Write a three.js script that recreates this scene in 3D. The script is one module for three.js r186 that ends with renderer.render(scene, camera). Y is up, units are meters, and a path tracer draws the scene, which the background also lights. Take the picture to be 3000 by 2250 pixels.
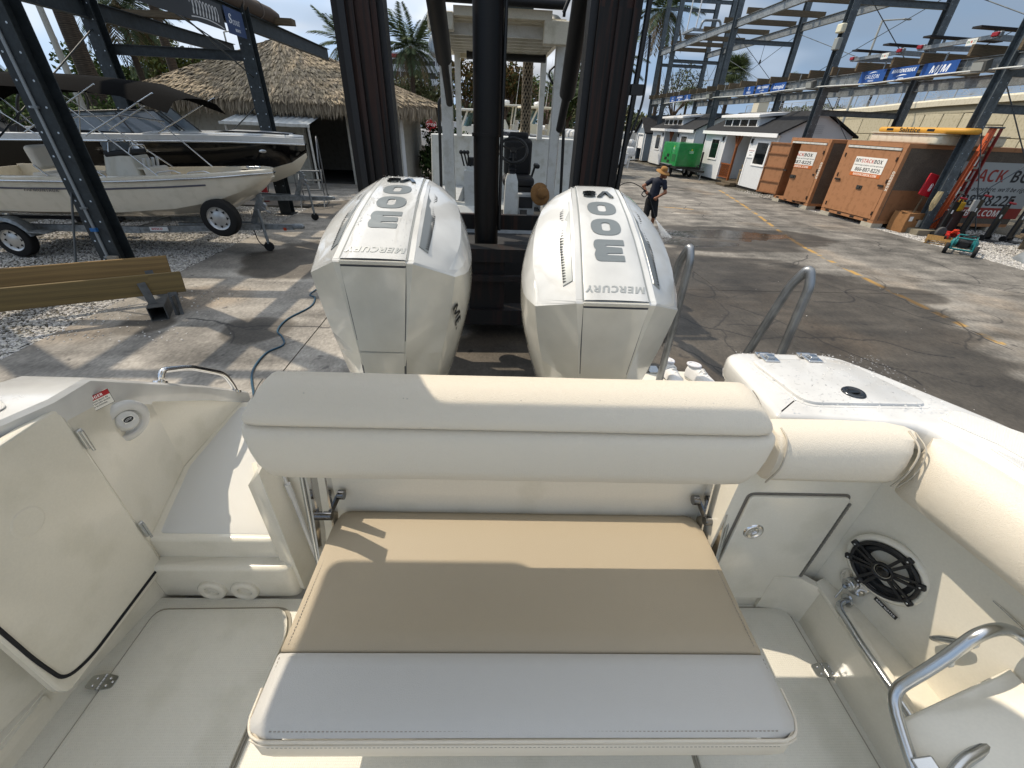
import * as THREE from 'three';
import { mergeGeometries, toCreasedNormals } from 'three/addons/utils/BufferGeometryUtils.js';
import { RoundedBoxGeometry } from 'three/addons/geometries/RoundedBoxGeometry.js';
import { MarchingCubes } from 'three/addons/objects/MarchingCubes.js';
import { FontLoader } from 'three/addons/loaders/FontLoader.js';
import { TextGeometry } from 'three/addons/geometries/TextGeometry.js';

// ------------------------------------------------------------ camera, sky, sun, exposure
const scene = new THREE.Scene();
const EYE = 2.67;
const camera = new THREE.PerspectiveCamera(85.7, 4 / 3, 0.05, 900);
camera.position.set(0, EYE, 0);
camera.quaternion.setFromRotationMatrix(new THREE.Matrix4().makeBasis(
  new THREE.Vector3(0.99808, 0.03647, 0.05000), new THREE.Vector3(-0.00398, 0.84410, -0.53617), new THREE.Vector3(-0.06176, 0.53495, 0.84262)));
const renderer = new THREE.WebGLRenderer({ antialias: true });
renderer.setSize(1024, 768);
renderer.toneMapping = THREE.LinearToneMapping;
renderer.toneMappingExposure = 1.08;
renderer.shadowMap.enabled = true;

let seed = 7;
const rnd = () => { seed = (seed * 1664525 + 1013904223) >>> 0; return seed / 4294967296; };
const rr = (a, b) => a + (b - a) * rnd();
const PERM = new Float32Array(65536); for (let i = 0; i < 65536; i++) PERM[i] = rnd();
const sm = (a, b, x) => { const t = Math.min(1, Math.max(0, (x - a) / (b - a))); return t * t * (3 - 2 * t); };
const mix = (a, b, t) => a + (b - a) * t;
function vn(x, y, p = 256) {                         // value noise, tiles every p cells
  let xi = Math.floor(x), yi = Math.floor(y); let fx = x - xi, fy = y - yi; fx = fx * fx * (3 - 2 * fx); fy = fy * fy * (3 - 2 * fy);
  const x0 = ((xi % p) + p) % p, x1 = (x0 + 1) % p, y0 = (((yi % p) + p) % p) * 256, y1 = ((((yi + 1) % p) + p) % p) * 256;
  const a = PERM[(y0 + x0) & 65535], b = PERM[(y0 + x1) & 65535], c = PERM[(y1 + x0) & 65535], d = PERM[(y1 + x1) & 65535];
  return (a + (b - a) * fx) * (1 - fy) + (c + (d - c) * fx) * fy;
}
function fbm(x, y, o = 4, p = 256) { let s = 0, a = .5, n = 0; for (let i = 0; i < o; i++) { s += a * vn(x, y, p); n += a; x *= 2; y *= 2; p = Math.min(256, p * 2); a *= .5; x += 17; } return s / n; }

const SUN = new THREE.Vector3(-0.62, 1, -0.40).normalize();
{ // computed sky: clear and streaky over the left, heavy grey cloud over the right
  const W = 1024, H = 512, d = new Float32Array(W * H * 4);
  for (let j = 0; j < H; j++) for (let i = 0; i < W; i++) {
    const ph = ((i + .5) / W - .5) * 2 * Math.PI, el = ((j + .5) / H - .5) * Math.PI, y = Math.sin(el), c = Math.cos(el);
    const dx = Math.cos(ph) * c, dz = Math.sin(ph) * c, k = 1 / (Math.max(y, 0) + .16);
    const t = sm(-.02, .75, y);
    let r = mix(.42, .20, t), g = mix(.58, .37, t), b = mix(.80, .66, t);
    const glow = 1.15 * Math.pow(Math.max(0, dx * SUN.x + y * SUN.y + dz * SUN.z), 4), haze = .5 * sm(.25, .9, y);
    r = mix(r, 1.02, haze) + glow * .95; g = mix(g, 1.02, haze) + glow * .95; b = mix(b, 1.04, haze) + glow * .92;
    const u = dx * k, v = dz * k;
    const thin = sm(.45, .70, fbm(u * 1.1 + 3, v * 2.6 + 9, 5)) * .5;
    r = mix(r, .92, thin); g = mix(g, .94, thin); b = mix(b, .97, thin);
    const puff = sm(.46, .60, fbm(u * 1.3 + 40, v * 1.3 + 11, 6)) * sm(-.45, .25, dx + .25 * fbm(u + 5, v, 3)) * .9;
    const bright = .45 + .65 * sm(.35, .7, fbm(u * 2.4 + 71, v * 2.4, 4));
    r = mix(r, bright * .96, puff); g = mix(g, bright * .98, puff); b = mix(b, bright * 1.01, puff);
    const storm = sm(.10, .70, dx - .10 * dz + .35 * (fbm(u * .7 + 90, v * .7 + 20, 4) - .5)) * sm(-.05, .04, y) * sm(.85, .35, y);
    const sv = .13 + .20 * fbm(u * 1.2 + 130, v * 1.6 + 60, 5) + .12 * sm(.30, .0, y);
    r = mix(r, sv * .74, storm * .9); g = mix(g, sv * 1.06, storm * .9); b = mix(b, sv * 1.50, storm * .9);
    if (y < 0) { const q = sm(0, -.1, y); r = mix(r, .22, q); g = mix(g, .22, q); b = mix(b, .21, q); }
    const o = (j * W + i) * 4; d[o] = r; d[o + 1] = g; d[o + 2] = b; d[o + 3] = 1;
  }
  const t = new THREE.DataTexture(d, W, H, THREE.RGBAFormat, THREE.FloatType);
  t.mapping = THREE.EquirectangularReflectionMapping; t.minFilter = t.magFilter = THREE.LinearFilter; t.needsUpdate = true;
  scene.background = t; scene.environment = t; scene.environmentIntensity = 1;
}
const sun = new THREE.DirectionalLight(0xfff0da, 3.5);
sun.target.position.set(2, 0, -14); sun.position.copy(SUN).multiplyScalar(70).add(sun.target.position); sun.castShadow = true; sun.shadow.radius = 1; sun.shadow.mapSize.set(4096, 4096);
Object.assign(sun.shadow.camera, { left: -45, right: 45, top: 45, bottom: -45, near: 1, far: 140 });
scene.add(sun); scene.add(sun.target);

// ------------------------------------------------------------ helpers
const V = (x, y, z) => new THREE.Vector3(x, y, z);
const taken = {};
function numbered(n) { const k = taken[n] = (taken[n] ?? -1) + 1; return k ? n + '_' + String(k).padStart(3, '0') : n; }
function thing(name, label, category, [x, y, z] = [0, 0, 0], turn = 0, group) {
  const o = new THREE.Group(); o.name = numbered(name); o.position.set(x, y, z); o.rotation.y = turn;
  o.userData = { label, category }; if (group) o.userData.group = group; scene.add(o); return o;
}
function fin(geos) {                                  // merge + uv in metres by the way each face points
  geos = (Array.isArray(geos) ? geos : [geos]).flat(9).map(g => { g = g.index ? g.toNonIndexed() : g; for (const k of Object.keys(g.attributes)) if (!['position', 'normal', 'color'].includes(k)) g.deleteAttribute(k); if (!g.attributes.normal) g.computeVertexNormals(); return g; });
  const hasC = geos.some(g => g.attributes.color); if (hasC) geos.forEach(g => { if (!g.attributes.color) g.setAttribute('color', new THREE.BufferAttribute(new Float32Array(g.attributes.position.count * 3).fill(1), 3)); });
  const g = geos.length > 1 ? mergeGeometries(geos) : geos[0], p = g.attributes.position.array, n = p.length / 3, uv = new Float32Array(n * 2);
  for (let i = 0; i < n; i += 3) {
    const a = i * 3, ux = p[a + 3] - p[a], uy = p[a + 4] - p[a + 1], uz = p[a + 5] - p[a + 2], vx = p[a + 6] - p[a], vy = p[a + 7] - p[a + 1], vz = p[a + 8] - p[a + 2];
    const nx = Math.abs(uy * vz - uz * vy), ny = Math.abs(uz * vx - ux * vz), nz = Math.abs(ux * vy - uy * vx);
    for (let k = 0; k < 3; k++) { const q = a + k * 3, o = (i + k) * 2; if (ny >= nx && ny >= nz) { uv[o] = p[q]; uv[o + 1] = p[q + 2]; } else if (nx >= nz) { uv[o] = p[q + 2]; uv[o + 1] = p[q + 1]; } else { uv[o] = p[q]; uv[o + 1] = p[q + 1]; } }
  }
  g.setAttribute('uv', new THREE.BufferAttribute(uv, 2)); return g;
}
function part(parent, name, geos, m, label) {
  const o = new THREE.Mesh(geos.isBufferGeometry && geos.userData.done ? geos : fin(geos), m); o.name = name; o.castShadow = o.receiveShadow = true; if (label) o.userData.label = label; (parent || scene).add(o); return o;
}
function share(geos) { const g = fin(geos); g.userData.done = true; return g; }
function single(name, label, category, geos, m, group, pos) {
  const o = part(scene, numbered(name), geos, m); o.userData = { label, category }; if (group) o.userData.group = group; if (pos) o.position.set(...pos); return o;
}
function struct(name, geos, m, parent) { const o = part(parent || scene, name, geos, m); if (!parent) { o.name = numbered(name); o.userData.kind = 'structure'; } return o; }
function copy(o, label, pos, turn) { const c = o.clone(); c.name = numbered(o.name.replace(/_\d{3}$/, '')); c.userData = { ...o.userData }; if (label) c.userData.label = label; if (pos) c.position.set(...pos); if (turn !== undefined) c.rotation.y = turn; scene.add(c); return c; }
const at = (g, x = 0, y = 0, z = 0, ry = 0, rx = 0, rz = 0) => { if (rz) g.rotateZ(rz); if (rx) g.rotateX(rx); if (ry) g.rotateY(ry); return g.translate(x, y, z); };
const box = (w, h, d, x, y, z, ry, rx, rz) => at(new THREE.BoxGeometry(w, h, d), x, y, z, ry, rx, rz);
const rbox = (w, h, d, r, x, y, z, ry, rx, rz) => at(new RoundedBoxGeometry(w, h, d, 2, Math.min(r, w / 2.01, h / 2.01, d / 2.01)), x, y, z, ry, rx, rz);
const ext = (x0, x1, y0, y1, z0, z1) => box(Math.abs(x1 - x0), Math.abs(y1 - y0), Math.abs(z1 - z0), (x0 + x1) / 2, (y0 + y1) / 2, (z0 + z1) / 2);
function orient(g, a, b) { const d = V().subVectors(b, a), l = d.length(); d.divideScalar(l); g.applyQuaternion(new THREE.Quaternion().setFromUnitVectors(V(0, 1, 0), d)); return g.translate((a.x + b.x) / 2, (a.y + b.y) / 2, (a.z + b.z) / 2); }
const P = a => a.isVector3 ? a : V(...a);
const bar = (a, b, r0, r1 = r0, n = 8) => { a = P(a); b = P(b); return orient(new THREE.CylinderGeometry(r1, r0, a.distanceTo(b), n), a, b); };
function beam(a, b, w, h) {                            // rectangular bar, w sideways, h as near upright as it can be
  a = P(a); b = P(b); const d = V().subVectors(b, a), l = d.length(); d.normalize(); let s = V().crossVectors(d, Math.abs(d.y) > .98 ? V(0, 0, 1) : V(0, 1, 0)).normalize(); const u = V().crossVectors(s, d);
  const g = new THREE.BoxGeometry(w, h, l); g.applyMatrix4(new THREE.Matrix4().makeBasis(s, u, d.clone().negate())); return g.translate((a.x + b.x) / 2, (a.y + b.y) / 2, (a.z + b.z) / 2);
}
function ibeam(a, b, w, h, t = .015) {                 // H section: two flanges and a web
  a = P(a); b = P(b); const d = V().subVectors(b, a), l = d.length(); d.normalize(); const s = V().crossVectors(d, Math.abs(d.y) > .98 ? V(0, 0, 1) : V(0, 1, 0)).normalize(), u = V().crossVectors(s, d);
  const g = [box(w, t, l, 0, h / 2 - t / 2, 0), box(w, t, l, 0, -h / 2 + t / 2, 0), box(t * .8, h - 2 * t, l, 0, 0, 0)], m = new THREE.Matrix4().makeBasis(s, u, d.clone().negate()).setPosition((a.x + b.x) / 2, (a.y + b.y) / 2, (a.z + b.z) / 2);
  g.forEach(q => q.applyMatrix4(m)); return g;
}
const tube = (pts, r, n = 40, k = 8, tension = .5) => new THREE.TubeGeometry(new THREE.CatmullRomCurve3(pts.map(P), false, 'catmullrom', tension), n, r, k, false);
function bent(pts, r, rad = .06, k = 10) {             // round bar with straight runs and rounded corners
  pts = pts.map(P); const c = new THREE.CurvePath(); let prev = pts[0];
  for (let i = 1; i < pts.length - 1; i++) { const a = V().subVectors(pts[i - 1], pts[i]), b = V().subVectors(pts[i + 1], pts[i]); const q = Math.min(rad, a.length() * .48, b.length() * .48); const s = pts[i].clone().addScaledVector(a.normalize(), q), e = pts[i].clone().addScaledVector(b.normalize(), q); c.add(new THREE.LineCurve3(prev, s)); c.add(new THREE.QuadraticBezierCurve3(s, pts[i], e)); prev = e; }
  c.add(new THREE.LineCurve3(prev, pts[pts.length - 1]));
  const P2 = []; c.curves.forEach((q, i) => { const n = q.isLineCurve3 ? 1 : 6; for (let j = (i ? 1 : 0); j <= n; j++) P2.push(q.getPoint(j / n)); });
  const out = []; let N = null; const rows = [];
  for (let i = 0; i < P2.length; i++) { const t = V().subVectors(P2[Math.min(i + 1, P2.length - 1)], P2[Math.max(i - 1, 0)]).normalize(); if (!N) { N = V().crossVectors(t, Math.abs(t.y) > .9 ? V(1, 0, 0) : V(0, 1, 0)).normalize(); } else N.addScaledVector(t, -N.dot(t)).normalize(); const Bn = V().crossVectors(t, N); const row = []; for (let j = 0; j < k; j++) { const an = j / k * 2 * Math.PI; row.push(P2[i].clone().addScaledVector(N, Math.cos(an) * r).addScaledVector(Bn, Math.sin(an) * r)); } rows.push(row); }
  out.push(loft(rows, true, true)); return out[0];
}
function loft(rows, closed = false, caps = false, smooth = true) {   // rows of points -> skin
  const R = rows.length, C = rows[0].length, pos = [], idx = []; rows.forEach(r => r.forEach(p => { p = P(p); pos.push(p.x, p.y, p.z); }));
  for (let i = 0; i < R - 1; i++) for (let j = 0; j < (closed ? C : C - 1); j++) { const a = i * C + j, b = i * C + (j + 1) % C, c = a + C, e = b + C; idx.push(a, c, b, b, c, e); }
  if (caps) for (const i of [0, R - 1]) { const m = pos.length / 3, c = V(); rows[i].forEach(p => c.add(P(p))); c.divideScalar(C); pos.push(c.x, c.y, c.z); for (let j = 0; j < C; j++) { const a = i * C + j, b = i * C + (j + 1) % C; i ? idx.push(m, b, a) : idx.push(m, a, b); } }
  const g = new THREE.BufferGeometry(); g.setAttribute('position', new THREE.Float32BufferAttribute(pos, 3)); g.setIndex(idx); 
  if (smooth === true) { g.computeVertexNormals(); return g; } 
  return toCreasedNormals(g, smooth === false ? .02 : smooth);
}
function flat(pts, h, y, bevel = 0, seg = 2) {         // plan outline [x,z] -> slab from y to y+h
  const s = new THREE.Shape(pts.map(([x, z]) => new THREE.Vector2(x, -z)));
  const g = new THREE.ExtrudeGeometry(s, { depth: h - 2 * bevel, bevelEnabled: bevel > 0, bevelSize: bevel, bevelThickness: bevel, bevelOffset: -bevel, bevelSegments: seg, curveSegments: 6 });
  g.rotateX(-Math.PI / 2).translate(0, y + bevel, 0); return bevel ? toCreasedNormals(g, .6) : g;
}
function sideX(pts, w, x, bevel = 0) {                  // outline [z,y] -> slab x-w/2..x+w/2
  const s = new THREE.Shape(pts.map(([z, y]) => new THREE.Vector2(-z, y))); const g = new THREE.ExtrudeGeometry(s, { depth: w - 2 * bevel, bevelEnabled: bevel > 0, bevelSize: bevel, bevelThickness: bevel, bevelOffset: -bevel, bevelSegments: 2 });
  g.translate(0, 0, -w / 2 + bevel).rotateY(Math.PI / 2).translate(x, 0, 0); return g;
}
function faceZ(pts, d, z, bevel = 0) {                 // outline [x,y] -> slab z-d/2..z+d/2
  const s = new THREE.Shape(pts.map(([x, y]) => new THREE.Vector2(x, y))); const g = new THREE.ExtrudeGeometry(s, { depth: d - 2 * bevel, bevelEnabled: bevel > 0, bevelSize: bevel, bevelThickness: bevel, bevelOffset: -bevel, bevelSegments: 2 }); return g.translate(0, 0, z - d / 2 + bevel);
}
function round(pts, r, n = 5) {                        // rounds the corners of a 2D outline
  const o = [], L = pts.length; for (let i = 0; i < L; i++) { const p = pts[i], a = pts[(i + L - 1) % L], b = pts[(i + 1) % L]; const R = Array.isArray(r) ? r[i] : r; const da = Math.hypot(a[0] - p[0], a[1] - p[1]), db = Math.hypot(b[0] - p[0], b[1] - p[1]); const q = Math.min(R, da * .49, db * .49); if (q < 1e-4) { o.push(p); continue; }
    const s = [p[0] + (a[0] - p[0]) / da * q, p[1] + (a[1] - p[1]) / da * q], e = [p[0] + (b[0] - p[0]) / db * q, p[1] + (b[1] - p[1]) / db * q]; for (let k = 0; k <= n; k++) { const t = k / n; o.push([s[0] * (1 - t) ** 2 + 2 * p[0] * t * (1 - t) + e[0] * t * t, s[1] * (1 - t) ** 2 + 2 * p[1] * t * (1 - t) + e[1] * t * t]); } } return o;
}
const rect = (x0, x1, y0, y1) => [[x0, y0], [x1, y0], [x1, y1], [x0, y1]];
function lathe(prof, x = 0, y = 0, z = 0, n = 20) { return new THREE.LatheGeometry(prof.map(([r, h]) => new THREE.Vector2(r, h)), n).translate(x, y, z); }
function wall(pl, y0, y1, t) {                          // upright sheet along a plan polyline, y0/y1 numbers or per-point arrays
  const A = [], n = pl.length; const yb = i => Array.isArray(y0) ? y0[i] : y0, yt = i => Array.isArray(y1) ? y1[i] : y1;
  const off = pl.map((p, i) => { const a = pl[Math.max(0, i - 1)], b = pl[Math.min(n - 1, i + 1)]; const dx = b[0] - a[0], dz = b[1] - a[1], l = Math.hypot(dx, dz); return [p[0] - dz / l * t, p[1] + dx / l * t]; });
  const rows = pl.map((p, i) => [V(p[0], yb(i), p[1]), V(p[0], yt(i), p[1]), V(off[i][0], yt(i), off[i][1]), V(off[i][0], yb(i), off[i][1])]); return loft(rows, true, true, .7);
}
// ------------------------------------------------------------ textures and materials
function dtex(w, h, fn, srgb = true) {
  const d = new Uint8Array(w * h * 4); for (let j = 0; j < h; j++) for (let i = 0; i < w; i++) { const c = fn(i, j), o = (j * w + i) * 4; d[o] = c[0]; d[o + 1] = c[1]; d[o + 2] = c[2]; d[o + 3] = c[3] ?? 255; }
  const t = new THREE.DataTexture(d, w, h); t.wrapS = t.wrapT = THREE.RepeatWrapping; t.magFilter = THREE.LinearFilter; t.minFilter = THREE.LinearMipmapLinearFilter; t.generateMipmaps = true; if (srgb) t.colorSpace = THREE.SRGBColorSpace; t.needsUpdate = true; return t;
}
const gtex = (w, h, fn) => dtex(w, h, (i, j) => { const v = 255 * Math.min(1, Math.max(0, fn(i, j))); return [v, v, v]; }, false);
const rep = (t, x, y = x) => { const c = t.clone(); c.repeat.set(x, y); c.needsUpdate = true; return c; };
const cl255 = v => Math.min(255, Math.max(0, v));
const std = (c, r = .6, m = 0, o = {}) => new THREE.MeshStandardMaterial({ color: c, roughness: r, metalness: m, ...o });
const phy = (c, r, o = {}) => new THREE.MeshPhysicalMaterial({ color: c, roughness: r, ...o });
const tGrain = gtex(512, 512, (i, j) => { const a = vn(i / 5, j / 6, 256), b = vn(i / 2.2, j / 2.4, 256); return .55 + .5 * (a - .5) + .35 * (b - .5); });
const tSpeck = gtex(512, 512, (i, j) => .5 + .6 * (fbm(i / 16, j / 16, 5, 32) - .5));
const tMott = dtex(256, 256, (i, j) => { const v = 226 + 40 * (fbm(i / 32, j / 32, 5, 8) - .5); return [v, v, v]; });
const tDirty = dtex(512, 512, (i, j) => { const n = fbm(i / 64, j / 64, 5, 8), s = sm(.5, .8, n) * 20, f = 16 * (vn(i / 3, j / 3, 256) - .5); return [238 - s + f, 236 - s * 1.05 + f, 230 - s * 1.3 + f]; });
const tWood = dtex(512, 512, (i, j) => { const y = j / 512 * 14 + 1.4 * fbm(i / 170, j / 60, 3, 4), k = .5 + .5 * Math.sin(y * 6.28 + 2 * vn(i / 90, j / 30, 8)), g = vn(i / 40, j * .7, 256); const v = .80 + .10 * k + .16 * (g - .5); return [cl255(250 * v), cl255(240 * v), cl255(222 * v)]; });
const tGalv = dtex(256, 256, (i, j) => { const n = vn(i / 9, j / 9, 28), m = fbm(i / 40, j / 40, 4, 7), v = 205 + 40 * (n - .5) + 60 * (m - .5); return [v, v, v]; });
const tRust = dtex(512, 512, (i, j) => { const n = fbm(i / 22, j / 150, 5, 32), k = sm(.47, .72, n), g = 20 * (vn(i / 2, j / 30, 256) - .5); return [cl255(44 + 92 * k + g), cl255(40 + 46 * k + g), cl255(39 + 22 * k + g)]; });
const tNonskid = gtex(256, 256, (i, j) => { const a = (i % 16) / 16 - .5, b = (j % 16) / 16 - .5; return 1 - Math.min(1, (a * a + b * b) * 5); });
const tGel = dtex(512, 512, (i, j) => { const n = fbm(i / 64, j / 64, 5, 8), f = 5 * (vn(i / 2, j / 2, 256) - .5), s = 9 * sm(.5, .8, n); return [250 - s + f, 249 - s + f, 246 - s * 1.2 + f]; });
const gel = phy(0xebe7db, .2, { clearcoat: .5, clearcoatRoughness: .12, map: tGel });
const gelWhite = phy(0xf1f1ee, .22, { clearcoat: .6, clearcoatRoughness: .1, map: tMott });
const gelDeck = std(0xe6e4db, .5, 0, { map: tGel, bumpMap: rep(tNonskid, 9), bumpScale: .0007 });
const gelSmoothDeck = std(0xe6e3d9, .5, 0, { map: tGel });
const vinyl = phy(0xe0d8c8, .52, { bumpMap: rep(tGrain, 7), bumpScale: .0012, sheen: .15, sheenRoughness: .6 });
const vinylTan = phy(0xac9f88, .5, { bumpMap: rep(tGrain, 9), bumpScale: .0007 });
const vinylGrey = phy(0xc3c2be, .5, { bumpMap: rep(tGrain, 9), bumpScale: .0007 });
const chrome = std(0xdedede, .09, 1), steel = std(0xc3c6c8, .24, 1), blackPl = std(0x121314, .45), blackSoft = std(0x15161a, .8), rubber = std(0x101010, .85), alu = std(0xb4b7b9, .42, .9, { map: tGalv });
const galv = std(0xa5acb0, .5, .55, { map: tGalv }), rackSteel = std(0x3a4246, .55, .2, { map: tGalv }), galvBeam = std(0xa3a9ab, .5, .35, { map: tGalv });
const whitePaint = std(0xdcdedd, .42, 0, { map: tDirty }), woodOld = std(0x6e6454, .85, 0, { map: tWood }), woodNew = std(0xb09058, .8, 0, { map: tWood }), glassDark = phy(0x0d1216, .06, { clearcoat: 1 });
const stainWhite = std(0xdfd9c8, .6, 0, { map: tDirty });
const font = await new FontLoader().loadAsync('fonts/droid/droid_sans_bold.typeface.json');
function text(s, size, depth = .002, stretch = 1, shear = 0) { const g = new TextGeometry(s, { font, size, depth, curveSegments: 4, bevelEnabled: false }); g.computeBoundingBox(); const b = g.boundingBox; g.translate(-(b.min.x + b.max.x) / 2, -(b.min.y + b.max.y) / 2, 0); g.scale(stretch, 1, 1); if (shear) g.applyMatrix4(new THREE.Matrix4().makeShear(0, 0, shear, 0, 0, 0)); return g; }
function canvas(w, h, fn) { const c = document.createElement('canvas'); c.width = w; c.height = h; fn(c.getContext('2d'), w, h); const t = new THREE.CanvasTexture(c); t.colorSpace = THREE.SRGBColorSpace; return t; }
function printed(parent, name, w, h, t, tex, rough = .55, label) {   // thin printed panel, centred, facing +z; print on its front, plain edges
  const g = new THREE.BoxGeometry(w, h, t), o = new THREE.Mesh(g, new THREE.MeshStandardMaterial({ map: tex, roughness: rough })); o.name = name; o.castShadow = o.receiveShadow = true; if (label) o.userData.label = label; if (parent) parent.add(o); return o;
}
function stuff(name, label, category, geo, m, mats, cols) { const o = new THREE.InstancedMesh(geo, m, mats.length); mats.forEach((q, i) => o.setMatrixAt(i, q)); if (cols) cols.forEach((c, i) => o.setColorAt(i, c)); o.name = numbered(name); o.userData = { label, category, kind: 'stuff' }; o.castShadow = o.receiveShadow = true; scene.add(o); return o; }
const mx = (x, y, z, rx, ry, rz, sx, sy = sx, sz = sx) => new THREE.Matrix4().compose(V(x, y, z), new THREE.Quaternion().setFromEuler(new THREE.Euler(rx, ry, rz)), V(sx, sy, sz));
// ------------------------------------------------------------ ground: concrete yard, gravel, soil
const X0 = -6, X1 = 14, Z0 = -46, Z1 = 6;
const NG = 1792, crack = new Float32Array(NG * NG), paint = new Float32Array(NG * NG);
function stamp(buf, pts, rad, val) { for (let k = 0; k < pts.length - 1; k++) { const [ax, az] = pts[k], [bx, bz] = pts[k + 1]; const n = Math.ceil(Math.hypot(bx - ax, bz - az) / .006); for (let i = 0; i <= n; i++) { const x = mix(ax, bx, i / n), z = mix(az, bz, i / n); const rx = rad / (X1 - X0) * NG, rz = rad / (Z1 - Z0) * NG, cx = (x - X0) / (X1 - X0) * NG, cz = (z - Z0) / (Z1 - Z0) * NG; for (let v = Math.floor(cz - rz); v <= cz + rz; v++) for (let u = Math.floor(cx - rx); u <= cx + rx; u++) if (u >= 0 && v >= 0 && u < NG && v < NG) { const q = ((u - cx) / Math.max(rx, .6)) ** 2 + ((v - cz) / Math.max(rz, .6)) ** 2; if (q < 1) buf[v * NG + u] = Math.max(buf[v * NG + u], val * (1 - q * .5)); } } } }
function walk(x, z, dir, len, wig = .5) { const o = [[x, z]]; for (let s = 0; s < len; s += .12) { dir += rr(-wig, wig); dir += 0; x += Math.cos(dir) * .12; z += Math.sin(dir) * .12; o.push([x, z]); } return o; }
for (const [x, z, d, l] of [[2.6, -8.6, .9, 3.4], [3.2, -7.9, 1.3, 3], [3.0, -6.6, .4, 4.5], [4.4, -6.9, 1.2, 3], [6.2, -7.2, .5, 5], [7.2, -8.2, 1.2, 3], [9.5, -9, .6, 3], [10, -12, .9, 3.5], [11, -15, 1.6, 4], [7.5, -17, .2, 4], [9, -20, 1.1, 5], [-4.5, -6, .3, 2.5], [-3.6, -10.6, 1.2, 3], [5, -19, 2, 4], [8.4, -10.6, 2.4, 2.5], [11.5, -10.5, 1.4, 3], [1.2, -7, 1.4, 4], [4, -11, .2, 3], [12, -19, .3, 2]]) { const w = walk(x, z, d, l); stamp(crack, w, .014, .9); for (let b = 0; b < 2; b++) { const q = w[Math.floor(rr(.2, .9) * w.length)]; stamp(crack, walk(q[0], q[1], d + rr(-1.6, 1.6), l * .35), .009, .7); } }
for (let i = 0; i < 900; i++) { const x = rr(X0, X1), z = rr(-24, 2); stamp(crack, [[x, z], [x + rr(-.05, .05), z + rr(-.05, .05)]], rr(.008, .035), rr(.25, .7)); }
for (const pl of [[[12.3, -23.5], [11.6, -20.8], [10.4, -16.6], [9.4, -13.4], [8.85, -11.3], [8.55, -9.4], [8.3, -7.6], [8.1, -5.5]], [[6.9, -17.6], [8.1, -17.2]], [[2.2, -30], [2.3, -24]]]) stamp(paint, new THREE.SplineCurve(pl.map(p => new THREE.Vector2(...p))).getPoints(60).map(p => [p.x, p.y]), .075, 1);
const blob = (x, z, cx, cz, rx, rz) => 1 - Math.hypot((x - cx) / rx, (z - cz) / rz);
function wetAt(x, z) {
  const n = (fbm(x * .9 + 31, z * .9 + 7, 4) - .5) * 1.15, f = (vn(x * .35, z * 2.3 + 4) - .5) * .5;
  let w = Math.max(blob(x, z, 6.9, -12.2, 3.6, 1.7), blob(x, z, 4.8, -7.4, 4.4, 3.3), blob(x, z, 3.4, -4.2, 4.6, 2.6), blob(x, z, 2.5, -10.6, 3, 2.4), blob(x, z, -3.6, -9.4, 1.9, 1.5) * .9, blob(x, z, -4.1, -15.2, 2.2, 1.9) * .9, blob(x, z, -4.9, -5.7, .5, .35) * .5, blob(x, z, -3.3, -5.6, .6, .5) * .6, blob(x, z, .2, -3.4, 2.2, 2.2) * .6);
  return sm(.02, .16, w + n * .45 + f * .5);
}
const puddleAt = (x, z) => sm(.12, .3, Math.max(blob(x, z, 7.3, -12.7, 2.5, .85), blob(x, z, 5.9, -11.6, 1.6, .5)) + (fbm(x * 1.6 + 3, z * 1.6, 4) - .5) * .8);
const rough = new Uint8Array(NG * NG);
const tConc = dtex(NG, NG, (i, j) => {
  const x = X0 + (i + .5) / NG * (X1 - X0), z = Z0 + (j + .5) / NG * (Z1 - Z0);
  const big = fbm(x * .35 + 9, z * .35 + 2, 4), mid = fbm(x * 2.1, z * 2.1 + 50, 4), fine = vn(x * 38, z * 38) - .5, f2 = vn(x * 90 + 5, z * 90) - .5;
  const streak = vn(x * .8 + 3, z * 5.5) - .5;
  const tyre = sm(.55, .75, vn(x * 1.1 + 60, z * .12 + 5)) * sm(.35, .6, vn(x * 6, z * 1.3));
  let v = (x < 1.05 ? .54 : .43) + .22 * (big - .5) + .26 * (mid - .5) + .10 * fine + .09 * f2 + .12 * streak - .05 * tyre;
  const pale = sm(.56, .80, fbm(x * 1.3 + 77, z * 1.3, 5)); v += .06 * pale;
  const rust = sm(.60, .82, fbm(x * .55 + 140, z * .55 + 33, 4)) * .35 + sm(.1, .5, blob(x, z, -4.7, -6.9, 1.0, .8)) * .3;
  let r = v * 1.02, g = v * .985, b = v * .925;
  r = mix(r, v * 1.0, rust); g = mix(g, v * .84, rust); b = mix(b, v * .66, rust);
  const p = paint[j * NG + i] * sm(.40, .56, fbm(x * 5 + 8, z * 5, 4)); r = mix(r, .72, p * .85); g = mix(g, .55, p * .85); b = mix(b, .26, p * .85);
  const cr = crack[j * NG + i]; r *= 1 - .6 * cr; g *= 1 - .6 * cr; b *= 1 - .58 * cr;
  const w = wetAt(x, z), pd = puddleAt(x, z); const k = 1 - .42 * w - .08 * pd; r *= k; g *= k * (1 - .03 * w); b *= k * (1 - .07 * w);
  rough[j * NG + i] = 255 * mix(mix(.92, .62 - .2 * (mid - .5), w), .04, pd * w);
  return [cl255(r * 255), cl255(g * 255), cl255(b * 255)];
});
const tConcR = dtex(NG, NG, (i, j) => { const v = rough[j * NG + i]; return [0, v, 0]; }, false);
tConc.wrapS = tConc.wrapT = tConcR.wrapS = tConcR.wrapT = THREE.MirroredRepeatWrapping;
const concrete = std(0xffffff, 1, 0, { map: tConc, roughnessMap: tConcR, bumpMap: rep(tSpeck, 30, 78), bumpScale: .004 });
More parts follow.
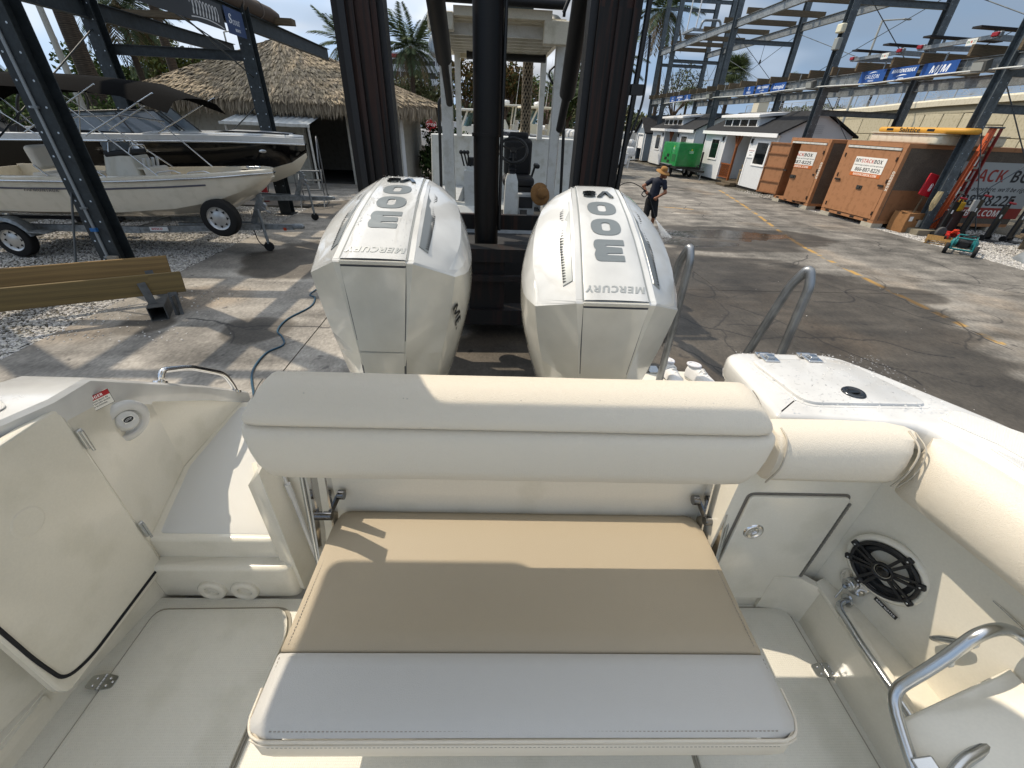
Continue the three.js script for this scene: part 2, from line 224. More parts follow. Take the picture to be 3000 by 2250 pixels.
const soil = std(0x5c5647, .95, 0, { map: tDirty });
struct('ground', [flat([[-260, 60], [300, 60], [300, -420], [-260, -420]], .02, -.09)], soil);
{ // slabs with open joints over a dark bed, each slab its own piece
  const yard = new THREE.Group(); yard.name = 'concrete_yard'; yard.userData.kind = 'structure'; scene.add(yard);
  part(yard, 'joint_bed', [ext(-6, 13.42, -.06, -.016, -46, 6), ext(-16, -6.03, -.06, -.016, -46, -15.3)], std(0x2b2925, .95));
  const xs = [-5.9, -2.475, 1.05, 4.6, 8.1, 11.6, 13.42], zs = [6, 1.5, -3.1, -7.7, -12.3, -16.9, -21.5, -26.1, -30.7, -35.3, -40, -46];
  const slab = (x0, x1, z0, z1) => {
    const a = .006, dy = rr(-.0025, .0025), g = fin(flat([[x0 + a, z0 - a], [x1 - a, z0 - a], [x1 - a, z1 + a], [x0 + a, z1 + a]], .05, -.05 + dy, .003, 1)), p = g.attributes.position, uv = g.attributes.uv;
    for (let i = 0; i < p.count; i++) uv.setXY(i, (p.getX(i) - X0) / (X1 - X0), (p.getZ(i) - Z0) / (Z1 - Z0)); g.userData.done = true; part(yard, 'slab', g, concrete);
  };
  for (let i = 0; i < xs.length - 1; i++) for (let j = 0; j < zs.length - 1; j++) slab(xs[i], xs[i + 1], zs[j], zs[j + 1]);
  for (const [a, b] of [[-9.4, -5.9], [-13, -9.4], [-16, -13]]) for (let j = 5; j < zs.length - 1; j++) slab(a, b, j === 5 ? -16.9 : zs[j], zs[j + 1]);
  for (const [a, b] of [[-9.4, -5.9], [-13, -9.4]]) slab(a, b, -15.35, -16.9);
}
const tGrav = dtex(512, 512, (i, j) => { const a = vn(i / 7, j / 7, 73), b = vn(i / 3.3, j / 3.3, 155), v = 108 + 120 * (a * .6 + b * .4 - .3); return [cl255(v * 1.02), cl255(v), cl255(v * .94)]; });
const gravMat = std(0xb9b4a8, .95, 0, { map: rep(tGrav, 1.4), bumpMap: rep(gtex(512, 512, (i, j) => vn(i / 7, j / 7, 73)), 1.4), bumpScale: .02 });
struct('gravel_bed', [flat([[-60, 8], [-5.915, 8], [-5.915, -15.33], [-60, -15.33]], .03, -.06)], gravMat);
struct('gravel_verge', [flat([[13.44, 8], [70, 8], [70, -60], [13.44, -60]], .03, -.05)], gravMat);
{ // loose stones
  const sh = new THREE.IcosahedronGeometry(1, 0), q = sh.attributes.position; for (let i = 0; i < q.count; i++) { const h = vn(q.getX(i) * 3 + 9, q.getY(i) * 3 + q.getZ(i) * 2 + 20); q.setXYZ(i, q.getX(i) * (.8 + .4 * h), q.getY(i) * .62, q.getZ(i) * (.75 + .4 * h)); } sh.computeVertexNormals();
  const put = (n, fn, y, s0, s1, name, label) => { const M = [], C = []; for (let i = 0; i < n; i++) { const [x, z] = fn(); const s = rr(s0, s1); M.push(mx(x, y + s * .3, z, rr(-.6, .6), rr(0, 6.3), rr(-.6, .6), s, s, s * rr(.8, 1.3))); const v = rr(.22, .62); C.push(new THREE.Color(v * 1.02, v * .98, v * rr(.86, .95))); } stuff(name, label, 'gravel', sh, std(0xffffff, .92), M, C); };
  put(52000, () => { const t = Math.pow(rnd(), 1.35); const z = -4.2 - 10.9 * rnd(), x = -5.93 - 6 * t; return [x, z]; }, -.03, .011, .027, 'loose_gravel', 'grey loose gravel under the trailers and the left rack');
  put(34000, () => { const z = -24 + 16 * Math.sqrt(rnd()), x = 13.47 + 4.2 * Math.pow(rnd(), 1.5); return [x, z]; }, -.02, .012, .03, 'loose_gravel', 'pale loose gravel strip beside the storage boxes');
  put(260, () => { const z = rr(-7.4, -5.2), x = -5.9 + 1.8 * Math.pow(rnd(), 1.8); return [x, z]; }, 0, .007, .018, 'stray_stones', 'stray grey stones on the concrete round the timber bunk');
  put(160, () => [rr(-5.9, 13), rr(-16, -3)], 0, .004, .011, 'grit', 'scattered grit and crumbs on the concrete yard');
}
// ------------------------------------------------------------ the boat we stand in (own axes turned a little from the yard's)
const TH = -0.037;
const bthing = (n, l, c, [x, y, z] = [0, 0, 0], g) => thing(n, l, c, [x * Math.cos(TH) + z * Math.sin(TH), y, -x * Math.sin(TH) + z * Math.cos(TH)], TH, g);
const SOLE = .98;
const boat = bthing('motor_boat', 'cream white fibreglass motor boat cockpit in the foreground', 'boat');
{
  // outer hull, stern at z -1.42, bow behind the camera
  const st = [[-1.42, 1.30, .86], [-1.1, 1.46, .94], [-.6, 1.57, 1.0], [.5, 1.62, 1.05], [2, 1.60, 1.08], [3.6, 1.30, .95], [5, .72, .6], [5.9, .06, .1]];
  part(boat, 'hull', loft(st.map(([z, w, c]) => { const tl = 1.9 - .34 * sm(-1.05, -1.42, z), ky = z < 2 ? .42 : .42 + (z - 2) * .16, cy = z < 2 ? .74 : .74 + (z - 2) * .14, ty = 1.9; return [[w, ty], [w * .985, 1.55], [c + (w - c) * .86, 1.05], [c, cy], [0, ky], [-c, cy], [-(c + (w - c) * .86), 1.05], [-w * .985, 1.5], [-w, tl]].map(([x, y]) => V(x < 0 ? x * (1.02 + .10 * sm(-.4, -1.4, z)) - .08 : x + .01, y, z)); }), false, false, .5), gelWhite);
  part(boat, 'transom', [faceZ([[-.62, .50], [-.03, .42], [.62, .50], [1.2, .95], [1.27, 1.3], [.84, 1.3], [.8, 1.78], [-.86, 1.78], [-.9, 1.22], [-1.36, 1.22], [-1.3, .95]], .05, -1.40)], gelWhite);
  // cockpit sole and lids
  part(boat, 'cockpit_sole', [flat([[-1.52, 3], [-1.52, -.98], [1.27, -.98], [1.30, 3]], .04, SOLE - .046)], gelDeck);
  const lid = (n, o, rad) => { part(boat, 'lid_gutter', flat(round(o.map(([x, z], i) => [x + (x < (o[0][0] + o[2][0]) / 2 ? -.009 : .009), z + (z < -.5 ? -.009 : .009)]), rad), .004, SOLE - .006), std(0x9d988b, .8)); return part(boat, n, flat(round(o, rad), .012, SOLE - .004, .004), gelDeck); };
  const lidL = lid('floor_lid', [[-1.335, -.2], [-1.335, -.925], [-.835, -.935], [-.79, -.85], [-.79, -.2]], .045);
  const lidR = lid('floor_lid', [[.66, -.2], [.66, -.95], [1.225, -.95], [1.235, -.2]], .045);
  lid('floor_lid', [[-.77, -.2], [-.77, -.93], [.64, -.93], [.64, -.2]], .03);
  const hinge = (par, x, z, ry) => { const h = part(par, 'hinge', [at(flat(round([[-.045, -.018], [.0, -.026], [.0, .026], [-.045, .018]], .008), .004, 0), x, SOLE + .0085, z, ry), at(flat(round([[.0, -.026], [.045, -.018], [.045, .018], [.0, .026]], .008), .004, 0), x, SOLE + .0085, z, ry), ...[-.018, -.006, .006, .018].map(k => bar([x + Math.sin(ry) * (k - .005), SOLE + .012, z + Math.cos(ry) * (k - .005)], [x + Math.sin(ry) * (k + .005), SOLE + .012, z + Math.cos(ry) * (k + .005)], .0055, .0055, 8))], steel); for (const [a, b] of [[-.022, .011], [-.022, -.011], [.022, .011], [.022, -.011], [.036, 0]]) part(h, 'screw', at(new THREE.SphereGeometry(.0042, 8, 5), x + a * Math.cos(ry) + b * Math.sin(ry), SOLE + .0125, z - a * Math.sin(ry) + b * Math.cos(ry)), chrome); };
  hinge(lidL, -1.342, -.672, 0); hinge(lidR, 1.235, -.715, .05);
  // starboard (right) side of the photo: aft face, side wall, shelf
  part(boat, 'aft_bulkhead', [wall([[-.86, -1.10], [.80, -1.10]], SOLE - .03, 1.56, -.05), wall([[.80, -1.10], [.80, -.97], [1.285, -.97]], SOLE - .03, 1.90, -.04)], gel);
  part(boat, 'lower_side', [wall([[1.10, -.955], [1.20, -.945], [1.255, -.90], [1.262, -.6], [1.275, 3]], SOLE - .03, 1.20, -.03)], gel);
  part(boat, 'side_wall', [wall([[1.275, -.985], [1.335, -.83], [1.385, -.6], [1.43, .2], [1.46, 3]], 1.16, 1.92, -.04)], gel);
  part(boat, 'side_shelf', [flat([[1.245, -.93], [1.245, 3], [1.45, 3], [1.43, .2], [1.39, -.6], [1.34, -.83], [1.29, -.95]], .022, 1.185, .006), flat(round([[1.243, -.80], [1.243, .3], [1.268, .3], [1.268, -.80]], .01), .05, 1.19, .008)], gel);
  const rail = part(boat, 'toe_rail', bent([[1.30, 1.225, -.845], [1.245, 1.232, -.825], [1.232, 1.236, -.70], [1.232, 1.238, -.42], [1.285, 1.238, -.40]], .011, .05), steel); for (const q of [[1.30, 1.225, -.845], [1.283, 1.238, -.40]]) part(rail, 'rail_foot', at(new THREE.CylinderGeometry(.023, .023, .008, 16), ...q, 0, 0, 1.57), steel);
  const ld = part(boat, 'locker_door', faceZ(round(rect(.852, 1.198, 1.045, 1.64), .022), .012, -.962, .004), gel); part(boat, 'door_gap', faceZ(round(rect(.845, 1.205, 1.038, 1.647), .026), .003, -.9685), std(0x77726a, .9));
  const latch = part(ld, 'latch', [at(lathe([[.0, .004], [.012, .004], [.014, .0015], [.022, .0015], [.026, .006], [.030, .007], [.034, .004], [.036, 0]], 0, 0, 0, 24), .920, 1.465, -.956, 0, 1.57), rbox(.020, .007, .006, .003, .922, 1.462, -.950, 0, 0, .5)], chrome); latch.scale.z = 1;
  part(ld, 'piano_hinge', [bar([1.2015, 1.14, -.955], [1.2015, 1.615, -.955], .004, .004, 6), ...Array.from({ length: 24 }, (_, i) => bar([1.2015, 1.145 + i * .0198, -.955], [1.2015, 1.158 + i * .0198, -.955], .0052, .0052, 6))], std(0x8a8a88, .35, .9));
  part(boat, 'scupper', [lathe([[.024, -.02], [.024, .006], [.030, .011], [.045, .010], [.050, .004], [.050, -.01]], 0, 0, 0, 20).rotateX(Math.PI / 2).translate(.86, 1.015, -.965)], gel);
  // speaker
  const spk = new THREE.Group(); spk.name = 'speaker'; boat.add(spk); spk.position.set(1.325, 1.437, -.832); spk.rotation.set(0, -Math.PI / 2 + .40, 0); spk.scale.setScalar(.93); 
  part(spk, 'pod', lathe([[.118, -.03], [.128, 0], [.127, .010], [.116, .016], [.108, .016], [.104, .008]], 0, 0, 0, 40).rotateX(Math.PI / 2), gel);
  part(spk, 'cone', lathe([[0, -.012], [.02, -.014], [.04, -.022], [.072, -.006], [.084, .004], [.092, .002], [.103, .010]], 0, 0, 0, 36).rotateX(Math.PI / 2), std(0x1a1a1b, .55));
  part(spk, 'surround', new THREE.TorusGeometry(.079, .010, 8, 36).translate(0, 0, .003), std(0x202021, .7));
  const bars = []; for (const a of [.45, 1.25, 2.9, 3.55, 4.4, 5.9]) { const d = [Math.cos(a), Math.sin(a)], n = [-d[1], d[0]]; for (const k of [-.012, .012]) bars.push(beam([d[0] * .028 + n[0] * k * .5, d[1] * .028 + n[1] * k * .5, .024], [d[0] * .104 + n[0] * k, d[1] * .104 + n[1] * k, .024], .006, .010)); bars.push(rbox(.026, .022, .016, .005, d[0] * .108, d[1] * .108, .022, 0, 0, a)); }
  part(spk, 'grille', [...bars, new THREE.TorusGeometry(.100, .007, 8, 40).translate(0, 0, .020), lathe([[.034, -.004], [.034, .004], [.028, .006], [.026, 0]], 0, 0, 0, 28).rotateX(Math.PI / 2).translate(0, 0, .025)], std(0x1d1d1f, .42));
  part(spk, 'tweeter', [at(new THREE.SphereGeometry(.024, 20, 10, 0, 6.3, 0, 1.57).scale(1, .45, 1).rotateX(Math.PI / 2), 0, 0, .022)], std(0x0b0b0c, .15));
  for (const a of [.45, 1.25, 2.9, 3.55, 4.4, 5.9]) part(spk, 'grille_screw', at(new THREE.SphereGeometry(.004, 8, 6), Math.cos(a) * .108, Math.sin(a) * .108, .030), steel);
  const brand = printed(spk, 'maker_tag', .052, .012, .003, canvas(256, 64, (c, w, h) => { c.fillStyle = '#0c0c0e'; c.fillRect(0, 0, w, h); c.fillStyle = '#e8e8e8'; c.font = 'bold 40px sans-serif'; c.textAlign = 'center'; c.fillText('JL AUDIO', w / 2, 46); })); brand.position.set(.0, -.096, .019); 
  // raw water fitting, label, cleat, print
  const rw = part(boat, 'raw_water_fitting', [lathe([[0, .01], [.016, .01], [.020, .006], [.046, .006], [.048, 0]], 0, 0, 0, 28).rotateZ(Math.PI / 2).rotateY(.32).translate(1.312, 1.295, -.872)], chrome);
  part(rw, 'cap', [lathe([[0, .034], [.018, .034], [.022, .030], [.022, .010]], 0, 0, 0, 24).rotateZ(Math.PI / 2).rotateY(.32).translate(1.312, 1.295, -.872), lathe([[.008, .05], [.010, .034]], 0, 0, 0, 12).rotateZ(Math.PI / 2).rotateY(.32).translate(1.312, 1.295, -.872)], steel);
  part(rw, 'chain', Array.from({ length: 16 }, (_, i) => at(new THREE.SphereGeometry(.0032, 6, 5), 1.28 - .0015 * i, 1.283 - .0034 * i - .004 * Math.sin(i / 15 * 3), -.868 + .001 * i)), steel);
  const lab = printed(boat, 'raw_water_label', .075, .016, .0015, canvas(256, 56, (c, w, h) => { c.fillStyle = '#17181a'; c.fillRect(0, 0, w, h); c.fillStyle = '#e6e6e6'; c.font = 'bold 38px sans-serif'; c.textAlign = 'center'; c.fillText('RAW WATER', w / 2, 42); })); lab.position.set(1.337, 1.313, -.768); lab.rotation.y = -Math.PI / 2 + .25;
  const pat = printed(boat, 'patent_print', .19, .007, .001, canvas(512, 24, (c, w, h) => { c.fillStyle = '#e4e0d2'; c.fillRect(0, 0, w, h); c.fillStyle = '#3b4252'; c.font = 'bold 19px sans-serif'; c.fillText('Patent: www.bostonwhaler.com/patents', 4, 18); })); pat.position.set(1.383, 1.60, -.562); pat.rotation.y = -Math.PI / 2 + .06;
  part(boat, 'cleat', [loft([0, .15, .35, .65, .85, 1].map(t => { const r = .008 + .008 * Math.sin(t * 3.14), c = V(mix(1.352, 1.356, t), mix(1.372, 1.462, t), mix(-.640, -.585, t)); return Array.from({ length: 10 }, (_, k) => c.clone().add(V(Math.cos(k * .628) * r, 0, Math.sin(k * .628) * r))); }), true, true), bar([1.354, 1.405, -.62], [1.392, 1.405, -.62], .008), bar([1.355, 1.432, -.604], [1.392, 1.432, -.604], .008)], steel);
  // folding side seat in the corner nearest the camera
  const fs = new THREE.Group(); fs.name = 'side_seat'; boat.add(fs);
  for (const g of [bent([[1.085, 1.27, -.28], [1.095, 1.33, -.42], [1.108, 1.37, -.50], [1.17, 1.49, -.512], [1.245, 1.62, -.538], [1.33, 1.62, -.545], [1.37, 1.60, -.48], [1.39, 1.55, -.40]], .015, .05, 14), bent([[1.10, 1.325, -.30], [1.17, 1.362, -.352], [1.30, 1.40, -.388], [1.395, 1.42, -.40]], .014, .04, 12)]) part(fs, 'frame_tube', g, steel);
  part(fs, 'seat_panel', [loft([[1.13, 1.275], [1.40, 1.455]].map(([x, y]) => round([[0, 0], [.34, 0], [.34, .04], [0, .04]], .012, 3).map(([a, b]) => V(x - b * .55, y + b * .8, -.452 + a - (x - 1.13) * .22))), true, true, .8)], gel);
  part(fs, 'frame_foot', [rbox(.05, .012, .07, .005, 1.10, 1.335, -.335, 0, 0, .5), at(new THREE.CylinderGeometry(.006, .006, .02, 8), 1.10, 1.345, -.33)], steel);
  for (const q of [[1.245, 1.575, -.536], [1.205, 1.51, -.520]]) part(fs, 'frame_clip', at(new THREE.TorusGeometry(.014, .006, 6, 12), ...q, 1.2), gel);
  // right gunwale deck and its lid
  const gR = [[.835, -.985], [.845, -1.40], [1.28, -1.40], [1.36, -1.28], [1.46, -1.10], [1.545, -.94], [1.60, -.6], [1.63, .4], [1.62, 3], [1.42, 3], [1.38, .3], [1.345, -.5], [1.31, -.78], [1.262, -.945], [1.16, -.965]];
  part(boat, 'right_gunwale', flat(round(gR, [.02, .09, .12, .08, .1, .1, .2, .2, 0, 0, .1, .1, .06, .04, .03]), .085, 1.872, .022, 3), gelWhite);
  part(boat, 'aft_corner', [loft([[1.89, 0], [1.6, .03], [1.20, .06]].map(([y, k]) => round([[.87 - k, -.99], [.87 - k, -1.385], [1.27, -1.385], [1.4, -1.2], [1.4, -1.0]], .07, 3).map(([x, z]) => V(x, y, z))), true, false)], gelWhite);
  const wl = part(boat, 'well_lid', flat(round([[.955, -1.045], [.915, -1.325], [1.275, -1.338], [1.365, -1.05]], .05), .014, 1.953, .004), gelWhite); part(boat, 'lid_gutter', flat(round([[.942, -1.034], [.903, -1.334], [1.28, -1.349], [1.382, -1.038]], .055), .003, 1.955), gelWhite);
  for (const [x, z] of [[.99, -1.335], [1.155, -1.342]]) { const h = part(wl, 'hinge', [rbox(.055, .006, .05, .003, x, 1.970, z + .012), rbox(.055, .006, .03, .003, x, 1.964, z - .028), bar([x - .028, 1.972, z - .012], [x + .028, 1.972, z - .012], .0065)], chrome); part(h, 'hinge_leaf_cap', [rbox(.03, .010, .028, .004, x + .002, 1.976, z + .008)], steel); }
  part(wl, 'flush_latch', [lathe([[0, .001], [.018, .001], [.019, .006], [.030, .007], [.034, .003], [.035, 0]], 1.15, 1.967, -1.105, 28), rbox(.034, .004, .012, .002, 1.15, 1.970, -1.107)], std(0x55575a, .18, .95));
  const pad = (o, y, n = 'grip_pad') => part(boat, n, flat(round(o, .02), .004, y, .0015), std(0xe2e2de, .75, 0, { bumpMap: rep(tNonskid, 14), bumpScale: .0016 })); 
  pad([[1.33, -.99], [1.43, -1.03], [1.545, -.90], [1.585, -.5], [1.605, .5], [1.505, .5], [1.47, -.45], [1.40, -.86]], 1.9565); pad([[1.355, -.86], [1.40, -.78], [1.445, -.45], [1.475, .5], [1.41, .5], [1.375, -.35]], 1.9565);
  // bolsters
  const bol = (pl, R, n, y0 = 1.76, y1 = 1.965) => { const prof = [[0, 0], [.035, .012], [.05, .05], [.052, .11], [.046, .16], [.028, .195], [0, .205], [-.02, .20], [-.02, 0]]; return loft(pl.map(([x, z, nx, nz, s], i) => prof.map(([o, h]) => V(x + nx * o * s * R, y0 + (h / .205 * (y1 - y0) - .1) * (.94 + .06 * s) + .1, z + nz * o * s * R))), true, true, .9); };
  part(boat, 'aft_bolster', bol([[.792, -.945, 0, 1, .55], [.800, -.945, 0, 1, .9], [.83, -.945, 0, 1, 1.02], [1.0, -.945, 0, 1, 1.06], [1.15, -.94, -.1, 1, 1.0], [1.195, -.93, -.25, .95, .85], [1.21, -.925, -.3, .9, .5]], 1.55, 'b', 1.775, 1.955), vinyl);
  part(boat, 'side_bolster', bol([[1.245, -.90, -.7, .7, .5], [1.262, -.885, -.75, .65, .9], [1.295, -.80, -.95, .25, 1.02], [1.335, -.55, -.99, .1, 1.05], [1.375, .2, -1, .05, 1.05], [1.41, 2.5, -1, 0, 1]], 1.5, 'b', 1.735, 1.95), vinyl);
  for (const g of [tube([[.815, 1.952, -.93], [.812, 1.94, -.885], [.806, 1.87, -.858], [.800, 1.79, -.875]], .003, 16, 6), tube([[1.19, 1.955, -.925], [1.186, 1.93, -.868], [1.178, 1.86, -.852], [1.186, 1.785, -.872]], .003, 16, 6), tube([[1.205, 1.955, -.92], [1.203, 1.93, -.865], [1.196, 1.86, -.848], [1.2, 1.785, -.868]], .0022, 16, 6)]) part(boat, 'bolster_seam', g, std(0xb5aea0, .6));
  // port (left) side: step, walkway, cheek with sticker and filler, open door, gunwale
  part(boat, 'step', [flat(round([[-1.36, -.99], [-.80, -.99], [-.80, -1.10], [-1.36, -1.10]], [.02, .05, .02, .02]), .195, SOLE - .02, .018, 3)], gel);
  part(boat, 'walkway', [flat(round([[-1.35, -1.045], [-.83, -1.045], [-.90, -1.14], [-1.10, -1.42], [-1.10, -1.98], [-1.50, -1.98], [-1.47, -1.45]], [.02, .06, .02, .02, .05, .05, .02]), .30, .958, .016, 3)], gel); pad([[-1.315, -1.075], [-.885, -1.075], [-.945, -1.17], [-1.13, -1.43], [-1.13, -1.92], [-1.455, -1.92], [-1.435, -1.45]], 1.256, 'walkway_grip'); 
  part(boat, 'walkway_side', [wall([[-1.13, -1.46], [-1.06, -1.36], [-.84, -1.04], [-.80, -1.02], [-.78, -1.10]], 1.0, [1.28, 1.30, 1.58, 1.66, 1.72], .02)], gel);
  for (const x of [-1.142, -1.012]) part(boat, 'scupper', lathe([[.026, -.02], [.026, .006], [.032, .012], [.048, .011], [.055, .004], [.055, -.02]], 0, 0, 0, 24).rotateX(Math.PI / 2).translate(x, 1.022, -.985), gel);
  part(boat, 'cheek_wall', [wall([[-1.50, 3], [-1.46, -.5], [-1.36, -.98], [-1.335, -1.04], [-1.465, -1.45], [-1.47, -1.75], [-1.475, -2.03]], SOLE - .1, [1.9, 1.9, 1.90, 1.90, 1.705, 1.50, 1.28], -.04)].map(g => toCreasedNormals(g, .2)), gel);
  part(boat, 'left_gunwale', [loft([[3, -1.47, -1.70, 1.925], [-.4, -1.45, -1.69, 1.925], [-.9, -1.37, -1.665, 1.925], [-1.03, -1.325, -1.645, 1.925], [-1.2, -1.375, -1.62, 1.895], [-1.46, -1.455, -1.60, 1.715], [-1.75, -1.462, -1.58, 1.51], [-2.04, -1.468, -1.55, 1.285]].map(([z, a, b, y]) => [[a, y - .05], [a, y - .012], [a - .012, y], [b + .03, y], [b, y - .03], [b + .02, y - .2], [a - .03, y - .2]].map(([x, q]) => V(x, q, z))), true, true, .7)], gelWhite);
  pad([[-1.43, -.86], [-1.405, -.985], [-1.47, -1.02], [-1.60, -.99], [-1.61, .3], [-1.49, .3]], 1.9265); 
  part(boat, 'left_bolster', bol([[-1.425, -.93, .9, .3, .5], [-1.435, -.90, .98, .15, .9], [-1.45, -.5, 1, 0, 1], [-1.47, 2.5, 1, 0, 1]], 1.0, 'b', 1.72, 1.92), vinyl);
  const hr = part(boat, 'grab_handle', bent([[-1.50, 1.64, -1.575], [-1.495, 1.685, -1.60], [-1.485, 1.62, -1.74], [-1.48, 1.47, -1.93], [-1.48, 1.37, -1.96], [-1.48, 1.32, -1.965]], .0135, .045, 14), chrome); for (const q of [[-1.50, 1.64, -1.572], [-1.48, 1.335, -1.965]]) part(hr, 'handle_foot', at(new THREE.CylinderGeometry(.026, .028, .012, 16), ...q, 0, -.6), chrome);
  const st2 = printed(boat, 'danger_sticker', .108, .055, .0012, canvas(512, 260, (c, w, h) => { c.fillStyle = '#f1efe9'; c.fillRect(0, 0, w, h); c.fillStyle = '#b3202b'; c.fillRect(0, 0, w, 88); c.strokeStyle = '#332'; c.lineWidth = 6; c.strokeRect(3, 3, w - 6, h - 6); c.fillStyle = '#fff'; c.font = 'bold 66px sans-serif'; c.fillText('DANGER', 150, 68); c.beginPath(); c.moveTo(70, 72); c.lineTo(104, 14); c.lineTo(138, 72); c.fill(); c.fillStyle = '#b3202b'; c.fillRect(100, 34, 8, 20); c.fillRect(100, 60, 8, 7); c.fillStyle = '#272727'; c.font = 'bold 34px sans-serif'; c.textAlign = 'center'; c.fillText('TRANSOM DOOR MUST BE', w / 2, 130); c.fillText('CLOSED AND SECURE WHEN', w / 2, 172); c.fillText('ENGINE IS RUNNING.', w / 2, 214); c.font = '18px sans-serif'; c.textAlign = 'left'; c.fillText('Pn 100-000', 20, 246); }), .4); st2.position.set(-1.3725, 1.812, -1.169); st2.rotation.y = Math.PI / 2 - .31;
  const fc = new THREE.Group(); fc.name = 'fuel_filler'; boat.add(fc); fc.position.set(-1.398, 1.672, -1.249); fc.rotation.y = Math.PI / 2 - .31; 
  part(fc, 'recess', [lathe([[0, .001], [.044, .001], [.050, .012], [.055, .020], [.076, .016], [.086, .004], [.087, -.004]], 0, 0, 0, 36).rotateX(Math.PI / 2).scale(1, .92, 1).translate(0, 0, .003)], gelWhite);
  part(fc, 'filler_cap', [lathe([[0, .034], [.030, .034], [.036, .028], [.038, .0]], 0, 0, 0, 28).rotateX(Math.PI / 2 - .5).translate(.0, .002, .004), rbox(.082, .012, .016, .004, 0, .004, .014)], gelWhite); const lg = printed(fc, 'cap_emblem', .036, .022, .002, canvas(128, 80, (c, w, h) => { c.fillStyle = '#e9e7df'; c.fillRect(0, 0, w, h); c.fillStyle = '#1b1d20'; c.beginPath(); c.ellipse(64, 40, 58, 36, 0, 0, 7); c.fill(); c.strokeStyle = '#d8d8d8'; c.lineWidth = 5; c.beginPath(); c.moveTo(18, 48); c.quadraticCurveTo(50, 20, 104, 34); c.quadraticCurveTo(78, 44, 92, 56); c.moveTo(28, 56); c.quadraticCurveTo(56, 40, 84, 46); c.stroke(); })); lg.position.set(.0, .0185, .0345); lg.rotation.x = -.5;
  // open transom door lying along the left side
  const dr = part(boat, 'transom_door', sideX(round([[-1.035, 1.10], [-.60, 1.10], [-.585, 1.14], [-.60, 1.885], [-1.035, 1.895]], [.02, .09, .05, .04, .02]), .035, -1.345, .008), gel);
  part(dr, 'door_seal', bent([[-1.326, 1.135, -1.03], [-1.326, 1.126, -.69], [-1.326, 1.155, -.61], [-1.326, 1.30, -.602], [-1.326, 1.87, -.605]], .0055, .05, 8), blackSoft); for (const y of [1.765, 1.328]) part(dr, 'hinge', [rbox(.012, .075, .018, .003, -1.322, y, -1.04), bar([-1.316, y - .05, -1.043], [-1.316, y + .03, -1.043], .0045)], steel); part(dr, 'door_pull', lathe([[0, .001], [.03, .001], [.036, .004], [.044, .002], [.045, 0]], 0, 0, 0, 20).rotateZ(-Math.PI / 2).translate(-1.329, 1.66, -.80), gel);
  part(boat, 'lower_left_side', [wall([[-1.44, 3], [-1.44, -.3], [-1.42, -.9], [-1.36, -.99]], SOLE - .03, 1.08, -.03), ext(-1.50, -1.42, 1.04, 1.075, -.6, 1)], gel);
  part(boat, 'gas_strut', [bar([-.765, 1.78, -1.075], [-.75, 1.50, -1.072], .005), bar([-.752, 1.545, -1.072], [-.748, 1.485, -1.072], .011), bar([-.748, 1.485, -1.072], [-.735, 1.05, -1.07], .009)], gelWhite);
  // swim platform and boarding rails behind, nearly out of frame; unseen hardtop above, its outline cut for cockpit shade
  part(boat, 'swim_platform', [flat(round([[.86, -1.40], [.86, -2.50], [1.42, -2.46], [1.46, -1.9], [1.30, -1.40]], .08), .08, 1.17, .02)], gelDeck);
  for (const p of [[[1.05, 1.24, -2.30], [1.055, 2.05, -2.32], [1.05, 2.125, -2.36], [1.03, 2.02, -2.40], [1.0, 1.24, -2.44]], [[1.475, 1.22, -1.90], [1.478, 2.06, -1.91], [1.47, 2.135, -1.95], [1.44, 2.03, -1.99], [1.33, 1.22, -2.08]]]) part(boat, 'boarding_rail', bent(p, .022, .035, 14), alu);
  part(boat, 'rail_base', [box(.07, .012, .09, 1.06, 1.256, -2.46)], steel);
  const shadeTop = part(boat, 'hardtop', flat(round([[-1.62, .45], [-1.62, -1.50], [-.95, -1.50], [-.84, -1.27], [.08, -1.27], [.28, -1.05], [.36, -.4], [.40, .45]], .06), .09, 3.06, .02), gelWhite); for (const g of [bar([-1.20, 1.0, .9], [-1.30, 3.08, .38], .03), bar([.5, 1.0, .9], [.30, 3.08, .38], .03)]) part(shadeTop, 'hardtop_leg', g, alu);  // added overhead shade; notches placed where sun should reach backrest, seat and wall
}
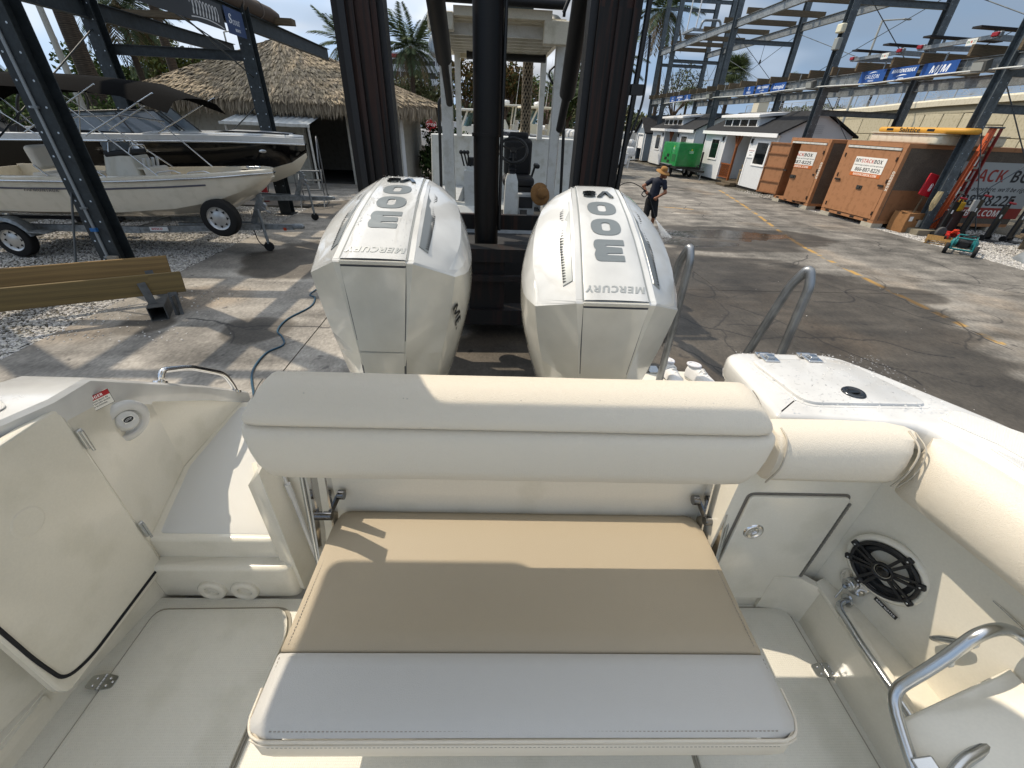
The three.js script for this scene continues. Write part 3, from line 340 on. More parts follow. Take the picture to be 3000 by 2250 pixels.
// ------------------------------------------------------------ fold-down bench
{
  const s = bthing('bench_seat', 'tan and grey fold down bench seat with wide cream backrest bolster', 'seat', [.09, SOLE, -.75]); const O = g => (Array.isArray(g) ? g.flat(9) : [g]).map(q => q.translate(-.09, -SOLE, .75));
  const cush = (o, r, y0, y1, cr) => { const g = flat(round(o, r, 8), y1 - y0, y0, .030, 5); return g; };
  part(s, 'seat_cushion', O(loft([[-.595, .6], [-.585, .93], [-.56, 1], [.745, 1], [.768, .93], [.778, .6]].map(([x, k]) => [[-.585, 1.302], [-.585, 1.392], [-.592, 1.399], [-.65, 1.397], [-.80, 1.399], [-.95, 1.402], [-1.035, 1.403], [-1.07, 1.394], [-1.10, 1.372], [-1.115, 1.34], [-1.11, 1.31], [-1.08, 1.30]].map(([z, y], i) => V(x, 1.35 + (y - 1.35) * (.82 + .18 * k), z < -.9 ? z + (1 - k) * .09 : z))), true, true, .9)), vinylTan);
  part(s, 'seat_base', O(flat(round(rect(-.57, .75, -1.06, -.42), .06), .05, 1.252, .01)), gel);
  part(s, 'front_cushion', O(loft([[0, -.014], [.25, -.003], [.55, 0], [.8, -.001], [1, -.006]].length ? [0, .08, .2, .35, .5, .65, .8, .92, 1].map(t => { const z = -.582 + t * .19, e = t > .86 ? (t - .86) / .14 : 0, e0 = t < .06 ? 1 - t / .06 : 0, k = .005 * Math.sin(t * 3.14); const inx = e * e * .05; return [[-.605 + inx, 1.32], [-.607 + inx, 1.375], [-.595 + inx, 1.398 - e * .010 - e0 * .006], [-.55 + inx, 1.405 + k - e * .012 - e0 * .010], [.09, 1.407 + k - e * .012 - e0 * .010], [.735 - inx, 1.405 + k - e * .012 - e0 * .010], [.778 - inx, 1.398 - e * .010 - e0 * .006], [.790 - inx, 1.375], [.788 - inx, 1.32]].map(([x, y]) => V(x, y, z)); }) : [], false, false, 1.0)), vinylGrey);
  part(s, 'front_face', O([loft([[1.392, -.3905, 0], [1.385, -.384, -.002], [1.34, -.377, -.004], [1.302, -.384, .012], [1.292, -.41, .03]].map(([y, z, q]) => [[-.603 + q, .06], [-.585 + q, .02], [-.555 + q, 0], [.74 - q, 0], [.77 - q, .02], [.788 - q, .06]].map(([x, dz]) => V(x, y, z - dz))), false, false, 1)]), vinyl);
  part(s, 'seat_piping', O([bent([[-.606, 1.386, -.50], [-.603, 1.389, -.43], [-.585, 1.391, -.398], [-.553, 1.391, -.3865], [.738, 1.391, -.3865], [.770, 1.391, -.398], [.788, 1.389, -.43], [.791, 1.386, -.50]], .0035, .02, 6), bent([[-.585, 1.381, -.394], [-.553, 1.3805, -.3815], [.738, 1.3805, -.3815], [.770, 1.381, -.394]], .003, .02, 6)]), vinyl);
  const stitch = []; const dash = (a, b, n, r = .0011) => { a = P(a); b = P(b); for (let i = 0; i < n; i++) stitch.push(bar(a.clone().lerp(b, (i + .15) / n), a.clone().lerp(b, (i + .7) / n), r, r, 4)); };
  dash([-.54, 1.3995, -.4035], [.725, 1.3995, -.4035], 120, .0013); dash([-.54, 1.3765, -.3795], [.725, 1.3765, -.3795], 120, .0011); dash([-.579, 1.3985, -.60], [-.576, 1.4, -1.03], 46); dash([.764, 1.3985, -.60], [.760, 1.4, -1.03], 46); dash([-.588, 1.400, -.57], [-.582, 1.396, -.43], 14); dash([.772, 1.400, -.57], [.766, 1.396, -.43], 14);
  part(s, 'stitching', O(stitch), std(0x9b958b, .8)).userData.kind = 'stuff';
  const roll = (prof, ends, cy, cz, n) => { const rows = []; for (const [x, k, dx] of ends) rows.push(prof.map(([y, z]) => V(x + (y - cy) * Math.abs(y - cy) / n * (dx || 0), cy + (y - cy) * k, cz + (z - cz) * k))); return loft(rows, true, true, .9); };
  const wob = (t) => .0022 * (vn(t * 9, 3) - .5) * 2;
  const up = [[1.981, -.862], [1.986, -.850], [1.998, -.846], [2.018, -.851], [2.045, -.873], [2.066, -.910], [2.073, -.950], [2.066, -.992], [2.045, -1.022], [2.01, -1.04], [1.975, -1.04]];
  const lo = [[1.975, -1.03], [1.90, -1.03], [1.83, -1.01], [1.795, -.97], [1.785, -.92], [1.790, -.872], [1.806, -.848], [1.85, -.836], [1.90, -.832], [1.945, -.835], [1.968, -.842], [1.976, -.852], [1.977, -.866]];
  const E1 = []; for (const [x, k, d] of [[-.672, .62, .5], [-.668, .80, .38], [-.655, .93, .22], [-.625, .99, .08]]) E1.push([x, k, d]); for (let x = -.55; x < .66; x += .1) E1.push([x, 1 + wob(x) * 2, 0]); for (const [x, k, d] of [[.695, .99, -.08], [.728, .93, -.22], [.742, .80, -.38], [.746, .62, -.5]]) E1.push([x, k, d]);
  const bu = part(s, 'backrest_top', O(roll(up, E1.map(([x, k, d]) => [x, k, d * 1.7]), 1.985, -.95, .088)), vinyl);
  const E2 = E1.map(([x, k, d]) => [x + (x < -.6 ? -.003 : x > .68 ? .012 : 0), k, -d * .55]); const bl2 = part(s, 'backrest_front', O(roll(lo, E2, 1.96, -.93, .17)), vinyl);
  const st2 = []; const edge = (x, q, sg) => { for (let i = 0; i < 26; i++) { const a = mix(.2, 2.2, i / 26); st2.push(at(new THREE.BoxGeometry(.0016, .005, .002), x, 1.99 + .075 * Math.sin(a * .72), -.856 - .10 * (1 - Math.cos(a * .7)), 0, -a * .6)); } }; edge(-.632, 1); edge(.702, -1); part(bu, 'stitching', O(st2), std(0x8f887c, .8)).userData.kind = 'stuff';
  for (const sg of [-1, 1]) { const X = q => sg < 0 ? -.09 - .0 + -q + .18 - .0 - .0 : q; const f = q => .09 + sg * q;
    const br = part(s, 'hinge_bracket', O([sideX([[-1.06, 1.80], [-1.00, 1.80], [-.985, 1.60], [-.93, 1.36], [-.90, 1.20], [-.955, 1.20], [-1.0, 1.36], [-1.05, 1.60]], .006, f(.718)), sideX([[-1.10, 1.72], [-1.075, 1.72], [-1.02, 1.40], [-.97, 1.25], [-1.0, 1.25], [-1.07, 1.40]], .006, f(.690))]), chrome, undefined);
    part(br, 'pivot', O([at(new THREE.CylinderGeometry(.018, .018, .022, 20), f(.66), 1.49, -1.075, 0, 0, 1.57), at(new THREE.CylinderGeometry(.016, .016, .03, 20), f(.70), 1.44, -1.02, 0, 0, 1.57), beam([f(.67), 1.49, -1.075], [f(.70), 1.43, -1.02], .008, .02)]), std(0x77787a, .15, .95)); part(br, 'side_strut', O([bar([f(.735), 1.82, -1.03], [f(.742), 1.18, -.93], .0085)]), steel); }
}
// ------------------------------------------------------------ outboards
const pearl = phy(0xeeefec, .26, { clearcoat: .9, clearcoatRoughness: .06, map: tMott }), pearlSide = phy(0xe6e4d8, .22, { clearcoat: .9, clearcoatRoughness: .05, map: tMott });
const inkGrey = std(0x7d8486, .35, .3), inkLight = std(0xa9adac, .4, .3);
function makeOutboard(label) {
  const e = bthing('outboard_engine', label, 'outboard engine', [0, 1.6, -1.4], 'white outboard engines on the transom'); const O = g => (Array.isArray(g) ? g.flat(9) : [g]).map(q => q.translate(0, -1.6, 1.4));
  const R = [
    [[.05, 1.50, -1.335], [.105, 1.5, -1.42], [.135, 1.5, -1.6], [.135, 1.5, -1.78], [.10, 1.5, -1.95], [.05, 1.5, -1.99]],
    [[.075, 1.83, -1.352], [.180, 1.80, -1.462], [.235, 1.79, -1.62], [.235, 1.79, -1.82], [.185, 1.80, -2.04], [.07, 1.80, -2.11]],
    [[.105, 2.07, -1.380], [.236, 2.02, -1.488], [.292, 2.02, -1.63], [.292, 2.03, -1.84], [.240, 2.05, -2.07], [.085, 2.06, -2.15]],
    [[.134, 2.252, -1.398], [.262, 2.180, -1.500], [.300, 2.16, -1.64], [.298, 2.18, -1.85], [.238, 2.23, -2.08], [.085, 2.26, -2.155]],
    [[.136, 2.258, -1.404], [.240, 2.205, -1.505], [.268, 2.26, -1.66], [.252, 2.33, -1.86], [.196, 2.375, -2.05], [.08, 2.39, -2.125]],
    [[.136, 2.264, -1.410], [.1375, 2.292, -1.49], [.137, 2.348, -1.66], [.131, 2.408, -1.86], [.118, 2.448, -2.03], [.07, 2.452, -2.085]]];
  const topY = (z, x = 0) => { const t = (-1.41 - z) / .67; return 2.264 + .186 * t + .030 * Math.sin(Math.min(1, Math.max(0, t)) * 3.14) + .004 * (1 - (x / .14) ** 2) - Math.max(0, t - .93) * .22; };
  R[5].forEach(p => { const t = (-1.41 - p[2]) / .68; if (p !== R[5][5]) p[0] = mix(.136, .10, t); p[1] = topY(p[2], p[0]) - .0045; });
  const cat = (a, b, c, d, t) => [0, 1, 2].map(i => .5 * (2 * b[i] + (c[i] - a[i]) * t + (2 * a[i] - 5 * b[i] + 4 * c[i] - d[i]) * t * t + (3 * b[i] - a[i] - 3 * c[i] + d[i]) * t * t * t));
  const fine = r => { const o = [r[0], r[1]]; for (let i = 1; i < 5; i++) for (const t of [.34, .67, 1]) o.push(cat(i === 1 ? r[1].map((v, k) => 2 * v - r[2][k]) : r[i - 1], r[i], r[i + 1], r[Math.min(5, i + 2)], t)); return o; };
  const tall = (A, B, C2, D, n) => Array.from({ length: n }, (_, q) => B.map((p, i) => cat(A[i], p, C2[i], D[i], (q + 1) / n)));
  const ring = r => { const h = r.map(p => V(...p)); const l = r[r.length - 1]; return [V(0, r[0][1], r[0][2]), ...h, V(0, l[1], l[2]), ...h.slice().reverse().map(p => V(-p.x, p.y, p.z))]; };
  part(e, 'lower_cowl', O(loft([R[0], ...tall(R[0], R[0], R[1], R[2], 3), ...tall(R[0], R[1], R[2], R[3], 3), ...tall(R[1], R[2], R[3], R[3], 3)].map(r => ring(fine(r))), true, false, .42)), pearlSide);
  part(e, 'upper_cowl', O([loft([R[3], ...tall(R[3], R[3], R[4], R[5], 2), ...tall(R[3], R[4], R[5], R[5], 3)].map(r => ring(fine(r))), true, false, .34), loft([0, .03, .2, .4, .6, .8, .93, 1].map(t => { const z = mix(-1.41, -2.09, t), w = mix(.136, .10, t); return [-1, -.5, 0, .5, 1].map(q => V(q * w, topY(z, q * w) - .006 + (Math.abs(q) === 1 ? .002 : 0), z)); }).map(r => r.reverse()), false, false, true)]), pearl);
  part(e, 'top_panel', O([loft([0, .02, .2, .4, .6, .8, .93, 1].map(t => { const z = mix(-1.402, -2.088, t), w = mix(.109, .079, t); return [[-1, -.012], [-1, -.001], [-.97, .001], [-.5, .001], [0, .001], [.5, .001], [.97, .001], [1, -.001], [1, -.012]].map(([q, h]) => V(q * w, topY(z, q * w) + h, z)).reverse(); }), false, false, .6)]), pearl);
  for (const q of [-1, 1]) part(e, 'panel_seam', O(loft([0, .2, .4, .6, .8, .93, 1].map(t => { const z = mix(-1.404, -2.088, t), w = mix(.1125, .0825, t); return [V(q * w + .0022, topY(z, w) - .0025, z), V(q * w - .0022, topY(z, w) - .0025, z)]; }))), std(0x8f9493, .7));
  const zf = y => y > 2.07 ? mix(-1.380, -1.398, (y - 2.07) / .182) : mix(-1.352, -1.380, (y - 1.83) / .24);
  const fr = (w0, w1, y0, y1, d) => loft([0, .33, .66, 1].map(t => { const y = mix(y0, y1, t), w = mix(w0, w1, t), z = zf(y) + d; return [V(-w, y, z - .012), V(-w, y, z - .002), V(-w + .003, y, z), V(w - .003, y, z), V(w, y, z - .002), V(w, y, z - .012)]; }), false, false, .6);
  part(e, 'front_seam', O(fr(.0615, .1125, 1.60, 2.246, .0008)), std(0x55575a, .8)); part(e, 'front_cover', O([fr(.0815, .1098, 1.936, 2.240, .005)]), pearlSide); part(e, 'front_cover', O([fr(.0595, .0795, 1.62, 1.932, .005)]), pearlSide);
  part(e, 'front_lip', O([rbox(.222, .014, .010, .003, 0, 2.2535, -1.3955)]), pearlSide);
  const mapTop = (g, zc, lift) => { const p = g.attributes.position; for (let i = 0; i < p.count; i++) { const x = -p.getX(i), z = zc + p.getY(i); p.setXYZ(i, x, topY(z, x) + .0012 + p.getZ(i) * lift, z); } g.computeVertexNormals(); return g; };
  const zero = () => { const o = round([[-.054, -.052], [.054, -.052], [.054, .052], [-.054, .052]], .05, 8), s = new THREE.Shape(o.map(p => new THREE.Vector2(p[0] * 1.04, p[1] * .92))); s.holes.push(new THREE.Path(round([[-.016, -.024], [.016, -.024], [.016, .024], [-.016, .024]], .013, 5).map(p => new THREE.Vector2(...p)))); return new THREE.ExtrudeGeometry(s, { depth: .001, bevelEnabled: false }); };
  const three = () => { const s = new THREE.Shape(round([[-.05, .052], [.052, .052], [.058, .02], [.05, 0], [.058, -.02], [.052, -.052], [-.056, -.052], [-.056, -.024], [.012, -.024], [.012, -.016], [-.046, -.013], [-.046, .013], [.012, .016], [.012, .024], [-.05, .024]], [.004, .03, .02, .006, .02, .03, .004, .004, .004, .004, .004, .004, .004, .004, .004], 4).map(p => new THREE.Vector2(...p))); return new THREE.ExtrudeGeometry(s, { depth: .001, bevelEnabled: false }); };
  part(e, 'power_figure', O([mapTop(three(), -1.615, 1)]), inkGrey); for (const zc of [-1.738, -1.858]) part(e, 'power_figure', O([mapTop(zero(), zc, 1)]), inkGrey);
  part(e, 'maker_name', O([mapTop(text('MERCURY', .026, .001, 1.22, .16), -1.446, 1)]), inkLight);
  part(e, 'model_badge', O([mapTop(text('V8', .046, .006, 1.75, .1), -1.965, 1)]), std(0x6b7174, .15, 1));
  for (const q of [-1, 1]) {
    const L = (t, u, h) => { const a = mix(0, 3, t), i = Math.min(2, Math.floor(a)), f = a - i, P5 = V(...R[5][i + 1]).lerp(V(...R[5][i + 2]), f), P4 = V(...R[4][i + 1]).lerp(V(...R[4][i + 2]), f), p = P5.clone().lerp(P4, u), n = V(P5.y - P4.y, P4.x - P5.x, 0).normalize(); p.addScaledVector(n, h); p.x *= q; return p; };
    const v = part(e, 'air_intake', O([loft([0, .05, .2, .4, .6, .8, .86, .9].map(t => [L(t * .98, .07, -.002), L(t * .98, .08, .004), L(t * .98, .34, .004), L(t * .98, .36, -.002)]).map(r => q > 0 ? r.reverse() : r), false, true, .8)]), std(0x8d9293, .4, .4));
    const teeth = []; for (let i = 0; i < 34; i++) { const t = .02 + i / 34 * .84, a = L(t, .23, .0052), b = L(t + .018, .33, .0052), c = L(t, .33, .0052); teeth.push(loft([[a, b], [c, c.clone().lerp(b, .5)]], false)); } part(v, 'intake_slots', O(teeth), std(0x2c2e2f, .8)).userData.kind = 'stuff';
    const tx = text('MERCURY', .040, .0015, 1.5, .18); tx.rotateZ(-1.05); tx.rotateY(q * Math.PI / 2); if (q < 0) { tx.rotateX(0); } const p = tx.attributes.position; const side = q > 0 ? 1.9 : 1.9;
    for (let i = 0; i < p.count; i++) { const y = p.getY(i) + 1.90, z = p.getZ(i) - 1.60; const k = y > 2.02 ? mix(.296, .303, (y - 2.02) / .14) : mix(.236, .296, (y - 1.79) / .23); const zz = Math.min(1, Math.max(0, (-1.48 - z) / .15)); p.setXYZ(i, q * (mix(k - .052, k, zz) + .0025), y, z); } tx.computeVertexNormals(); part(e, 'maker_name', O([tx]), std(0x3c4043, .4));
  }
  part(e, 'chin', O([loft([[1.50, 0], [1.42, -.012], [1.20, -.03]].map(([y, d]) => ring(R[0]).map(p => V(p.x * (1 + d * 6), y, p.z))), true, true, .5)]), pearlSide);
  part(e, 'midsection', O([loft([[1.25, .11, -1.42, -1.88], [.95, .075, -1.46, -1.80], [.80, .06, -1.5, -1.8], [.62, .05, -1.52, -1.86]].map(([y, w, a, b]) => round([[-w, a], [w, a], [w * .6, b], [-w * .6, b]], w * .6, 3).map(([x, z]) => V(x, y, z))), true, true, .7)]), pearlSide);
  part(e, 'gearcase', O([flat(round([[-.12, -1.5], [.12, -1.5], [.10, -2.0], [-.10, -2.0]], .05), .015, .80), at(new THREE.SphereGeometry(.075, 18, 12).scale(1, 1, 3.4), 0, .52, -1.72), loft([[.55, -1.6, -1.85], [.30, -1.75, -1.90]].map(([y, a, b]) => [V(-.008, y, a), V(.008, y, a), V(.006, y, b), V(-.006, y, b)]), true, true, .5)]), pearlSide);
  const pr = part(e, 'propeller', O([at(new THREE.CylinderGeometry(.06, .055, .16, 16), 0, .52, -2.03, 0, 1.57), ...[0, 2.09, 4.19].map(a => at(new THREE.SphereGeometry(.1, 12, 8).scale(.75, 1, .08), 0, .11, 0, .6).rotateZ(a).translate(0, .52, -2.02))]), steel);
  part(e, 'mount_bracket', O([ext(-.13, .13, .98, 1.52, -1.428, -1.462), ext(-.16, -.12, 1.0, 1.6, -1.43, -1.62), ext(.12, .16, 1.0, 1.6, -1.43, -1.62)]), std(0xd4d2c8, .5));
  return e;
}
{
  const a = makeOutboard('white outboard engine nearer the thatched hut, the left of two'); const bp = (o, x, y, z) => o.position.set(x * Math.cos(TH) + z * Math.sin(TH), y, -x * Math.sin(TH) + z * Math.cos(TH));
  bp(a, -.4345, 1.6, -1.40);
  const b = copy(a, 'white outboard engine nearer the brown storage boxes, the right of two'); bp(b, .385, 1.52, -1.40); b.rotation.set(.14, TH, 0, 'YXZ');
}
{ // trainers on the swim platform
  const shoe = (label, x, z, ry) => { const s = bthing('sneaker', label, 'shoe', [x, 1.252, z], 'pair of white sneakers on the swim platform'); s.rotation.y += ry;
    part(s, 'sole', flat(round([[-.035, -.13], [.035, -.13], [.045, 0], [.042, .12], [-.02, .14], [-.042, .10], [-.032, -.02]], .03), .028, 0, .008), std(0xd9d8d4, .7));
    part(s, 'upper', loft([[0, .034, .075, -.125], [.02, .040, .085, -.12], [.12, .036, .09, -.09], [.16, .040, .085, -.06], [.20, .044, .07, -.02], [.26, .042, .045, .06], [.29, .038, .035, .10], [.31, .02, .025, .125]].map(([t, w, h, z]) => [[-w, .02], [-w * .95, h * .6 + .02], [-w * .4, h + .02], [w * .4, h + .02], [w * .95, h * .6 + .02], [w, .02]].map(([x, y]) => V(x, y, z))), false, false, true), std(0xe4e3e0, .8));
    part(s, 'lace', [-.03, -.01, .012, .034].map(z => tube([[-.026, .085 - (z + .03) * .5, z], [0, .108 - (z + .03) * .7, z + .005], [.026, .085 - (z + .03) * .5, z + .01]], .004, 10, 5)), std(0xf0efec, .8)); part(s, 'collar', at(new THREE.TorusGeometry(.03, .008, 8, 18).scale(1, 1.4, 1), 0, .105, -.095, 0, 1.45), std(0xcfd0d6, .8)); };
  shoe('white sneaker with lilac lining beside the boarding rail', 1.14, -2.32, .1); shoe('white sneaker nearer the white corner deck', 1.33, -2.28, .5);
}
{ // rain and wash-down drops
  const dg = new THREE.SphereGeometry(1, 7, 4, 0, 6.283, 0, 1.57), dm = phy(0xffffff, .03, { transmission: .85, ior: 1.33, thickness: .004 }); const M = [], put = (x, y, z, s, rx = 0, st = 1) => { const w = mx(0, 0, 0, rx, TH, 0, 1); const X = x * Math.cos(TH) + z * Math.sin(TH), Z = -x * Math.sin(TH) + z * Math.cos(TH); M.push(mx(X, y, Z, rx, rr(0, 6), 0, s, s * .55, s * st)); };
  for (let i = 0; i < 620; i++) put(rr(.88, 1.42), 1.9625 + .004, rr(-1.38, -1.0), rr(.0012, .0035)); for (let i = 0; i < 200; i++) put(rr(-1.62, -1.4), 1.926, rr(-1.05, -.8), rr(.001, .003));
  for (let i = 0; i < 90; i++) { const a = rr(.1, 1.1); put(rr(-.6, .68), 1.985 + .08 * Math.sin(a) + .004, -.842 - .09 * (1 - Math.cos(a)) - .012, rr(.0015, .004), 1.1 - a * .7, rr(.8, 1.3)); }
  const tY = z => { const t = (-1.41 - z) / .67; return 2.264 + .186 * t + .030 * Math.sin(Math.min(1, Math.max(0, t)) * 3.14); };
  for (let i = 0; i < 520; i++) { const z = -1.43 - .62 * Math.pow(rnd(), .7); put(-.4345 + rr(-.1, .1), tY(z) + .003, z, rr(.0009, .0026), -.28); }
  stuff('water_drops', 'small water drops beaded on the deck and cowls', 'water', dg, dm, M);
}
// ------------------------------------------------------------ marina forklift behind the engines
{
  const f = thing('forklift', 'large white marina forklift with tall dark mast behind the outboards', 'forklift', [0, 0, -8]); const O = g => (Array.isArray(g) ? g.flat(9) : [g]).map(q => q.translate(0, 0, 8));
  const mastM = std(0x5c534e, .6, .25, { map: rep(tRust, 1.1, .28) }), dark = std(0x17181a, .5, .2), wp = std(0xd9dcdc, .35, 0, { map: tDirty }), wp2 = std(0xcfd3d4, .38, 0, { map: tMott });
  const chan = (x0, x1, s) => [ext(x0, x1, .35, 7.4, -4.90, -4.94), ext(x0, x1, .35, 7.4, -5.22, -5.26), ext(s < 0 ? x0 : x1 - .05, s < 0 ? x0 + .05 : x1, .35, 7.4, -4.942, -5.218), ext(mix(x0, x1, .42), mix(x0, x1, .52), .5, 7.2, -4.86, -4.899), ext(mix(x0, x1, .78), mix(x0, x1, .86), .5, 7.2, -4.87, -4.899)];
  part(f, 'mast_column', O(chan(-1.37, -.98, -1)), mastM); part(f, 'mast_column', O(chan(1.0, 1.39, 1)), mastM);
  part(f, 'inner_channel', O([ext(-1.0, -.93, .5, 7.0, -4.96, -5.16), ext(-1.30, -1.24, .5, 7, -4.84, -4.859)]), dark); part(f, 'inner_channel', O([ext(.93, 1.0, .5, 7.0, -4.96, -5.16)]), dark);
  part(f, 'lift_cylinder', O([bar([-.01, .5, -5.02], [-.01, 2.55, -5.02], .135, .135, 28), bar([0, 2.55, -5.02], [.015, 7, -5.02], .145, .145, 28), bar([-.01, 2.53, -5.02], [-.01, 2.56, -5.02], .15, .15, 28)]), std(0x24211f, .42, .4, { map: rep(tRust, .7, .2) }));
  part(f, 'hose', O(tube([[.16, 7, -5.0], [.17, 4, -5.0], [.15, 2.6, -5.0], [.14, 1.6, -5.02]], .02, 24, 6)), blackPl); part(f, 'hose', O(tube([[1.47, 7, -4.95], [1.46, 3.6, -4.95], [1.44, 2.4, -4.95], [1.40, 1.2, -4.97]], .028, 24, 6)), blackPl); part(f, 'hose', O(tube([[1.52, 3.4, -4.95], [1.55, 2.9, -4.95], [1.47, 2.55, -4.95], [1.44, 2.4, -4.95]], .012, 20, 6)), blackPl); part(f, 'hose', O(tube([[1.0, 4.6, -5.3], [.86, 3.9, -5.4], [.75, 3.6, -5.4]], .02, 16, 6)), blackPl); part(f, 'hose_clamp', O([box(.12, .09, .08, 1.47, 2.98, -4.96)]), blackPl);
  part(f, 'mast_crossbar', O([ext(-1.30, 1.30, 6.6, 6.95, -5.28, -5.34)]), mastM); part(f, 'mast_crossbar', O([ext(-1.30, 1.30, 1.55, 1.72, -5.28, -5.36)]), mastM);
  part(f, 'tilt_cylinder', O([bar([-.53, 4.1, -4.9], [-.54, 3.3, -6.5], .10, .10, 16), bar([-.54, 3.3, -6.5], [-.545, 2.86, -7.25], .05, .05, 12)]), dark); part(f, 'tilt_cylinder', O([bar([.88, 4.1, -4.9], [1.03, 3.0, -6.5], .10, .10, 16), bar([1.03, 3.0, -6.5], [1.06, 2.6, -7.1], .055, .055, 12), tube([[.80, 3.25, -6.2], [.74, 3.18, -6.2], [.80, 3.08, -6.25]], .012, 10, 6)]), dark);
  // carriage and forks under the hull
  const cm = std(0x3a302c, .7, .2, { map: rep(tRust, .8, .8) });
  part(f, 'carriage', O([ext(-1.35, 1.35, 1.36, 1.50, -4.55, -4.78), ext(-1.35, 1.35, .62, .80, -4.55, -4.78), ext(-1.2, -.9, .8, 1.36, -4.60, -4.74), ext(.9, 1.2, .8, 1.36, -4.60, -4.74), ext(-.2, .2, .8, 1.36, -4.62, -4.70), ext(-1.30, 1.30, 1.16, 1.22, -4.50, -4.56)]), cm);
  for (const x of [-.78, .70]) part(f, 'fork', O([ext(x - .13, x + .13, .26, .38, 2.3, -4.5), ext(x - .13, x + .13, .26, 1.40, -4.40, -4.54), ext(x - .14, x + .14, .38, .44, 2.2, -1.5)]), dark);
  // chassis, body, wheels
  part(f, 'chassis', O([ext(-1.15, 1.20, .45, 1.12, -5.45, -9.6), ext(-1.0, 1.4, .5, 1.0, -9.6, -12.4)]), std(0x2a2a2b, .7));
  part(f, 'body', O([loft([[-9.6, -1.10, 1.90, .9, 2.40], [-10.2, -1.18, 1.96, .9, 2.40], [-12.2, -1.18, 1.96, .9, 2.36], [-12.6, -1.05, 1.85, 1.0, 2.2]].map(([z, a, b, y0, y1]) => [V(a - .06, y0, z), V(a, y1, z), V(b, y1, z), V(b + .06, y0, z)]), true, true, .5)]), wp);
  part(f, 'side_deck', O([ext(-1.0, -.5, .95, 1.5, -7.7, -9.58), ext(1.1, 1.75, .95, 1.35, -7.7, -9.58)]), wp2);
  for (const [x, z, r] of [[-1.05, -6.0, .62], [1.05, -6.0, .62], [-.95, -11.4, .5], [1.5, -11.4, .5]]) { const w = part(f, 'wheel', O(lathe([[r * .5, -.2], [r * .9, -.22], [r, -.15], [r, .15], [r * .9, .22], [r * .5, .2]], 0, 0, 0, 28).rotateZ(Math.PI / 2).translate(x, r, z)), rubber); part(w, 'rim', O(at(new THREE.CylinderGeometry(r * .52, r * .52, .36, 20), x, r, z, 0, 0, 1.57)), wp2); }
  part(f, 'cab_floor', O([ext(-.62, .78, 1.12, 1.26, -7.05, -9.6), ext(-.50, -.30, 1.26, 1.30, -7.1, -8), ext(.13, .66, 1.33, 1.46, -6.35, -6.6)]), wp2); part(f, 'floor_mat', O([ext(-.3, .7, 1.262, 1.272, -7.1, -8.3)]), blackSoft);
  part(f, 'dash_pod', O([ext(-.36, -.14, 1.28, 2.0, -7.2, -7.6), ext(-.34, -.16, 2.0, 2.06, -7.25, -7.55), loft([[1.28, -6.95], [1.5, -7.15]].map(([y, z]) => [V(-.62, y, z), V(-.10, y, z), V(-.10, y, -7.6), V(-.62, y, -7.6)]), true, true, .5)]), wp); part(f, 'steering_pedestal', O([loft([[1.27, .12, -7.75, -7.45], [1.85, .10, -7.65, -7.45], [1.95, .07, -7.62, -7.5]].map(([y, w, a, b]) => [V(.40 - w, y, b), V(.40 + w, y, b), V(.40 + w, y, a), V(.40 - w, y, a)]), true, true, .5)]), wp);
  part(f, 'console_box', O([ext(.52, .82, 1.26, 1.62, -7.75, -8.2)]), wp2); part(f, 'data_plate', O([ext(.55, .79, 1.40, 1.58, -7.742, -7.748)]), std(0x2b2d30, .5)); part(f, 'pedal', O([box(.12, .02, .2, .62, 1.33, -7.5, 0, .7)]), blackPl);
  const wh = part(f, 'steering_wheel', O([new THREE.TorusGeometry(.225, .021, 10, 36).rotateX(-.75).translate(.42, 2.28, -7.66), ...[.4, 2.74, 4.71].map(a => beam(V(0, 0, 0), V(Math.cos(a) * .21, Math.sin(a) * .21, 0), .03, .012).rotateX(-.75).translate(.42, 2.28, -7.66)), at(new THREE.CylinderGeometry(.05, .05, .04, 16).rotateX(Math.PI / 2), 0, 0, 0, 0, -.75).translate(.42, 2.28, -7.66)]), blackPl); part(f, 'steering_column', O([bar([.42, 2.26, -7.68], [.40, 1.92, -7.58], .05, .06, 14), ...[0, 1, 2, 3].map(i => at(new THREE.TorusGeometry(.058, .012, 6, 16).rotateX(Math.PI / 2 - .3), .41, 2.16 - i * .055, -7.64 + i * .016))]), blackSoft);
  const st = part(f, 'operator_seat', O([rbox(.56, .16, .52, .07, .55, 1.78, -8.25), rbox(.50, .60, .16, .07, .55, 2.13, -8.52, 0, .14), rbox(.36, .2, .12, .05, .55, 2.42, -8.55, 0, .14)]), std(0x17181b, .62)); part(st, 'armrest', O([rbox(.09, .07, .32, .03, .88, 2.02, -8.30), bar([.86, 2.0, -8.4], [.80, 1.8, -8.4], .02)]), blackPl); part(f, 'seat_mount', O([ext(.32, .80, 1.26, 1.70, -8.0, -8.5)]), blackPl);
  part(f, 'control_levers', O([...[0, .05, .1].map(k => [bar([-.36 + k, 2.06, -7.3], [-.40 + k, 2.24, -7.25], .012), at(new THREE.SphereGeometry(.03, 10, 8), -.40 + k, 2.25, -7.25)]), rbox(.14, .12, .1, .02, -.24, 2.12, -7.4)]), blackPl).userData.kind = 'stuff';
  // overhead guard
  part(f, 'guard_post', O([ext(-.68, -.52, 1.25, 3.68, -7.38, -7.56)]), whitePaint); part(f, 'guard_post', O([ext(.97, 1.09, 1.25, 3.62, -7.38, -7.54)]), whitePaint); part(f, 'guard_post', O([ext(-.60, -.50, 2.38, 3.7, -9.5, -9.6)]), whitePaint); part(f, 'guard_post', O([ext(.98, 1.08, 2.38, 3.7, -9.5, -9.6)]), whitePaint);
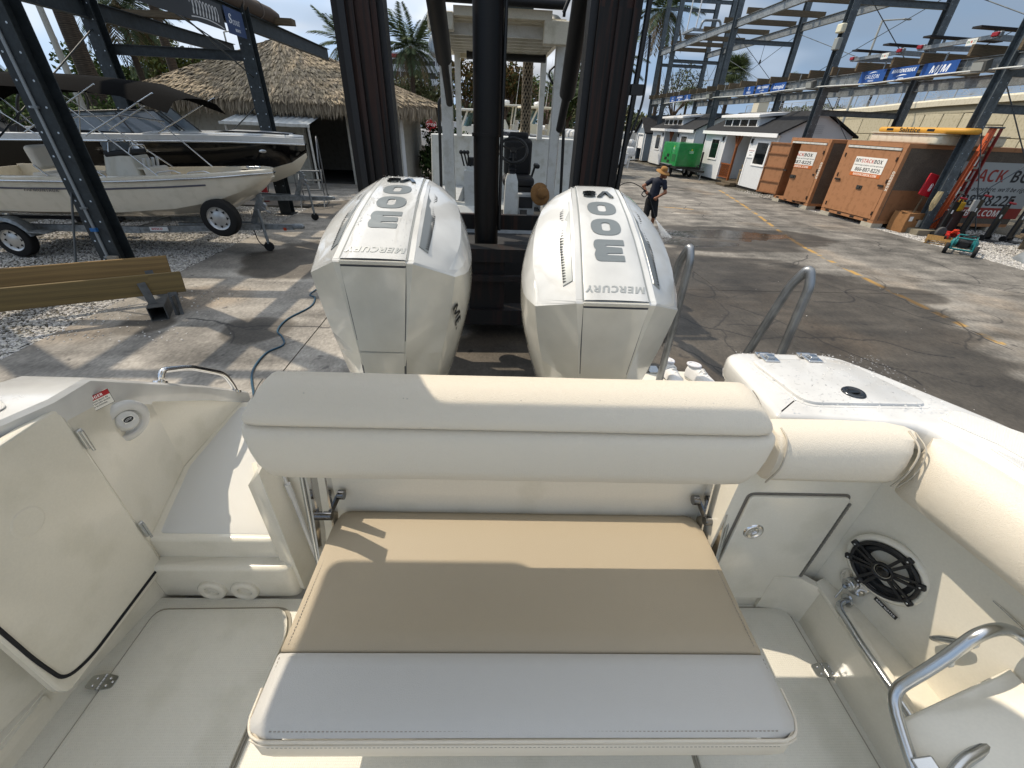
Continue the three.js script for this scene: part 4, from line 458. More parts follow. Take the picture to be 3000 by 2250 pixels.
  part(f, 'guard_bracket', O([rbox(.34, .20, .12, .02, -.62, 3.76, -7.24)]), stainWhite); part(f, 'guard_bracket', O([rbox(.36, .26, .12, .02, .93, 3.70, -7.24)]), stainWhite);
  part(f, 'guard_roof', O([ext(-.66, 1.06, 3.80, 3.86, -7.3, -9.65), ext(-.66, -.60, 3.66, 3.80, -7.3, -9.65), ext(1.0, 1.06, 3.66, 3.80, -7.3, -9.65), ext(-.6, 1.0, 3.62, 3.8, -9.6, -9.65), ext(-.45, .85, 3.82, 3.92, -7.18, -7.3)]), stainWhite);
  for (let i = 0; i < 7; i++) part(f, 'roof_slat', O([ext(-.598, .998, 3.66, 3.79, -7.45 - i * .3, -7.48 - i * .3)]), whitePaint);
  part(f, 'light_bar', O([bar([-.62, 3.98, -7.1], [1.0, 3.97, -7.1], .055, .055, 12), bar([-.66, 3.86, -7.15], [-.66, 4.02, -7.1], .02), bar([1.0, 3.86, -7.15], [1.0, 4.02, -7.1], .02)]), dark); part(f, 'rear_bar', O([bar([-.36, 3.60, -9.0], [1.0, 3.60, -9.0], .055, .055, 12), bar([-.34, 3.6, -9], [-.34, 3.72, -9], .02), bar([.98, 3.6, -9], [.98, 3.72, -9], .02)]), dark);
  part(f, 'air_duct', O([bent([[.55, 4.02, -9.0], [.9, 4.04, -8.6], [1.06, 3.95, -8.2], [1.06, 3.7, -8.2]], .10, .2, 14), ext(-.1, .7, 4.0, 4.25, -8.4, -9.2)]), std(0x14211f, .5)); 
  const mir = part(f, 'mirror', O([lathe([[0, .03], [.08, .024], [.13, .0], [.135, -.012], [0, -.03]], 0, 0, 0, 28).rotateX(Math.PI / 2 - .2).scale(1, 1.15, 1).translate(-.66, 3.50, -7.16)]), std(0x9a9c9a, .25, .8)); part(mir, 'mirror_arm', O([beam([-.68, 3.72, -7.18], [-.67, 3.52, -7.12], .03, .02), at(new THREE.SphereGeometry(.02, 8, 6), -.67, 3.52, -7.11)]), blackPl);
  part(f, 'grab_bar', O(bent([[-.79, 1.35, -7.8], [-.75, 2.9, -7.8], [-.68, 2.97, -7.8], [-.60, 2.97, -7.7]], .025, .09)), blackPl); part(f, 'grab_bar', O(bent([[1.29, 1.35, -7.8], [1.22, 2.84, -7.8], [1.14, 2.95, -7.8], [1.05, 2.95, -7.7]], .025, .09)), blackPl); part(f, 'grab_rod', O(bar([1.10, 1.6, -7.5], [1.12, 3.0, -7.5], .012)), steel);
  const exS = std(0x9a8f7d, .45, .6, { map: tGalv }); part(f, 'exhaust_stack', O([bar([.77, 2.38, -9.9], [.77, 3.95, -9.9], .07, .07, 16)]), dark); const holes = []; for (let j = 0; j < 22; j++) for (let i = 0; i < 10; i++) { const a = (i + (j % 2) * .5) / 10 * 6.283; for (const k of [-1, 1]) holes.push(bar([.77 + Math.sin(a) * .092, 2.44 + j * .058, -9.9 + Math.cos(a) * .092], [.77 + Math.sin(a + k * .314) * .092, 2.498 + j * .058, -9.9 + Math.cos(a + k * .314) * .092], .012, .012, 4)); } part(f, 'exhaust_guard', O(holes), exS);
}
{ // straw hat hung on the guard post
  const h = thing('straw_hat', 'woven straw hat hanging beside the forklift seat', 'hat', [.88, 1.70, -7.30]); h.rotation.set(1.35, .3, -.35);
  const sm2 = std(0xa87f4e, .85, 0, { map: rep(tWood, 6, 6), bumpMap: rep(tGrain, 10), bumpScale: .004 });
  part(h, 'brim', lathe([[.085, .0], [.11, -.004], [.15, -.02], [.175, -.045], [.17, -.05], [.14, -.028], [.085, -.008]], 0, 0, 0, 32), sm2); part(h, 'crown', lathe([[.085, 0], [.088, .05], [.075, .095], [.04, .11], [0, .105]], 0, 0, 0, 28), sm2); part(h, 'cord', tube([[-.085, 0, 0], [-.05, -.15, .02], [.02, -.2, 0], [.085, 0, .01]], .004, 20, 5), blackSoft);
}
// ------------------------------------------------------------ shared builders: wheels, boats on trailers, palms, trees
function wheelGeo(r = .33, w = .2) { return { tyre: share(lathe([[r * .62, -w / 2], [r * .92, -w / 2], [r, -w * .34], [r, w * .34], [r * .92, w / 2], [r * .62, w / 2]], 0, 0, 0, 30).rotateX(Math.PI / 2)), rim: share([lathe([[r * .63, w * .46], [r * .58, w * .36], [r * .5, w * .30], [r * .30, w * .34], [r * .2, w * .42], [0, w * .42]], 0, 0, 0, 26).rotateX(Math.PI / 2), lathe([[r * .63, -w * .46], [r * .58, -w * .3], [0, -w * .3]], 0, 0, 0, 20).rotateX(Math.PI / 2)]), hole: share(Array.from({ length: 8 }, (_, i) => at(new THREE.CircleGeometry(r * .10, 3), Math.cos(i * .785) * r * .44, Math.sin(i * .785) * r * .44, w * .335, 0, 0, i * .785))) }; }
const WG = wheelGeo(), rimM = std(0xb9bbbb, .35, .7), holeM = std(0x0e0e0e, .8);
function addWheel(par, name, x, y, z, s = 1, ry = 0) { const w = part(par, name, WG.tyre, rubber); w.position.set(x, y, z); w.scale.setScalar(s); w.rotation.y = ry; part(w, 'rim', WG.rim, rimM); part(w, 'rim_holes', WG.hole, holeM); return w; }
// hull along +x (bow at +x) in local metres; sections [x, halfbeam, gunwaleY, chineY, keelY, chineFactor]
function hullGeo(S, smooth = .6) { return loft(S.map(([x, b, g, c, k, cf = .82]) => [[g, b], [g - (g - c) * .45, b * .99], [c + .02, b * (cf + .06)], [c, b * cf], [(c + k) / 2 - .02, b * cf * .5], [k, 0], [(c + k) / 2 - .02, -b * cf * .5], [c, -b * cf], [c + .02, -b * (cf + .06)], [g - (g - c) * .45, -b * .99], [g, -b]].map(([y, z]) => V(x, y, z))), false, false, smooth); }
function deckGeo(S, y, inset) { const o = [...S.map(([x, b]) => [x, Math.max(.01, b - inset)]), ...S.slice().reverse().map(([x, b]) => [x, -Math.max(.01, b - inset)])]; return flat(o.map(([x, z]) => [x, z]).reverse(), .04, y); }
function capGeo(S, w, lift = .0) { const half = s => loft(S.map(([x, b, g]) => [V(x, g - .04, s * (b + .012)), V(x, g + .015 + lift, s * (b + .012)), V(x, g + .03 + lift, s * (b - .02)), V(x, g + .03 + lift, s * Math.max(0.001, b - w)), V(x, g - .02, s * Math.max(0.001, b - w))]).map(r => s > 0 ? r.reverse() : r), false, false, .7); return [half(1), half(-1)]; }
function railGeo(S, r, dy = -.05) { return [1, -1].map(s => tube(S.map(([x, b, g]) => [x, g + dy, s * (b + .01)]), r, 40, 6)); }
function blackOutboard(par, x, y, z, s = 1, net = false) { const g = new THREE.Group(); g.name = 'outboard'; g.position.set(x, y, z); g.scale.setScalar(s); par.add(g); part(g, 'cowl', loft([[0, .12, .28], [.1, .2, .36], [.3, .23, .40], [.5, .22, .38], [.62, .17, .30], [.68, .08, .18]].map(([h, w, l]) => round([[-l, -w], [l * .8, -w * .8], [l * .8, w * .8], [-l, w]], w * .7, 3).map(([a, b]) => V(a - .15 + h * .06, h, b))), true, true, .8), phy(0x0b0c0e, .15, { clearcoat: 1 })); part(g, 'leg', loft([[0, .11, .22], [-.5, .07, .16], [-.8, .05, .14]].map(([h, w, l]) => round([[-l, -w], [l, -w], [l, w], [-l, w]], w * .7, 3).map(([a, b]) => V(a - .15, h, b))), true, true, .8), std(0x131416, .4)); part(g, 'gearcase', [at(new THREE.SphereGeometry(.07, 12, 8).scale(3, 1, 1), -.18, -.9, 0), box(.3, .02, .18, -.2, -.72, 0)], std(0x131416, .4)); const t = part(g, 'maker_name', [at(text('MERCURY', .07, .003, 1.25, .2), -.1, .25, .235, 0, 0, -1.0)], std(0xd6d8da, .4)); const b = part(g, 'cowl_trim', [loft([[-.3, .52, .14], [.1, .66, .10], [.18, .62, .10]].map(([a, h, w]) => [V(a, h + .015, -w), V(a, h + .03, 0), V(a, h + .015, w)]), false)], std(0x8e98a2, .3, .5)); return g; }
function makeTrailer(o, { L = 0, tongue = 5.4, wz = .95, axle = .6, ax = [0], y = .50, spare = null, jackX = 5.0 }) { // local: axle near x=0, tongue to +x
  for (const s of [-1, 1]) part(o, 'frame_rail', [beam([-1.6, y, s * .62], [2.2, y, s * .62], .07, .13), beam([2.2, y, s * .62], [tongue - .7, y, s * .06], .07, .12)], galv); part(o, 'tongue', [beam([2.6, y - .02, 0], [tongue, y, 0], .09, .11)], galv); part(o, 'coupler', [rbox(.22, .1, .12, .03, tongue + .08, y + .02, 0), at(new THREE.SphereGeometry(.05, 10, 8), tongue + .18, y + .01, 0)], galv);
  for (const x of [-1.4, .8, 2.0]) part(o, 'crossbar', [beam([x, y - .03, -.64], [x, y - .03, .64], .06, .08)], galv); for (const s of [-1, 1]) part(o, 'bunk', [beam([-1.5, y + .15, s * .45], [1.8, y + .16, s * .42], .09, .05)], blackSoft); for (const s of [-1, 1]) for (const x of [-1.3, 1.5]) part(o, 'bunk_post', [beam([x, y, s * .45], [x, y + .14, s * .45], .05, .05)], galv);
  for (const x of ax) { part(o, 'axle', [bar([x, .33, -wz], [x, .33, wz], .035)], galv); for (const s of [-1, 1]) { addWheel(o, 'wheel', x, .33, s * wz, 1, s > 0 ? 0 : Math.PI); const f = []; for (let i = 0; i <= 10; i++) { const a = Math.PI * (1.02 - i / 10 * 1.04); f.push([V(x + Math.cos(a) * .42, .33 + Math.sin(a) * .40, s * (wz - .13)), V(x + Math.cos(a) * .44, .345 + Math.sin(a) * .42, s * (wz - .1)), V(x + Math.cos(a) * .44, .345 + Math.sin(a) * .42, s * (wz + .1)), V(x + Math.cos(a) * .43, .30 + Math.sin(a) * .40, s * (wz + .125))].map(p => { p.y = Math.max(p.y, .42); return p; })); } part(o, 'fender', [loft(s > 0 ? f : f.map(r => r.slice().reverse()), false, false, .9), beam([x - .7, .50, s * (wz + .02)], [x - .38, .50, s * (wz + .02)], .22, .02), beam([x + .38, .50, s * (wz + .02)], [x + .75, .49, s * (wz + .02)], .22, .02)], galv); } }
  const wp = part(o, 'winch_post', [beam([tongue - .85, y + .05, 0], [tongue - .55, y + .62, 0], .08, .12), beam([tongue - .55, y + .62, 0], [tongue - .95, y + .80, 0], .07, .08)], galv); part(wp, 'bow_roller', [at(new THREE.CylinderGeometry(.06, .06, .12, 14), tongue - 1.0, y + .82, 0, 0, 1.57)], std(0x1a2350, .5)); part(wp, 'winch', [at(new THREE.CylinderGeometry(.09, .09, .08, 18), tongue - .55, y + .42, .06, 0, 1.57), bar([tongue - .55, y + .42, .1], [tongue - .38, y + .3, .13], .012)], alu);
  const jk = part(o, 'jack', [bar([jackX, .16, .16], [jackX - .04, y + .38, .14], .032), bar([jackX - .04, y + .38, .14], [jackX - .14, y + .36, .14], .012)], galv); part(jk, 'jack_wheel', [at(new THREE.CylinderGeometry(.10, .10, .05, 20), jackX, .10, .16, 0, 1.57)], rubber);
  if (spare) { const w = addWheel(o, 'spare_wheel', ...spare, 1.08); part(o, 'spare_bracket', [beam([spare[0], y, .3], [spare[0], spare[1], spare[2] - .12], .06, .06)], galv); }
  const m = printed(o, 'maker_plate', .34, .085, .004, canvas(256, 64, (c, w, h) => { c.fillStyle = '#d9dbd9'; c.fillRect(0, 0, w, h); c.fillStyle = '#b5202c'; c.font = 'bold italic 46px sans-serif'; c.fillText('WESCO', 20, 48); })); m.position.set(2.55, y + .02, .60); m.rotation.y = .12;
}
{ // the skiff on its trailer, near side of the left bay
  const tr = thing('boat_trailer', 'galvanised trailer with upright spare wheel under the cream skiff', 'trailer', [-9.36, 0, -9.95]); makeTrailer(tr, { tongue: 5.05, jackX: 4.47, spare: [3.95, .80, .72] });
  part(tr, 'tail_lens', [box(.06, .06, .01, 4.86, .46, .06)], std(0xb53a17, .4)); part(tr, 'safety_cable', tube([[4.2, .45, .1], [4.25, .2, .12], [4.4, .08, .16], [4.42, .2, .18]], .01, 20, 6), blackSoft);
  const b = thing('skiff', 'cream centre console skiff with black bimini on a trailer', 'boat', [-9.36, 0, -9.95]);
  const S = [[-1.0, 1.02, 1.46, .84, .64], [.6, 1.06, 1.46, .84, .62], [2.2, 1.04, 1.49, .87, .63], [3.2, .95, 1.54, .95, .70], [3.9, .80, 1.58, 1.08, .86], [4.35, .62, 1.61, 1.24, 1.08], [4.65, .42, 1.63, 1.40, 1.30], [4.82, .20, 1.63, 1.52, 1.46], [4.88, .02, 1.63, 1.56, 1.54]];
  const hm = phy(0xd9d3c4, .25, { clearcoat: .5, map: tGel }); part(b, 'hull', hullGeo(S), hm); part(b, 'transom', [sideX([[-1.02, 1.46], [1.02, 1.46], [.84, .84], [0, .64], [-.84, .84]].map(([z, y]) => [z, y]), .05, -1.0)], hm); part(b, 'gunwale', capGeo(S, .13), hm); part(b, 'deck', [deckGeo(S.slice(0, 5), 1.04, .13), deckGeo(S.slice(4), 1.50, .10)], gelSmoothDeck); for (const s of [1, -1]) part(b, 'liner', loft(S.slice(0, 5).map(([x, q, g]) => [V(x, 1.05, s * Math.max(.001, q - .14)), V(x, g, s * Math.max(.001, q - .13))])), hm);
  for (const s of [1, -1]) part(b, 'rub_rail', tube(S.map(([x, q, g]) => [x, g - .045, s * (q + .012)]), .020, 40, 6), steel); for (const s of [1, -1]) part(b, 'boot_stripe', [loft(S.slice(0, 5).map(([x, q, g]) => [V(x, g - .155, s * (q + .0035)), V(x, g - .185, s * (q + .003))]).map(r => s > 0 ? r.reverse() : r))], std(0x4a4a55, .5));
  part(b, 'model_name', [at(text('170 MONTAUK', .055, .003, 1.2), 1.05, 1.275, 1.062)], std(0x73706c, .5));
  part(b, 'console', [loft([[1.05, .33, .34], [1.5, .33, .30], [1.82, .26, .26]].map(([y, l, w]) => round([[2.05 - l, -w], [2.05 + l, -w], [2.05 + l, w], [2.05 - l, w]], .06, 3).map(([x, z]) => V(x, y, z))), true, true, .8), rbox(.14, .05, .5, .02, 2.40, 1.60, 0)], hm); part(b, 'dash', [rbox(.46, .10, .56, .03, 2.06, 1.86, 0, 0, 0, .12)], blackPl); part(b, 'windscreen', [loft([[V(1.86, 1.90, -.27), V(2.28, 1.88, -.2), V(2.28, 1.88, .2), V(1.86, 1.90, .27)], [V(1.84, 2.06, -.25), V(2.16, 2.04, -.16), V(2.16, 2.04, .16), V(1.84, 2.06, .25)]])], phy(0xaab4ba, .05, { transmission: .7, thickness: 0 })); part(b, 'console_rail', [bent([[1.95, 1.88, -.28], [1.98, 2.08, -.22], [1.98, 2.08, .22], [1.95, 1.88, .28]], .014, .06), bent([[2.3, 1.86, -.26], [2.34, 2.0, -.2], [2.34, 2.0, .2], [2.3, 1.86, .26]], .012, .06)], steel); for (const k of [-.2, -.07, .07, .2]) part(b, 'rod_holder', [bar([2.46, 1.60, k], [2.50, 1.78, k], .022, .03, 10)], gelWhite);
  part(b, 'forward_seat', [rbox(.18, .42, .56, .05, 2.56, 1.42, 0, 0, 0, .12), rbox(.5, .14, .6, .05, 2.85, 1.20, 0)], vinyl); part(b, 'bow_cushion', [rbox(1.1, .08, .8, .04, 3.55, 1.20, 0)], std(0xa8a296, .8)); part(b, 'helm_seat', [rbox(.95, .16, .75, .05, .85, 1.40, 0)], vinyl); part(b, 'seat_back', [rbox(.16, .42, .78, .07, .55, 1.74, 0, 0, 0, .1)], vinyl); part(b, 'seat_box', [ext(.5, 1.25, 1.05, 1.33, -.32, .32)], hm); for (const s of [-1, 1]) part(b, 'seat_arm', [bar([.55, 1.62, s * .42], [.95, 1.2, s * .42], .016)], steel);
  part(b, 'stern_seat', [rbox(.3, .12, .6, .04, -.55, 1.40, .55)], gelWhite); part(b, 'bow_cleat', [rbox(.18, .04, .05, .015, 4.45, 1.67, 0), bar([4.4, 1.62, 0], [4.4, 1.66, 0], .015), rbox(.10, .06, .09, .02, 4.6, 1.67, .02)], steel); for (const [x, z] of [[3.1, .9], [3.6, .8]]) part(b, 'bow_rail', bent([[x, 1.55, z], [x + .05, 1.62, z], [x + .3, 1.65, z - .08], [x + .4, 1.60, z - .11]], .012, .04), steel);
  // bimini
  part(b, 'bimini_canopy', [loft([0, .1, .25, .45, .65, .85, 1].map(t => { const x = mix(-.9, 3.75, t), y = 2.98 + .14 * Math.sin(t * 3.14) - (t < .05 || t > .95 ? .16 : 0); return [-1, -.7, -.3, 0, .3, .7, 1].map(q => V(x, y - .20 * Math.pow(Math.abs(q), 3) - (Math.abs(q) === 1 ? .05 : 0), q * .98)); }), false, false, true)], phy(0x07080a, .95, { specularIntensity: .12 })); const pole = (a, c) => part(b, 'bimini_pole', bar(a, c, .013, .013, 8), steel);
  for (const s of [-1, 1]) { pole([.25, 1.5, s * .98], [-.75, 2.82, s * .94]); pole([.28, 1.5, s * .98], [.95, 2.95, s * .96]); pole([2.25, 1.52, s * .98], [.35, 2.95, s * .96]); pole([3.15, 1.56, s * .92], [1.75, 2.95, s * .96]); pole([1.2, 2.2, s * .97], [2.7, 2.95, s * .96]); pole([2.2, 2.18, s * .97], [3.6, 2.86, s * .95]); }
  part(b, 'boarding_hoop', bent([[1.3, 2.05, .3], [1.5, 2.45, .2], [2.2, 2.5, 0], [2.9, 2.42, -.2]], .014, .1), steel);
  blackOutboard(b, -1.18, 1.52, 0, 1.05); const net = []; for (let i = 0; i < 14; i++) for (const k of [1, -1]) net.push(bar([-1.55 + i * .09, 1.5, .62], [-1.55 + i * .09 + k * .35, 2.45, .5], .005, .005, 4)); part(b, 'netting', net, blackSoft).userData.kind = 'stuff';
}
{ // black bowrider further back
  const tr = thing('boat_trailer', 'galvanised trailer under the black hulled bowrider', 'trailer', [-10.4, 0, -13.35]); makeTrailer(tr, { tongue: 5.75, jackX: 5.35, y: .58, ax: [-.45, .45] });
  const b = thing('bowrider', 'black hulled bowrider with white deck and dark windscreen', 'boat', [-10.4, 0, -13.35]);
  const S = [[-2.1, 1.18, 1.86, 1.0, .76], [0, 1.26, 1.92, 1.0, .74], [2, 1.22, 1.97, 1.05, .76], [3.4, 1.02, 2.0, 1.15, .84], [4.4, .72, 2.0, 1.3, 1.0], [5.1, .38, 1.98, 1.5, 1.26], [5.42, .04, 1.96, 1.72, 1.66]], bm = phy(0x050506, .10, { clearcoat: .3, clearcoatRoughness: .04, specularIntensity: .6 });
  part(b, 'hull', hullGeo(S), bm); part(b, 'hull_bottom', hullGeo(S.map(([x, q, g, c, k]) => [x, q * .84, c + .06, c - .012, k - .014, .97])), std(0xcfcabb, .4)); part(b, 'transom', [sideX([[-1.18, 1.86], [1.18, 1.86], [.98, 1.0], [0, .76], [-.98, 1.0]], .05, -2.1)], bm);
  part(b, 'deck', [...capGeo(S, .30, .10), deckGeo(S.slice(0, 6), 1.55, .28)], phy(0xc9ccce, .25, { clearcoat: .5, map: tGel })); for (const s of [1, -1]) part(b, 'rub_rail', tube(S.map(([x, q, g]) => [x, g - .03, s * (q + .02)]), .028, 40, 6), steel);
  part(b, 'foredeck', [loft(S.slice(2).map(([x, q, g]) => [-1, -.5, 0, .5, 1].map(k => V(x, g + .14 + .05 * (1 - k * k), k * (q - .03)))), false, false, true)], phy(0xc6cacd, .25, { clearcoat: .5, map: tGel })); part(b, 'stern_cowling', [loft([[-2.3, .9, .5], [-2.0, 1.1, .9], [-1.2, 1.18, 1.25], [-.2, 1.2, 1.4]].map(([x, w, k]) => [-1, -.92, -.5, 0, .5, .92, 1].map(q => V(x, 1.55 + .42 * k * (1 - Math.pow(Math.abs(q), 4)), q * w))), false, false, true)], phy(0xb9bec2, .3, { clearcoat: .5 }));
  part(b, 'bow_well', [loft(S.slice(3, 6).map(([x, q, g]) => [-1, 0, 1].map(k => V(x, g + .205 - .02 * (1 - k * k), k * (q * .55)))), false)], std(0x7d8186, .7));
  const gl = phy(0x8d99a3, .05, { transmission: .55, thickness: 0 }); part(b, 'windscreen', [loft([[V(-.2, 2.14, 1.1), V(1.7, 2.10, .98), V(2.5, 2.12, .35)], [V(-.2, 2.42, .98), V(1.35, 2.55, .84), V(1.95, 2.58, .34)]])], gl); part(b, 'windscreen', [loft([[V(-.2, 2.14, -1.1), V(1.7, 2.10, -.98), V(2.5, 2.12, -.35)], [V(-.2, 2.42, -.98), V(1.35, 2.55, -.84), V(1.95, 2.58, -.34)]].map(r => r.reverse()))], gl); part(b, 'open_pane', [loft([[V(2.55, 2.14, .3), V(3.15, 2.14, .62)], [V(1.98, 2.66, .32), V(2.55, 2.68, .66)]])], gl); part(b, 'windscreen_frame', [tube([[-.9, 2.16, 1.12], [-.2, 2.42, .98], [1.35, 2.55, .84], [1.95, 2.58, .34]], .02, 24, 6), tube([[-.9, 2.16, -1.12], [-.2, 2.42, -.98], [1.35, 2.55, -.84], [1.95, 2.58, -.34]], .02, 24, 6), bar([1.98, 2.66, .32], [2.55, 2.68, .66], .02), bar([2.55, 2.14, .3], [1.98, 2.66, .32], .018), bar([3.15, 2.14, .62], [2.55, 2.68, .66], .018), bar([2.55, 2.14, .3], [3.15, 2.14, .62], .02), bar([1.7, 2.10, .98], [1.35, 2.55, .84], .018), bar([2.5, 2.12, .35], [1.95, 2.58, .34], .018)], blackPl); part(b, 'cockpit_trim', [ext(-1.2, 1.6, 1.9, 2.16, -.95, -.85), ext(-1.2, 1.6, 1.9, 2.16, .85, .95)], blackSoft);
  for (const x of [-1.6, -.7, .8]) part(b, 'deck_cleat', [rbox(.22, .03, .04, .012, x, 2.13, .98), bar([x, 2.05, .98], [x, 2.13, .98], .015)], steel); part(b, 'hull_badge', [at(new THREE.SphereGeometry(.09, 16, 8).scale(1, .45, .12), 4.55, 1.78, .665, .5)], steel); part(b, 'arch', bent([[-.9, 2.0, 1.1], [-.5, 2.9, 1.0], [-.5, 2.95, -1], [-.9, 2.0, -1.1]], .03, .3), blackPl); blackOutboard(b, -2.35, 1.75, 0, 1.25);
}
{ // left rack
  const r = thing('boat_rack', 'dark steel boat rack standing over the trailers at left', 'rack', [-7.9, 0, -10.7]); const O = g => (Array.isArray(g) ? g.flat(9) : [g]).map(q => q.translate(7.9, 0, 10.7));
  const post = (x, z) => { const hs = []; const p = part(r, 'post', O([ext(x - .16, x + .16, 0, 11, z - .15, z - .135), ext(x - .16, x + .16, 0, 11, z + .135, z + .15), ext(x - .008, x + .008, 0, 11, z - .135, z + .135), ext(x - .22, x + .22, 0, .02, z - .22, z + .22)]), rackSteel); for (let y = .5; y < 6.4; y += .30) for (const s of [-1, 1]) hs.push(at(new THREE.CircleGeometry(.014, 8), x + s * .11, y, z + .1512)); part(p, 'bolt_holes', O(hs), std(0xb9c6d0, .8)).userData.kind = 'stuff'; };
  post(-6.2, -7.35); post(-6.2, -14.1); post(-9.7, -7.35); post(-9.7, -13.9); post(-6.2, -.6); post(-9.7, -.6);
  for (const [a, b] of [[-.6, -7.18], [-7.52, -13.93], [-14.27, -20.8]]) for (const x of [-6.2, -9.7]) { part(r, 'long_beam', O(ibeam([x, 4.60, a], [x, 4.60, b], .16, .36)), rackSteel); part(r, 'long_beam', O(ibeam([x, 8.1, a], [x, 8.1, b], .16, .36)), rackSteel); }
  for (const z of [-7.35, -14.0]) { part(r, 'cross_beam', O(ibeam([-6.37, 3.86, z], [-9.53, 3.86, z], .12, .22)), rackSteel); part(r, 'cross_beam', O(ibeam([-6.37, 7.4, z], [-9.53, 7.4, z], .12, .22)), rackSteel); }
  const rod = (a, b) => part(r, 'brace_rod', O(bar(a, b, .016)), rackSteel); rod([-6.2, 3.7, -14.1], [-9.7, 5.8, -14]); rod([-6.2, 2.9, -14.1], [-9.6, .3, -13.9]); rod([-6.2, 3.4, -14.0], [-6.2, 4.4, -11]); rod([-6.2, 4.2, -7.4], [-9.7, .2, -7.35]); rod([-6.35, 1.7, -7.35], [-6.1, .15, -6.2]); rod([-9.7, 4.3, -13.9], [-9.7, .8, -8]);
  part(r, 'conduit', O([bar([-6.22, .3, -7.185], [-6.22, 5, -7.185], .022)]), std(0x8d9498, .5, .3)); for (const y of [.55, 1.3, 2.6, 3.9]) part(r, 'conduit_clip', O([box(.09, .03, .06, -6.22, y, -7.19)]), galv); part(r, 'blue_tie', O([box(.09, .05, .06, -6.22, .98, -7.18)]), std(0x1f5f9c, .6)); part(r, 'base_wrap', O([box(.14, .14, .07, -6.13, .5, -7.17)]), std(0x8c857a, .9));
  for (const z of [-2, -4.4, -9, -11.5, -16]) { part(r, 'deck_timber', O([beam([-5.6, 4.86, z], [-10.2, 4.86, z], .3, .14)]), woodOld); }
  // printed banners hung on the front beam
  const dk = thing('banner', 'dark mesh banner with white script on the left rack beam', 'banner', [-6.09, 4.2, -11.3]); dk.rotation.y = Math.PI / 2; printed(dk, 'sheet', 3.2, .46, .006, canvas(1024, 160, (c, w, h) => { c.fillStyle = '#2b2d30'; c.fillRect(0, 0, w, h); c.strokeStyle = '#c9ccd0'; c.lineWidth = 7; c.beginPath(); let x = 620; c.moveTo(x, 60); for (let i = 0; i < 9; i++) { c.bezierCurveTo(x + 6, 10, x + 40, 20, x + 30, 90); c.bezierCurveTo(x + 28, 130, x - 4, 128, x + 38, 70); x += 38; } c.stroke(); c.beginPath(); c.moveTo(600, 140); c.quadraticCurveTo(820, 110, 1000, 150); c.stroke(); })).position.y = .24;
  const sc = thing('banner', 'blue Scout Boats banner beside the middle post of the left rack', 'banner', [-6.08, 4.2, -13.42]); sc.rotation.y = Math.PI / 2; printed(sc, 'sheet', .86, .50, .006, canvas(512, 300, (c, w, h) => { c.fillStyle = '#17325f'; c.fillRect(0, 0, w, h); c.fillStyle = '#dfe4ea'; c.font = 'italic bold 150px serif'; c.fillText('S', 70, 175); c.font = 'italic 100px serif'; c.fillText('cout', 165, 180); c.font = 'bold 46px sans-serif'; c.fillText('BOATS', 210, 255); })).position.y = .24;
  const tp = thing('tarp_roll', 'brown rolled tarpaulin lashed on top of the left rack beam', 'tarp', [-6.2, 4.79, -14.6]); part(tp, 'roll', [loft([-1.6, -1.2, -.4, .4, 1.1, 1.4].map((x, i) => Array.from({ length: 12 }, (_, k) => { const a = k / 12 * 6.283, q = .16 + .04 * vn(i * 2.3 + k, 5); return V(Math.cos(a) * q, .17 + Math.sin(a) * q, x); })), true, true)], std(0x4a4038, .9)); part(tp, 'lashing', [at(new THREE.TorusGeometry(.19, .012, 6, 20), 0, .17, -.5), at(new THREE.TorusGeometry(.19, .012, 6, 20), 0, .17, .6)], std(0x77706a, .9));
}
